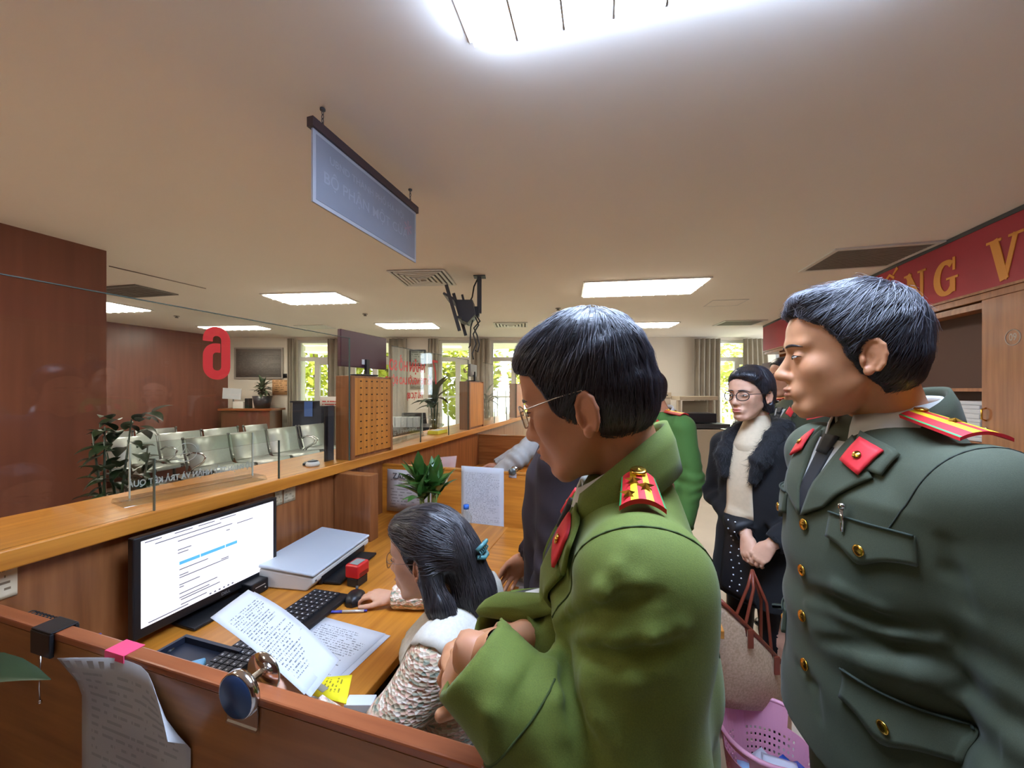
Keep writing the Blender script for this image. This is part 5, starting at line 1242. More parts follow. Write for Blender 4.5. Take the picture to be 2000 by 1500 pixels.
# ------------------------------------------------------------------ people
M_shirt = mat('shirt_white', 'c9c8c0', .8, bump=.1, bscale=300)
M_tie = mat('dark_tie', '26282c', .7)
M_eyew = mat('eye_white', 'd8cfc6', .3); M_iris = mat('eye_dark', '1a1210', .2)
MR = mat('badge_red', 'd8262e', .6, bump=.15, bscale=200); MY = mat('badge_yellow', 'f2cf1c', .55); MG = mat('badge_piping', '2f9a58', .5)
def cloth(name, c, v=.2, sheen=.08): return mat(name, c, .85, var=v, vscale=700, bump=.12, bscale=900, sheen=sheen)
class Person:
    def __init__(s, label, loc, heading, group=None):
        s.root = thing('person', label, 'person', loc, math.radians(heading)+math.pi/2, group)
        s.M = Matrix.Translation(Vector(loc)) @ Matrix.Rotation(math.radians(heading)+math.pi/2, 4, 'Z'); s.inv = s.M.inverted(); s.skin = []; s.cols = []; s.bv = None
    def W(s, *p): return s.inv @ Vector(p)
    def L(s, u, v, Y): return s.inv @ at(u, v, Y)
    def head(s, cen, yaw, pitch, neck, skin, female=False, h=.003, nr=.056, sc=1.0, lip=None, roll=0.0, eyes=True, brow=True, lid=.0, EZ=-.010):
        s.HM = Matrix.Translation(Vector(cen)) @ Matrix.Rotation(math.radians(yaw), 4, 'Z') @ Matrix.Rotation(math.radians(pitch), 4, 'X') @ Matrix.Rotation(math.radians(roll), 4, 'Y') @ Matrix.Scale(sc, 4)
        nk = s.HM.inverted() @ Vector(neck); v = head_vol(h, female, tuple(nk), nr, EZ=EZ); VQ = v.mesh()
        s.skin.append(tf(VQ, s.HM)); s.cols.append(head_col(VQ[0], skin, lip)); b = bvh_of(VQ); s.hb = b
        if eyes:
            for sd_ in (-1, 1):
                l_, n, _, _ = b.ray_cast(Vector((sd_*.032, -.2, .0005)), Vector((0, 1, 0)))
                mb = MB(); P = []
                for i in range(9):
                    for j in range(7):
                        a, q = math.pi*i/8, math.pi*j/6; P.append((sd_*.032+.0135*math.cos(a), l_.y+.0035-.0058*math.sin(a)*math.sin(q), .0002+.0040*(1-lid)*math.sin(a)*math.cos(q)+.001*sd_*math.cos(a)))
                mb.grid(P, 9, 7); o = mb.build('eye', M_eyew, s.root); o.matrix_local = s.HM
                o2 = MB().lathe([(0, 0), (.0038, 0), (.0036, .001), (0, .0016)], 14, (sd_*.032, l_.y-.0012, .0005), R=Matrix.Rotation(math.pi/2, 3, 'X')).build('iris', M_iris, o)
                pl = []
                for i in range(9):
                    a = -1+2*i/8; x = sd_*.032+.0155*a; z = .0045-.0035*a*a-.0015*(1 if a*sd_ < 0 else 0)
                    q, nn, _, _ = b.ray_cast(Vector((x, -.2, z)), Vector((0, 1, 0))); pl.append(q+nn*.0006 if q else Vector((x, l_.y, z)))
                MB().tube(pl, [.0004]+[.0011]*7+[.0004], 6).build('upper_lash', M_iris, o)
        if brow:
            for sd_ in (-1, 1):
                pl = []
                for i in range(10):
                    a = i/9; x = sd_*(.012+.041*a); z = .0205+.006*math.sin(math.pi*(.15+.75*a))-.003*a
                    q, nn, _, _ = b.ray_cast(Vector((x, -.2, z)), Vector((0, 1, 0))); pl.append((q if q else Vector((x, -.09, z))))
                o = MB().tube(pl, [.0016, .0026, .003, .003, .003, .0028, .0024, .002, .0014, .0006], 6).build('eyebrow', M_hair, s.root); o.matrix_local = s.HM
        return VQ
    def hair(s, VQ, m, name='hair'):
        o = npmesh(name, [tf(VQ, s.HM)], m, s.root); return o
    def hand(s, wrist, fingers, back, side, skin, sc=1.0, **kw):
        VQ = hand_mesh(side=side, sc=sc, **kw); VQ = tf(VQ, hand_frame(wrist, fingers, back)); s.skin.append(VQ); s.cols.append(np.tile(np.array(skin), (len(VQ[0]), 1)))
    def finish_body(s, core, skin):
        if core is not None: s.skin.append(core); s.cols.append(np.tile(np.array(skin), (len(core[0]), 1)))
        s.body = npmesh('body', s.skin, M_skin, s.root, col=np.concatenate(s.cols)); return s.body
    def jacket(s, secs, arms, m, name='jacket', h=.008, sr=(.072, .060, .049), folds=None, pad=None, cuff=True, wl=.0035, e=2.3, extra=None, kk=.035, strokes=()):
        """arms: list of (shoulder, elbow, wrist) local points"""
        pts = [np.array(p) for a in arms for p in a]; lo = np.min(pts+[np.array((q[1]-q[3], q[2]-q[4], q[0])) for q in secs], 0)-.11; hi = np.max(pts+[np.array((q[1]+q[3], q[2]+q[4], q[0])) for q in secs], 0)+.11
        v = Vol(lo, hi, h); v.loft(secs, .02, e)
        for (a, b, c) in arms:
            a, b, c = np.array(a), np.array(b), np.array(c)
            v.rc(a, b, sr[0], sr[1], kk); v.rc(b, c+(c-b)/np.linalg.norm(c-b)*.02, sr[1], sr[2], .02)
            inner = np.array((a[0]*.45, a[1], a[2]+.012)); v.rc(inner, a+np.array((0, 0, .006)), .05, sr[0]*.93, .03)
        if extra: extra(v)
        f = waves(5, 10, 26., (.6, .6, 1.0)); wz = lambda X, Y, Z: wl*.5*f(X, Y, Z)
        v.disp(wz, lo, hi)
        for (a, b, c) in arms:
            a, b, c = np.array(a), np.array(b), np.array(c); bis = (b-(a+c)/2); bis = bis/max(np.linalg.norm(bis), .01); ax = (c-a)/np.linalg.norm(c-a)
            def fold(X, Y, Z, b=b, bis=bis, ax=ax):
                x, y, z = X-b[0], Y-b[1], Z-b[2]; d2 = x*x+y*y+z*z; t = x*ax[0]+y*ax[1]+z*ax[2]; w_ = x*bis[0]+y*bis[1]+z*bis[2]
                return wl*1.9*np.exp(-d2/.011)*np.sin(95*t+18*w_+40*np.abs(w_))
            v.disp(fold, b-.2, b+.2)
        if folds: folds(v)
        if strokes:
            b0 = bvh_of(v.mesh())
            for pts, r, k, mode in strokes:
                Q = []
                for (u_, v_) in pts:
                    l_, n = cast(b0, s.inv, u_, v_)
                    if l_ is not None: Q.append(l_+n*(-r*.45 if mode == 'u' else r*.55))
                for i in range(len(Q)-1):
                    t0, t1 = i/(len(Q)-1), (i+1)/(len(Q)-1); w0, w1 = (r*(.45+.55*math.sin(math.pi*(.1+.8*t))) for t in (t0, t1)); v.rc(Q[i], Q[i+1], w0, w1, k, mode)
        if cuff:
            for (a, b, c) in arms:
                b, c = np.array(b), np.array(c); d = (c-b)/np.linalg.norm(c-b)
                v.op(lambda X, Y, Z: np.maximum(-((X-c[0])*d[0]+(Y-c[1])*d[1]+(Z-c[2])*d[2]), np.sqrt((X-c[0])**2+(Y-c[1])**2+(Z-c[2])**2)-.095), c-.1, c+.1, .004, 's')
                v.rc(c-d*.035, c+d*.05, sr[2]-.011, sr[2]-.009, .003, 's')
        VQ = v.mesh(); o = npmesh(name, [VQ], m, s.root); s.jv = VQ; s.bv = bvh_of(VQ); return o
    def addb(s, *objs):
        V = [tuple(p) for p in s.jv[0]]; Fc = [tuple(int(i) for i in q) for q in s.jv[1]]
        for o in objs:
            if o is None: continue
            k = len(V); V += [tuple(o.matrix_local @ p.co) for p in o.data.vertices]; Fc += [tuple(i+k for i in p.vertices) for p in o.data.polygons]
        s.jv = (V, Fc); s.bv = BVHTree.FromPolygons(V, Fc)
    def collar(s, name, m, cen, rx, ry, zb, zf, drop, flare, phim=150, th=.004, back=0.0, stand=.02, n=40, fy=0.0):
        """folded collar round the neck: cen=(x,y), zb top height at the back, zf at the front"""
        P = []; W = 6
        for i in range(n+1):
            ph = math.radians(-phim+2*phim*i/n); sn, cs = math.sin(ph), math.cos(ph); f = (1-cs)/2; zt = zb+(zf-zb)*f**1.2
            d_ = drop*(1+.15*f); fl = flare*(1+.3*f)
            for j in range(W):
                if j == 0: r, z = -.001, zt-stand
                elif j == 1: r, z = 0, zt-.004
                elif j == 2: r, z = .003, zt
                else: k = (j-2)/(W-3); r, z = .006+fl*k**.9, zt-.002-d_*k
                P.append((cen[0]+(rx+r)*sn, cen[1]+(ry+r)*cs-fy*f, z))
        o = MB().grid(P, n+1, W).build(name, m, s.root); so = o.modifiers.new('thick', 'SOLIDIFY'); so.thickness = th; so.offset = 0; return o
    def trousers(s, zw, m, rx=.165, ry=.115, sep=.095, cy=.01, h=.013, name='trousers', r=(.088, .066, .058)):
        v = Vol((-.32, -.25, 0.02), (.32, .28, zw+.06), h); v.loft([(zw-.16, 0, cy, rx, ry), (zw, 0, cy, rx*.96, ry*.95)], .02)
        for sd_ in (-1, 1): v.rc((sd_*sep*.92, cy, zw-.13), (sd_*sep, cy-.01, .48), r[0], r[1], .03); v.rc((sd_*sep, cy-.01, .48), (sd_*sep, cy+.02, .09), r[1], r[2], .02)
        f = waves(3, 8, 24., (1, 1, .5)); v.disp(lambda X, Y, Z: .002*f(X, Y, Z), v.lo, v.lo+v.h*v.n); o = npmesh(name, [v.mesh()], m, s.root)
        for sd_ in (-1, 1):
            w_ = Vol((sd_*sep-.07, cy-.22, -.01), (sd_*sep+.07, cy+.12, .13), .006); w_.ell((sd_*sep, cy-.10, .035), (.042, .10, .034)); w_.ell((sd_*sep, cy+.03, .045), (.036, .055, .044), .03); w_.op(lambda X, Y, Z: Z-.004+0*X+0*Y, (-1, -1, -.1), (1, 1, .004), .002, 's')
            q = npmesh('shoe', [w_.mesh()], mat('black_leather', '121212', .25), s.root)
        return o
    def core(s, secs, arms, legs=True, h=.016, sep=.095, hips=.86):
        S = [(q[0], q[1], q[2], q[3]*.80, q[4]*.76) for q in secs]
        if legs and S[0][0] < hips+.1: S = [(hips-.05, 0, .01, .12, .075)]+[q for q in S if q[0] > hips]
        pts = [np.array(p) for a in arms for p in a]; lo = np.minimum(np.min(pts, 0), (-.2, -.2, 0))-.1; hi = np.maximum(np.max(pts, 0), (.2, .2, S[-1][0]))+.1; v = Vol(lo, hi, h); v.loft(S, .02)
        for a, b, c in arms: v.rc(a, b, .045, .038, .03); v.rc(b, c, .038, .026, .02)
        if legs:
            for sd_ in (-1, 1): v.rc((sd_*sep*.92, .01, hips-.05), (sd_*sep, 0, .48), .066, .046, .03); v.rc((sd_*sep, 0, .48), (sd_*sep, .03, .06), .046, .034, .02)
        return v.mesh()
def board(P, side, m3, stripes, stars, y0=-.034, y1=.036, xi=.075, xo=.195, off=.0065, gold=True, taper=.8):
    """shoulder board: one patch laid over the shoulder from above"""
    z = 1.75; q = [(side*xi, y0*taper, z), (side*xo, y0, z), (side*xo, y1, z), (side*xi, y1*taper, z)]
    def mf(a, b):
        if b < .05 or b > .95: return 2
        for (p0, p1) in stripes:
            if p0 < b < p1: return 1
        return 0
    def hit(a, b):
        p = [Vector(x) for x in q]; c = (p[0]*(1-a)+p[1]*a)*(1-b)+(p[3]*(1-a)+p[2]*a)*b; l_, n, _, _ = P.bv.ray_cast(c, Vector((0, 0, -1))); return c, (l_.z if l_ else None)
    zm = max([x for x in (hit(.5, b)[1] for b in (0, .5, 1)) if x] or [0])
    zi = [hit(0, b)[1] for b in (0, .5, 1)]; zo = [hit(1, b)[1] for b in (0, .5, 1)]; zi = [x for x in zi if x]; zo = [x for x in zo if x]
    if not zi or not zo: return None
    zi, zo = max(zi), max(zo); lift = 0; nu, nv = 10, 24
    zm = zm or (zi+zo)/2; zm = max((zi+zo)/2, (zi+zo)/2+.6*(zm-(zi+zo)/2)); base = lambda a, b: zi*2*(a-.5)*(a-1)+zm*4*a*(1-a)+zo*2*a*(a-.5)-.010*(2*b-1)**2
    for i in range(nu+1):
        for j in range(0, nv+1, 4):
            z_ = hit(i/nu, j/nv)[1]
            if z_: lift = max(lift, z_-base(i/nu, j/nv))
    top = []; W = nv+1
    for i in range(nu+1):
        for j in range(nv+1):
            c, _ = hit(i/nu, j/nv); top.append(Vector((c.x, c.y, base(i/nu, j/nv)+lift+off-.002)))
    bk = [p-Vector((0, 0, .0055)) for p in top]; N = len(top); fs = []; mi = []
    for i in range(nu):
        for j in range(nv): fs.append((i*W+j, (i+1)*W+j, (i+1)*W+j+1, i*W+j+1)); mi.append(mf((i+.5)/nu, (j+.5)/nv))
    for i in range(nu):
        for j in range(nv): fs.append(tuple(N+x for x in (i*W+j, i*W+j+1, (i+1)*W+j+1, (i+1)*W+j))); mi.append(0)
    rim = [i*W for i in range(nu+1)]+[nu*W+j for j in range(1, W)]+[i*W+nv for i in range(nu-1, -1, -1)]+[j for j in range(nv-1, 0, -1)]
    for a, b in zip(rim, rim[1:]+rim[:1]): fs.append((a, b, N+b, N+a)); mi.append(0)
    mb = MB(); mb.v = [tuple(p) for p in top+bk]; mb.f = fs; mb.m = mi; mb.sm = [False]*len(fs); o = mb.build('shoulder_board', [MR, MY, MG], P.root)
    def on(a, b): return top[int(round(a*nu))*W+int(round(b*nv))]
    nrm = Vector((-(zo-zi)/max(abs(xo-xi), .01)*side, 0, 1)).normalized()
    for a, b, r in stars:
        st = star(MB(), r, .0018, 0, 0, .003).build('star', M_gold, o); st.location = on(a, b)+nrm*.001; st.rotation_euler = nrm.to_track_quat('Z', 'Y').to_euler()
    if gold:
        b = MB().lathe([(.009, 0), (.0105, .002), (.009, .004), (.006, .0035), (0, .0055)], 16).build('board_button', M_gold, o); b.location = on(.1, .5)+nrm*.0005; b.rotation_euler = nrm.to_track_quat('Z', 'Y').to_euler()
    return o
def glasses(P, m, lw=.024, lh=.019, r=.0012, y=-.104, z=-.001, gap=.009, temples=True, lens=True, nm='glasses', sq=2.4, th=None, rimr=None):
    g = None; rim = rimr or r
    for sd_ in (-1, 1):
        cx = sd_*(lw+gap); pts = []
        for k in range(28):
            a = 2*math.pi*k/28; c_, s_ = math.cos(a), math.sin(a); x = abs(c_)**(2/sq)*math.copysign(1, c_); zz = abs(s_)**(2/sq)*math.copysign(1, s_)
            pts.append((cx+lw*x, y+.012*(abs(cx+lw*x)/.055)**2, z+lh*zz-.0))
        o = MB().tube(pts, rim, 6, closed=True).build('glasses' if g is None else 'rim', m, P.root if g is None else g)
        if g is None: g = o; g.matrix_local = P.HM
        if lens:
            c = (cx, y+.012*(abs(cx)/.055)**2, z); MB().add([c]+pts, [(0, 1+i, 1+(i+1) % 28) for i in range(28)]).build('lens', M_glass, g, fixn=False)
        if temples: MB().tube([(sd_*(2*lw+gap), y+.014, z+lh*.35), (sd_*.072, y+.03, z+lh*.4), (sd_*.0805, -.02, z+.008), (sd_*.083, .02, z+.006), (sd_*.081, .034, z-.012)], r, 6).build('temple', m, g)
    MB().tube([(-gap, y+.001, z+.003), (0, y-.003, z+.006), (gap, y+.001, z+.003)], r, 6).build('bridge', m, g)
    return g
def strokes_flow(whorl=(0.01, .055, .115), fwd=.0):
    def f(p):
        q = Vector(p)-Vector(whorl); d = Vector((q.x, q.y, q.z*.6)); d = d.normalized() if d.length > 1e-5 else Vector((0, -1, 0))
        return d+Vector((.25*-q.y/.1, .25*q.x/.1, 0))*.4+Vector((0, -fwd, -.35))
    return f
OFF_SECS = [(.80, 0, .01, .205, .150), (.92, 0, .01, .198, .145), (1.06, 0, .0, .182, .135), (1.22, 0, .0, .192, .140), (1.33, 0, .0, .192, .128), (1.40, 0, .004, .155, .100), (1.45, 0, .008, .095, .078), (1.475, 0, .01, .066, .064)]
def scaled(secs, kx=1., ky=1., dz=0.): return [(a+dz, b, c, d*kx, e*ky) for a, b, c, d, e in secs]
STR2 = [(.26, .40), (.60, .74)]
# ================================================================== officer in bright green (front)
C_g = cloth('bright_green_wool', '667528')
P = Person('officer in bright green uniform with glasses looking down at the desk', (.178, .55, 0), 166)
SE = [(a, b, c-.016, d, e) for a, b, c, d, e in scaled(OFF_SECS, .84, .87, -.038)]
ls, le, lw_ = Vector((.142, .0, 1.345)), P.W(.115, .375, 1.120), P.W(-.046, .432, 1.258)
rs, re, rw = Vector((-.142, .0, 1.345)), P.W(.10, .73, 1.09), P.W(-.010, .52, 1.212)
def folds1(v):
    c = np.array(P.L(1180, 1330, .36)); f = waves(11, 5, 22., (1, .4, 1))
    v.disp(lambda X, Y, Z: .008*np.exp(-((X-c[0])**2+(Y-c[1])**2+(Z-c[2])**2)/.016)*f(X, Y, Z), c-.25, c+.25)
P.jacket(SE, [(ls, le, lw_), (rs, re, rw)], C_g, h=.0055, sr=(.068, .066, .052), folds=folds1, wl=.0065, strokes=[
    ([(1068, 1222), (1120, 1185), (1180, 1160), (1245, 1138)], .010, .012, 'u'), ([(1150, 1243), (1200, 1252), (1270, 1245), (1330, 1225)], .008, .012, 'u'), ([(1110, 1218), (1160, 1198), (1220, 1178), (1290, 1165)], .0055, .010, 's'),
    ([(1084, 1262), (1078, 1310), (1090, 1370), (1100, 1428)], .010, .012, 'u'), ([(1112, 1275), (1108, 1330), (1120, 1390), (1140, 1440)], .0055, .010, 's'), ([(1150, 1290), (1148, 1340), (1165, 1400), (1190, 1450)], .008, .012, 'u'),
    ([(1040, 1300), (1010, 1370), (1000, 1450)], .005, .010, 's'), ([(975, 1320), (955, 1390), (955, 1470)], .006, .010, 'u'),
    ([(1120, 1268), (1180, 1282), (1250, 1278), (1340, 1255)], .0055, .010, 's'), ([(1180, 1330), (1240, 1330), (1300, 1310)], .007, .012, 'u'), ([(1235, 1060), (1205, 1110), (1180, 1160)], .006, .010, 'u')])
cm = mat('cuff_seam', '39491a', .9)
for (e_, w_) in ((le, lw_), (re, rw)):
    d = (Vector(w_)-Vector(e_)).normalized(); c = Vector(w_)-d*.075; a = d.orthogonal().normalized(); b = d.cross(a); pts = []
    for k in range(30):
        t = 2*math.pi*k/30; rd = a*math.cos(t)+b*math.sin(t); l_, n, _, _ = P.bv.ray_cast(c+rd*.12, -rd)
        if l_ is not None and (l_-c).length < .070: pts.append(l_+n*.0005)
    if len(pts) > 8: MB().tube(pts, .0012, 5, closed=len(pts) == 30).build('cuff_seam', cm, P.root)
def seam(P, c, d, r, m, nm, k=40):
    d = Vector(d).normalized(); a = d.orthogonal().normalized(); b = d.cross(a); pts = []
    for i in range(k):
        t = 2*math.pi*i/k; rd = a*math.cos(t)+b*math.sin(t); l_, n, _, _ = P.bv.ray_cast(Vector(c)+rd*.16, -rd)
        if l_ is not None and (l_-Vector(c)).length < .13: pts.append(l_+n*.0004)
    if len(pts) > 8: MB().tube(pts, r, 5, closed=False).build(nm, m, P.root)
seam(P, ls+Vector((-.02, .0, -.03)), Vector((.75, .05, -.35)), .0013, cm, 'sleeve_seam')
hc = P.W(.107, .555, 1.548); nb = (0, .006, 1.415)
P.head(hc, -12, 19, nb, SK1, h=.0028, nr=.050, lid=.45, sc=.915, EZ=-.028)
hv = hair_short(.003, top=.017, thick=.010, front=-.070, line=[(-.20, .05), (-.085, .045), (-.07, .034), (-.06, .010), (-.045, -.020), (.0, -.032), (.03, -.040), (.055, -.055), (.07, -.078), (.085, -.090), (.098, -.11), (.11, -.2), (.3, -.3)], ez=-.018)
fn_ = waves(8, 10, 70., (1.2, .5, 1.2)); hv.disp(lambda X, Y, Z: .0011*fn_(X, Y, Z), hv.lo, hv.lo+hv.h*hv.n); HQ = hv.mesh(); P.hair(HQ, M_hair)
M_grey = mat('grey_hair_strand', '6a6a70', .35); M_strand = mat('dark_hair_strand', '34343a', .32)
strands(HQ, 'hair_strands', M_strand, P.root, 3600, .055, strokes_flow(fwd=.2), .0007, .003, 3, M=P.HM)
strands(HQ, 'grey_strands', M_grey, P.root, 420, .05, strokes_flow(fwd=.2), .0006, .004, 4, rootf=lambda p: p.z > .06 or p.y < -.04, M=P.HM)
glasses(P, mat('silver_wire', 'c9c4ba', .25, .9), .025, .0185, .0011, sq=2.6)
sc_ = P.collar('shirt_collar', M_shirt, (0, -.016), .060, .056, 1.496, 1.41, .03, .006, 150, fy=.012)
jc_ = P.collar('jacket_collar', C_g, (0, -.018), .064, .060, 1.512, 1.385, .062, .014, 128, .006, fy=.02)
P.addb(jc_)
# shirt, tie, lapels from the front
def fr(x, z, y=-.5): return (x, y, z)
def front_patch(P, quad, m, nm, off, th=.003, nu=8, nv=10, mf=None): return patch(P.bv, P.inv, None, m, P.root, nm, off, th, nu, nv, None, mf, None, ([fr(*q) for q in quad], (0, 1, 0)))
def front_dress(P, cg, zt=1.42, zv=1.20, w=.062, lap=.105, dz=0.0):
    front_patch(P, [(-w*.75, zt), (w*.75, zt), (.006, zv), (-.006, zv)], M_shirt, 'shirt_front', .003)
    front_patch(P, [(-.020, zt-.015), (.020, zt-.015), (.012, zv), (-.012, zv)], M_tie, 'tie', .006, .004)
    front_patch(P, [(-.020, zt+.006), (.020, zt+.006), (.014, zt-.03), (-.014, zt-.03)], M_tie, 'tie_knot', .011, .006, 5, 4)
    for s_ in (-1, 1):
        o = front_patch(P, [(s_*w*.72, zt+.012), (s_*lap, zt-.055), (s_*.055, zv+.03), (s_*.002, zv-.005)], cg, 'lapel', .009, .005, 8, 12)
        o2 = front_patch(P, [(s_*w*.85, zt+.02), (s_*(lap+.012), zt-.012), (s_*(lap+.008), zt-.050), (s_*(w*.8+.02), zt-.035)], cg, 'collar_leaf', .011, .005, 6, 6)
front_dress(P, C_g, 1.380, 1.20)
P.addb()
for s_ in (-1, 1):
    t = front_patch(P, [(s_*.060, 1.387), (s_*.098, 1.367), (s_*.092, 1.327), (s_*.056, 1.347)], [MR, MY], 'collar_tab', .016, .004, 6, 6)
    l_, n, _, _ = P.bv.ray_cast(Vector((s_*.077, -.5, 1.357)), Vector((0, 1, 0))); b = MB().lathe([(.006, 0), (.007, .002), (0, .004)], 14).build('tab_badge', M_gold, t); b.location = l_+n*.0165; b.rotation_euler = n.to_track_quat('Z', 'Y').to_euler()
bl_, br_ = board(P, 1, None, STR2, ((.40, .34, .011), (.62, .62, .011), (.75, .22, .011)), -.025, .025, .074, .136), board(P, -1, None, STR2, ((.40, .34, .011), (.62, .62, .011), (.75, .22, .011)), -.025, .025, .074, .136)
for z in (1.19, 1.10, 1.01, .92):
    l_, n, _, _ = P.bv.ray_cast(Vector((.012, -.5, z)), Vector((0, 1, 0)))
    if l_ is not None:
        b = MB().lathe([(.0105, 0), (.0115, .002), (.011, .0035), (.009, .003), (.006, .0045), (0, .0055)], 18).build('button', M_gold, P.root); b.location = l_+n*.003; b.rotation_euler = n.to_track_quat('Z', 'Y').to_euler(); star(MB(), .006, .001, .005).build('embossed_star', M_gold, b)
for u, v in ((1040, 1140), (1069, 1190), (1023, 1245)): pass
front_patch(P, [(.0, 1.215), (.004, 1.215), (.004, .86), (.0, .86)], cm, 'front_edge', .002, .003, 2, 24)
# clasped hands: right hand laid over the left one
def P1hands():
    d = (Vector(lw_)-Vector(le)).normalized(); wl_ = Vector(lw_)+d*.012
    P.hand(wl_-d*.02, P.W(-.095, .47, 1.205)-P.W(-.046, .432, 1.258), P.W(-.12, .34, 1.40)-P.W(-.05, .425, 1.235), -1, SK2, curl=(1.2, 1.2, .8), thumb=.1, sc=.72)
    w2 = P.L(978, 1262, .50); f2 = P.L(872, 1308, .458); b2 = P.W(-.09, .30, 1.60)-P.W(-.05, .45, 1.23)
    P.hand(w2, f2-w2, b2, 1, SK2, curl=(1.25, .7, .5), thumb=.3, spread=.02, sc=.84)
P1hands()
P.finish_body(P.core(SE, [(ls, le, lw_), (rs, re, rw)]), SK1)
P.trousers(.93, C_g); OFF1 = P
# ================================================================== officer in dark green (right)
C_d = cloth('dark_green_wool', '464c38')
P = Person('officer in dark green uniform standing at the right with one star on the shoulder', (.755, .765, 0), 171)
SE = scaled(OFF_SECS, 1.02, 1.08, .03)
ls, le, lw_ = Vector((.185, .0, 1.392)), Vector((.250, .04, 1.11)), Vector((.25, -.03, .84)); rs, re, rw = Vector((-.185, .0, 1.392)), Vector((-.215, .10, 1.12)), Vector((-.10, .19, .97))
def folds2(v):
    def f(X, Y, Z):
        g = np.exp(-((Z-1.10)/.10)**2)*np.exp(-((Y+.10)/.10)**2); return -.007*g*np.sin(46*(Z-1.05)-14*X+2*np.sin(9*X))
    v.disp(f, (-.25, -.3, .9), (.25, .1, 1.35))
P.jacket(SE, [(ls, le, lw_), (rs, re, rw)], C_d, h=.006, sr=(.075, .066, .058), folds=folds2, wl=.004, strokes=[
    ([(1570, 1128), (1640, 1150), (1720, 1188)], .010, .016, 'u'), ([(1580, 1180), (1650, 1200), (1740, 1232), (1830, 1248)], .012, .018, 'u'), ([(1620, 1170), (1700, 1205), (1800, 1228)], .010, .016, 's'),
    ([(1600, 1250), (1700, 1262), (1800, 1270)], .010, .016, 's'), ([(1690, 1300), (1780, 1318), (1860, 1320)], .010, .018, 'u'), ([(1560, 1300), (1590, 1340), (1600, 1400)], .008, .014, 's'), ([(1850, 1060), (1860, 1120), (1890, 1190)], .010, .016, 's')])
seam(P, ls+Vector((-.02, .0, -.03)), Vector((.8, 0, -.3)), .0013, mat('dark_seam', '252b22', .9), 'sleeve_seam')
hc = P.W(.668, .752, 1.628); nb = (0, .012, 1.49)
HD = P.head(hc, -20, 3, nb, SK2, h=.0026, nr=.056, lid=.35, sc=1.02)
LN = [(-.20, .05), (-.085, .05), (-.06, .038), (-.045, .014), (-.02, -.002), (.0, -.012), (.03, -.026), (.055, -.046), (.072, -.066), (.085, -.080), (.095, -.098), (.11, -.2), (.3, -.3)]
hv = hair_short(.0028, top=.020, thick=.009, line=LN); hv.ell((.02, -.060, .113), (.045, .028, .013), .02)
hv.disp(lambda X, Y, Z: .0012*fn_(X, Y, Z), hv.lo, hv.lo+hv.h*hv.n); HQ = hv.mesh(); P.hair(HQ, M_hair)
strands(HQ, 'hair_strands', M_strand, P.root, 3400, .06, strokes_flow((.0, .06, .12), .35), .0008, .004, 5, M=P.HM)
strands(HQ, 'grey_strands', M_grey, P.root, 380, .06, strokes_flow((.0, .06, .12), .35), .0007, .006, 6, rootf=lambda p: p.z > .075, M=P.HM, jitter=.4)
sc_ = P.collar('shirt_collar', M_shirt, (0, .010), .071, .071, 1.545, 1.505, .050, .010, 158, fy=.014)
jc_ = P.collar('jacket_collar', C_d, (0, .016), .074, .078, 1.562, 1.45, .060, .014, 126, .006, fy=.02); P.addb(jc_)
front_dress(P, C_d, 1.455, 1.30, .064, .115); P.addb()
for s_ in (-1, 1):
    t = front_patch(P, [(s_*.066, 1.462), (s_*.108, 1.442), (s_*.100, 1.398), (s_*.060, 1.418)], [MR, MY], 'collar_tab', .017, .004, 6, 6)
    l_, n, _, _ = P.bv.ray_cast(Vector((s_*.084, -.5, 1.43)), Vector((0, 1, 0))); b = MB().lathe([(.006, 0), (.0075, .002), (.004, .0025), (0, .004)], 14).build('tab_badge', M_gold, t); b.location = l_+n*.0175; b.rotation_euler = n.to_track_quat('Z', 'Y').to_euler()
for s_ in (1, -1): board(P, s_, None, STR2, ((.55, .5, .012),), -.034, .036, .07, .192)
for z in (1.28, 1.185, 1.09, .99):
    l_, n, _, _ = P.bv.ray_cast(Vector((.010, -.5, z)), Vector((0, 1, 0))); b = MB().lathe([(.0105, 0), (.0115, .002), (.011, .0035), (.009, .003), (.006, .0045), (0, .0055)], 18).build('button', M_gold, P.root); b.location = l_+n*.003; b.rotation_euler = n.to_track_quat('Z', 'Y').to_euler(); star(MB(), .006, .001, .005).build('embossed_star', M_gold, b)
dl = mat('flap_piping', '2c352c', .9)
def flap(P, x0, x1, z0, z1, cg, sgn, nm='pocket_flap'):
    xs = (x0, x1) if sgn > 0 else (-x0, -x1)
    o = patch(P.bv, P.inv, None, cg, P.root, nm, .006, .004, 14, 6, None, None, None, ([fr(xs[0], z1), fr(xs[1], z1), fr(xs[1], z0), fr(xs[0], z0)], (0, 1, 0)))
    return o
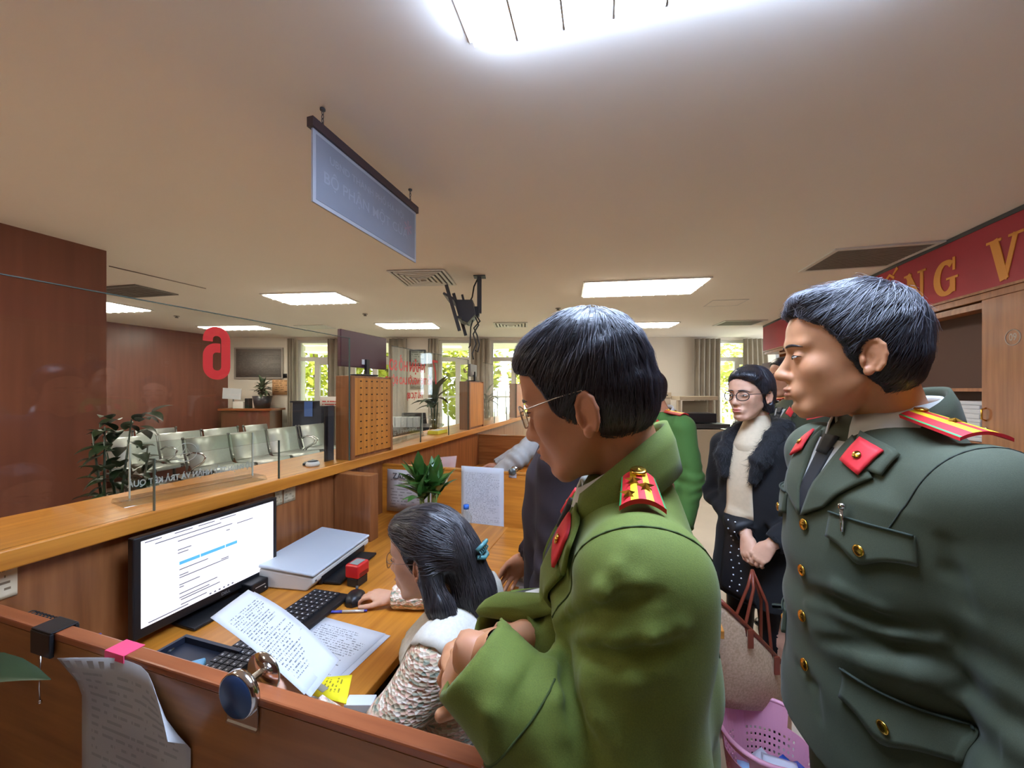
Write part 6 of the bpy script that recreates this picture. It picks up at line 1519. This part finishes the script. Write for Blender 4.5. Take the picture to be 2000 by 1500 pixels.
def flap_curvy(P, x0, x1, ztop, zlow, cg, sgn):
    """scalloped flap: lower edge dips in the middle"""
    mb = MB(); nu, nv = 16, 6; Pp = []; Bk = []
    for i in range(nu+1):
        a = i/nu; x = sgn*(x0+(x1-x0)*a); zl = zlow-.014*math.exp(-((a-.5)/.16)**2)+.006*math.cos(a*2*math.pi)
        for j in range(nv+1):
            b = j/nv; z = ztop+(zl-ztop)*b; l_, n, _, _ = P.bv.ray_cast(Vector((x, -.6, z)), Vector((0, 1, 0)))
            if l_ is None: l_, n = Vector((x, -.1, z)), Vector((0, -1, 0))
            Pp.append(l_+n*(.005+.004*b)); Bk.append(l_+n*.001)
    W = nv+1; N = len(Pp); fs = [(i*W+j, (i+1)*W+j, (i+1)*W+j+1, i*W+j+1) for i in range(nu) for j in range(nv)]
    rim = [i*W for i in range(nu+1)]+[nu*W+j for j in range(1, W)]+[i*W+nv for i in range(nu-1, -1, -1)]+[j for j in range(nv-1, 0, -1)]
    fs += [(a, b, N+b, N+a) for a, b in zip(rim, rim[1:]+rim[:1])]; mb.v = [tuple(p) for p in Pp+Bk]; mb.f = fs; mb.m = [0]*len(fs); mb.sm = [True]*len(fs); o = mb.build('pocket_flap', cg, P.root)
    pts = [Pp[i*W]+Vector((0, -.002, .001)) for i in range(nu+1)]; MB().tube(pts, .0022, 6).build('flap_piping', dl, o)
    k = (nu//2)*W+nv-2; q = Pp[k]; b = MB().lathe([(.0095, 0), (.0105, .002), (.0095, .0035), (.006, .0042), (0, .005)], 18).build('button', M_gold, o); b.location = q; b.rotation_euler = (math.pi/2, 0, sgn*.25)
    return o
for s_ in (1, -1): flap_curvy(P, .068, .178, 1.325, 1.272, C_d, s_); flap_curvy(P, .092, .205, 1.045, .985, C_d, s_)
l_, n, _, _ = P.bv.ray_cast(Vector((.098, -.6, 1.33)), Vector((0, 1, 0)))
pc = MB().tube([l_+n*.014+Vector((0, 0, .012)), l_+n*.012+Vector((0, 0, -.03))], [.0035, .0028], 8).lathe([(0, 0), (.006, 0), (.006, .008), (0, .010)], 10, l_+n*.013+Vector((0, 0, .012))); pc.build('pen_clip', M_chrome, P.root)
for wr, el, sd_ in ((lw_, le, 1), (rw, re, -1)): d = (wr-el).normalized(); P.hand(wr+d*.02, d, Vector((sd_, 0, 0)), -1 if sd_ > 0 else 1, SK2, curl=(.35, .45, .3), thumb=.3)
P.finish_body(P.core(SE, [(ls, le, lw_), (rs, re, rw)]), SK2); P.trousers(.95, C_d); OFF2 = P
# ================================================================== seated clerk
P = Person('seated clerk with long black hair and cream tweed jacket using the mouse', (-.13, .985, 0), 163)
CL_SECS = [(.50, 0, .02, .165, .12), (.62, 0, .015, .15, .105), (.74, 0, .0, .140, .095), (.84, 0, -.005, .150, .100), (.92, 0, .0, .140, .092), (.965, 0, .005, .112, .075), (.995, 0, .01, .07, .058), (1.01, 0, .012, .05, .05)]
ls, le, lw_ = Vector((.135, .0, .945)), P.W(-.315, .79, .76), P.W(-.44, .80, .868); rs, re, rw = Vector((-.135, .0, .945)), P.W(-.21, 1.34, .83), P.W(-.425, 1.352, .812)
# tweed
def tweedmat():
    m = bpy.data.materials.new('cream_tweed'); m.use_nodes = True; nt = m.node_tree; N = nt.nodes; L = nt.links; b = N['Principled BSDF']; b.inputs['Roughness'].default_value = .9
    tc = N.new('ShaderNodeTexCoord'); v = N.new('ShaderNodeTexVoronoi'); v.inputs['Scale'].default_value = 95; mp = N.new('ShaderNodeMapping'); mp.inputs['Scale'].default_value = (1, 1, 1.6); L.new(tc.outputs['Object'], mp.inputs[0]); L.new(mp.outputs[0], v.inputs['Vector'])
    w_ = N.new('ShaderNodeTexWave'); w_.bands_direction = 'Z'; w_.inputs['Scale'].default_value = 16; w_.inputs['Distortion'].default_value = 3; L.new(tc.outputs['Object'], w_.inputs['Vector'])
    cr = N.new('ShaderNodeValToRGB'); e = cr.color_ramp.elements; e[0].position = .1; e[0].color = lin('8c9684'); e[1].position = .9; e[1].color = lin('e8dcc4')
    for p_, c_ in ((.35, 'c9b898'), (.55, 'dcaa94'), (.7, 'efe6d4')): q = e.new(p_); q.color = lin(c_)
    mx = N.new('ShaderNodeMix'); mx.inputs[0].default_value = .45
    sp = N.new('ShaderNodeSeparateColor'); L.new(v.outputs['Color'], sp.inputs[0]); L.new(sp.outputs[0], mx.inputs[2]); L.new(w_.outputs['Fac'], mx.inputs[3]); L.new(mx.outputs[0], cr.inputs[0]); L.new(cr.outputs[0], b.inputs['Base Color'])
    bp = N.new('ShaderNodeBump'); bp.inputs['Strength'].default_value = .8; bp.inputs['Distance'].default_value = .004; L.new(v.outputs['Distance'], bp.inputs['Height']); L.new(bp.outputs[0], b.inputs['Normal']); return m
M_tweed = tweedmat()
def clerk_extra(v): v.ell((.05, -.06, .86), (.05, .05, .05), .03); v.ell((-.05, -.06, .86), (.05, .05, .05), .03)
P.jacket(CL_SECS, [(ls, le, lw_), (rs, re, rw)], M_tweed, h=.0065, sr=(.062, .054, .040), wl=.005, extra=clerk_extra)
P.head(P.W(-.228, 1.005, 1.120), 2, 8, (0, .012, .985), SKF, True, h=.003, nr=.046, sc=.95)
# half-up hair: cap, mass running back to the clip and long tail
M_hairw = mat('long_dark_hair', '2e2b2c', .36, col2='141214', vscale=30, stretch=(3, 3, .5), bump=.2, bscale=60)
v = Vol((-.16, -.15, -.36), (.16, .24, .17), .0038)
v.ell((0, .018, .040), (.088, .107, .098)); v.ell((0, .085, .005), (.055, .06, .06), .05); v.ell((0, -.05, .075), (.066, .05, .045), .03)
for sx in (-1, 1):
    v.chain([(sx*.072, .03, .0), (sx*.082, .065, -.10), (sx*.07, .12, -.22), (sx*.045, .15, -.31)], [.026, .028, .026, .012], .03, .02)
v.chain([(0, .115, -.01), (0, .13, -.1), (0, .155, -.21), (.01, .17, -.32)], [.05, .052, .042, .014], .03, .02)
Z_ = np.array([-.5, -.12, -.07, -.04, .0, .03, .055, .075, .09, .105, .3]); Y_ = np.array([.03, .03, .018, -.005, -.022, -.035, -.055, -.075, -.09, -.2, -.3])
v.op(lambda X, Y, Z: (Y-np.interp(Z.ravel(), Z_, Y_)[None, None, :])*.8+0*X, (-.2, -.3, -.5), (.2, .3, .3), .008, 's')
for sx in (-1, 1): v.ell((sx*.088, .010, -.004), (.022, .020, .030), .006, None, 's')
fw_ = waves(21, 12, 90., (1.2, 1.2, .12)); v.disp(lambda X, Y, Z: .0016*fw_(X, Y, Z), v.lo, v.lo+v.h*v.n); HQ = v.mesh(); P.hair(HQ, M_hairw)
def flowl(p):
    if p.z > -.02 and p.y < .11: d = Vector((0, .115, .012))-Vector(p); return d.normalized()+Vector((0, .3, -.1))
    return Vector((0, .12, -1))
strands(HQ, 'hair_strands', mat('brown_black_strand', '3a3536', .3), P.root, 3800, .09, flowl, .0008, .003, 9, M=P.HM, jitter=.2)
clip = MB(); clip.tube([(-.03, .165, .016), (-.012, .178, .026), (.012, .178, .026), (.03, .165, .016)], .006, 7); clip.tube([(-.028, .163, -.002), (-.012, .176, -.010), (.012, .176, -.010), (.028, .163, -.002)], .006, 7)
for k in range(6): x = -.026+k*.0105; clip.tube([(x, .168, .014), (x, .175, .006), (x, .168, -.004)], .0025, 5)
o = clip.build('hair_clip', mat('teal_plastic', '4d7f80', .3), P.root); o.matrix_local = P.HM
glasses(P, mat('rose_wire', '8a6a60', .3, .6), .023, .018, .0010)
# white collar
def fat_collar(P, cen, rx, ry, zt, drop, flare, m):
    Pp = []; n = 72; W = 9
    for i in range(n+1):
        ph = 2*math.pi*i/n; sn, cs = math.sin(ph), math.cos(ph)
        for j in range(W):
            k = j/(W-1); r = flare*k; z = zt-drop*k**1.3; rip = .004*k*math.sin(ph*30); p = Vector((cen[0]+(rx+r*1.25)*sn, cen[1]+(ry+r)*cs, z+.05))
            l_, nn, _, _ = P.bv.ray_cast(Vector((p.x, p.y, 1.4)), Vector((0, 0, -1)))
            zz = z if l_ is None else max(z-.02*0, min(l_.z+.008, zt+.01)); Pp.append((p.x, p.y, zz+rip))
    o = MB().grid(Pp, n+1, W).build('white_collar', m, P.root); o.modifiers.new('s', 'SOLIDIFY').thickness = .003; return o
fat_collar(P, (0, .005), .050, .050, 1.012, .10, .105, mat('white_lace', 'cbc4b4', .8, var=.12, vscale=120))
d = (rw-re).normalized(); hw = rw+d*.012
tgt = P.inv @ (onz(684, 1170, ZD)+Vector((0, 0, .038)))
P.hand(hw, tgt-hw+Vector((0, 0, .0)), (0, 0, 1), 1, SKF, curl=(.35, .45, .25), thumb=.55, sc=.85, spread=.07)
d = (lw_-le).normalized(); pw = P.inv @ at(556, 1352, .78); P.hand(lw_+d*.01, pw-lw_, P.W(0, 0, 3)-P.W(0, 0, 2)+Vector((.3, 0, 0)), -1, SKF, curl=(.5, .5, .3), thumb=.4, sc=.85)
cr = Vol((-.3, -.6, .0), (.3, .3, 1.05), .015); cr.loft([(q[0], q[1], q[2], q[3]*.8, q[4]*.78) for q in CL_SECS], .02)
for sd_ in (-1, 1): cr.rc((sd_*.08, .0, .53), (sd_*.09, -.40, .52), .07, .05, .03); cr.rc((sd_*.09, -.40, .52), (sd_*.09, -.37, .08), .048, .034, .02)
for a, b, c in ((ls, le, lw_), (rs, re, rw)): cr.rc(a, b, .04, .034, .03); cr.rc(b, c, .034, .024, .02)
P.finish_body(cr.mesh(), SKF)
tv = Vol((-.3, -.62, .02), (.3, .3, .68), .012); tv.ell((0, .02, .55), (.17, .15, .10))
for sd_ in (-1, 1): tv.rc((sd_*.08, .0, .55), (sd_*.09, -.40, .54), .088, .066, .03); tv.rc((sd_*.09, -.40, .54), (sd_*.09, -.37, .1), .066, .052, .02)
npmesh('trousers', [tv.mesh()], mat('dark_trousers', '22242a', .8), P.root); CLERK = P
for sd_ in (-1, 1):
    w_ = Vol((sd_*.09-.06, -.56, -.01), (sd_*.09+.06, -.30, .12), .007); w_.ell((sd_*.09, -.44, .03), (.036, .09, .03)); w_.ell((sd_*.09, -.37, .04), (.032, .045, .042), .03); npmesh('shoe', [w_.mesh()], mat('black_leather', '121212', .25), P.root)
ch = P.M @ Vector((0, .0, 0)); r = thing('office_chair', 'office chair under the seated clerk', 'chair', (ch.x, ch.y, 0), P.root.rotation_euler.z)
MB().box((-.22, -.24, .38), (.22, .12, .445)).build('seat', M_black, r, bevel=.02); MB().box((-.2, .125, .50), (.2, .150, .80)).build('backrest', M_black, r, bevel=.012); MB().tube([(0, .1, .40), (0, .165, .42), (0, .165, .6)], .016, 8).build('back_bar', M_dgrey, r); MB().tube([(0, 0, .05), (0, 0, .38)], .028, 10).build('column', M_chrome, r)
for k in range(5): a = k*1.2566; MB().tube([(0, 0, .08), (.2*math.cos(a), .2*math.sin(a), .05)], [.028, .016], 6).lathe([(0, 0), (.022, 0), (.022, .05), (0, .05)], 8, (.2*math.cos(a), .2*math.sin(a), 0)).build('foot', M_black, r)
# ================================================================== woman in black with a handbag
P = Person('woman in black fur collar coat with dark rimmed glasses holding a handbag', (1.125, 1.73, 0), 203)
WS = [(.62, 0, .01, .20, .15), (.80, 0, .01, .19, .14), (.98, 0, .0, .165, .115), (1.12, 0, -.005, .165, .115), (1.24, 0, 0, .165, .105), (1.31, 0, .005, .13, .085), (1.36, 0, .01, .085, .066), (1.385, 0, .012, .06, .055)]
M_blk = mat('black_coat_wool', '0d0d10', .9, var=.2, vscale=90, sheen=.05)
hp = P.L(1466, 1088, 1.56)
ls, le = Vector((.155, .0, 1.275)), Vector((.215, .02, 1.03)); rs, re = Vector((-.155, 0, 1.275)), Vector((-.215, .0, 1.03))
lw_ = hp+Vector((.055, .05, .065)); rw = hp+Vector((-.055, .05, .065))
P.jacket(WS, [(ls, le, lw_), (rs, re, rw)], M_blk, 'coat', h=.009, sr=(.066, .056, .044), wl=.003)
P.head(P.W(1.080, 1.71, 1.535), 0, 3, (0, .012, 1.36), SKF, True, h=.003, nr=.045, sc=.95, lip=lin('b0484a')[:3])
v = Vol((-.15, -.15, -.16), (.15, .19, .18), .0042); v.ell((0, .016, .042), (.089, .108, .102)); v.ell((0, .06, -.03), (.066, .062, .07), .04); v.ell((.02, -.055, .085), (.064, .045, .035), .03)
for sx in (-1, 1): v.rc((sx*.074, .0, .05), (sx*.072, .03, -.07), .02, .018, .02)
Z_ = np.array([-.5, -.10, -.06, -.03, .0, .03, .05, .07, .09, .105, .3]); Y_ = np.array([.03, .03, .02, .004, -.012, -.035, -.055, -.08, -.094, -.2, -.3])
v.op(lambda X, Y, Z: (Y-np.interp(Z.ravel(), Z_, Y_)[None, None, :])*.8+0*X, (-.2, -.3, -.5), (.2, .3, .3), .008, 's'); v.ell((-.088, .012, -.012), (.024, .020, .034), .006, None, 's'); v.ell((.088, .012, -.012), (.024, .020, .034), .006, None, 's')
HQ = v.mesh(); P.hair(HQ, M_hair); strands(HQ, 'hair_strands', M_strand, P.root, 1200, .06, strokes_flow((.02, .0, .14), .1), .0009, .003, 12, M=P.HM)
glasses(P, mat('tortoise_rim', '2e2420', .3), .026, .021, .0016, y=-.106, sq=2.2, rimr=.0022)
cs_ = mat('cream_knit', 'cdbb9c', .85, var=.08, vscale=60)
front_patch(P, [(-.052, 1.36), (.052, 1.36), (.062, .99), (-.062, .99)], cs_, 'cream_top', .006, .004, 8, 16)
tn = Vol((-.1, -.1, 1.28), (.1, .12, 1.46), .005); tn.rc((0, -.012, 1.30), (0, .004, 1.415), .088, .052, .01); npmesh('turtleneck', [tn.mesh()], cs_, P.root)
front_patch(P, [(-.062, .992), (.062, .992), (.085, .64), (-.085, .64)], mat('black_skirt', '16171b', .6), 'skirt_front', .006, .004, 8, 16)
pearl = mat('pearl_stud', 'd8dce6', .15, .3)
for k in range(11):
    for x in (-.018, .018):
        l_, n, _, _ = P.bv.ray_cast(Vector((x+.01*math.sin(k), -.6, .97-.03*k)), Vector((0, 1, 0)))
        if l_ is not None: o = MB().lathe([(0, -.004), (.0035, -.002), (.0035, .002), (0, .004)], 8).build('stud', pearl, P.root); o.location = l_+n*.010
# fur collar: two thick rolls with hair
fv = Vol((-.2, -.22, 1.08), (.2, .16, 1.46), .008)
for sx in (-1, 1): fv.chain([(0, .095, 1.395), (sx*.075, .06, 1.385), (sx*.095, -.03, 1.335), (sx*.085, -.105, 1.25), (sx*.070, -.125, 1.17)], [.040, .042, .042, .038, .022], .02, .015)
ff = waves(31, 14, 120., (1, 1, 1)); fv.disp(lambda X, Y, Z: .003*ff(X, Y, Z), fv.lo, fv.lo+fv.h*fv.n); FQ = fv.mesh(); M_fur = mat('black_fur', '101114', .85, sheen=.15); npmesh('fur_collar', [FQ], M_fur, P.root)
strands(FQ, 'fur_hairs', mat('fur_tip', '1e2026', .6), P.root, 2500, .022, lambda p: Vector((p.x*.3, -.2, -1)), .0008, .006, 15, seg=3, jitter=.8)
for sd_, wr, el in ((1, lw_, le), (-1, rw, re)):
    d = (hp-wr); P.hand(wr+d.normalized()*.012, d+Vector((0, -.02, -.05)), Vector((sd_*.25, -1, .35)), sd_*-1 if False else (-1 if sd_ > 0 else 1), SKF, curl=(.55, .7, .5), thumb=.3, sc=.86)
P.finish_body(P.core(WS, [(ls, le, lw_), (rs, re, rw)]), SKF); P.trousers(.80, mat('black_stockings', '111116', .6), .15, .11, .08, r=(.075, .055, .045)); WOM = P
# handbag held by the woman
hb = P.L(1468, 1110, 1.52); hw_ = P.M @ hb
bag = thing('handbag', 'beige canvas tote bag with brown leather trim held by the woman in black', 'bag', (0, 0, 0)); cv = mat('beige_canvas', 'd8bb9a', .85, col2='bd9d7c', vscale=120); lt = mat('brown_leather', '7a3420', .45)
def B3(u, v, dy=0): return at(u, v, 1.48+dy)
q = [B3(1405, 1172, -.04), B3(1532, 1302, .10), B3(1538, 1378, .12), B3(1402, 1378, -.02)]; nrm = ((q[1]-q[0]).cross(q[3]-q[0])).normalized(); nrm = nrm if nrm.y < 0 else -nrm; dep = .10
mb = MB(); nu, nv = 10, 10; Pp = []
for k in (0, 1):
    for i in range(nu+1):
        for j in range(nv+1):
            a, b = i/nu, j/nv; p = (q[0]*(1-a)+q[1]*a)*(1-b)+(q[3]*(1-a)+q[2]*a)*b; bul = .045*math.sin(math.pi*a)*(.25+.75*math.sin(math.pi*min(1, b*.8+.1))); Pp.append(p+nrm*(bul+.005 if k == 0 else -bul-.005))
W = nv+1; N = (nu+1)*W; fs = [(i*W+j, (i+1)*W+j, (i+1)*W+j+1, i*W+j+1) for i in range(nu) for j in range(nv)]; fs += [tuple(N+x for x in reversed(f)) for f in fs]
rim = [i*W for i in range(nu+1)]+[nu*W+j for j in range(1, W)]+[i*W+nv for i in range(nu-1, -1, -1)]+[j for j in range(nv-1, 0, -1)]; fs += [(a, b, N+b, N+a) for a, b in zip(rim, rim[1:]+rim[:1])]
mb.add(Pp, fs, 0, True); mb.build('bag_body', cv, bag)
MB().tube([Pp[i*W] for i in range(nu+1)], .009, 8).tube([Pp[N+i*W] for i in range(nu+1)], .009, 8).build('top_trim', lt, bag)
for k, (a, sg) in enumerate(((.3, 0), (.75, 0), (.3, N), (.75, N))):
    p0 = Pp[int(a*nu)*W+sg]; MB().tube([p0+Vector((0, 0, -.06)), p0, (p0+hw_)/2+Vector((.02, 0, .03)), hw_+Vector((0, -.004, -.005))], .006, 7).build('strap', lt, bag)
    MB().cbox(p0+Vector((0, 0, -.04))+nrm*(.022 if sg == 0 else -.022), (.02, .006, .07)).build('strap_tab', lt, bag)
# ================================================================== further people, partly hidden
def simple(label, loc, heading, cm_, head_xyz, yaw=0, pitch=0, officer=False, scz=1.0, arms=None, skin=SK1, kx=.95, dress=True, h=.011, hair=True, female=False, dz=0.0, trous=None):
    P = Person(label, loc, heading); SE = scaled(OFF_SECS, kx, .95, dz); zs = 1.385+dz
    A = arms(P, zs) if arms else [(Vector((.165, 0, zs)), Vector((.22, .02, zs-.29)), Vector((.21, -.04, zs-.53))), (Vector((-.165, 0, zs)), Vector((-.22, .02, zs-.29)), Vector((-.21, -.04, zs-.53)))]
    P.jacket(SE, A, cm_, h=h, sr=(.07, .062, .05), wl=.004)
    P.head(P.W(*head_xyz), yaw, pitch, (0, .012, 1.45+dz), skin, female, h=.0042, nr=.054, lid=.3)
    if hair: hv = hair_short(.0045); P.hair(hv.mesh(), M_hair)
    P.collar('shirt_collar', M_shirt, (0, .012), .066, .068, 1.512+dz, 1.43+dz, .03, .008, 150, fy=.012); jc = P.collar('jacket_collar', cm_, (0, .014), .070, .074, 1.500+dz, 1.405+dz, .045, .013, 128, .006, fy=.02); P.addb(jc)
    if dress: front_dress(P, cm_, 1.415+dz, 1.25+dz)
    if officer:
        P.addb()
        for s_ in (-1, 1):
            front_patch(P, [(s_*.060, 1.425+dz), (s_*.098, 1.405+dz), (s_*.092, 1.365+dz), (s_*.056, 1.385+dz)], [MR, MY], 'collar_tab', .016, .004, 6, 6); board(P, s_, None, STR2, ((.5, .5, .011),), -.034, .034, .06, .185)
        for z in (1.22, 1.12, 1.02, .92):
            l_, n, _, _ = P.bv.ray_cast(Vector((.010, -.5, z+dz)), Vector((0, 1, 0))); b = MB().lathe([(.0105, 0), (.0115, .002), (.009, .0035), (0, .0055)], 14).build('button', M_gold, P.root); b.location = l_+n*.003; b.rotation_euler = n.to_track_quat('Z', 'Y').to_euler()
    for k, (a, b, c) in enumerate(A):
        d = (Vector(c)-Vector(b)).normalized(); sd_ = 1 if k == 0 else -1; P.hand(Vector(c)+d*.015, d, Vector((sd_, 0, .1)), -1 if sd_ > 0 else 1, skin, curl=(.35, .45, .3), thumb=.3, h=.0032)
    P.finish_body(P.core(SE, A), skin); P.trousers(.93, trous or cm_); return P
C_g3 = cloth('mid_green_wool', '4f7a35')
simple('officer in green uniform half hidden behind the bright green officer', (.90, 2.30, 0), 205, C_g3, (.82, 2.285, 1.545), -28, 0, True, dz=-.05)
C_g8 = cloth('light_green_wool', '6f8a3c'); simple('officer in light green behind the head of the dark green officer', (1.43, 1.45, 0), 165, C_g8, (1.345, 1.45, 1.635), -15, 0, True, dz=.02)
simple('officer in dark green standing far behind the woman in black', (1.78, 2.38, 0), 185, C_d, (1.72, 2.35, 1.63), -10, 0, True, dz=.02)
M_plum = mat('plum_coat', '2e2228', .9, var=.15, vscale=300)
simple('person in a dark plum coat behind the bright green officer', (.165, 1.13, 0), 172, M_plum, (.15, 1.14, 1.55), -10, 5, False, dress=False,
       arms=lambda P, z: [(Vector((.16, 0, z)), P.W(.12, .93, 1.10), P.W(.06, .98, .89)), (Vector((-.16, 0, z)), P.W(.20, 1.36, 1.11), P.W(.06, 1.42, .93))], trous=mat('dark_trousers', '22242a', .8), dz=-.02)
M_gsh = mat('grey_shirt', 'b3b1aa', .85, var=.08, vscale=40)
g7 = simple('person in a grey shirt and black vest beyond the orange partition', (.30, 2.62, 0), 170, M_gsh, (.25, 2.63, 1.50), 0, 10, False, dress=False,
       arms=lambda P, z: [(Vector((.16, 0, z)), P.W(.04, 2.36, 1.13), P.W(-.12, 2.42, .98)), (Vector((-.16, 0, z)), P.W(.1, 2.9, 1.1), P.W(-.12, 2.85, .98))], trous=mat('dark_trousers', '22242a', .8), dz=-.06)
vv = Vol((-.25, -.2, .75), (.25, .22, 1.45), .011); vv.loft([(a-.06, b, c, d*.95*.95+.008, e*.95+.008) for a, b, c, d, e in OFF_SECS if .85 < a < 1.42], .01); npmesh('vest', [vv.mesh()], M_blk, g7.root)
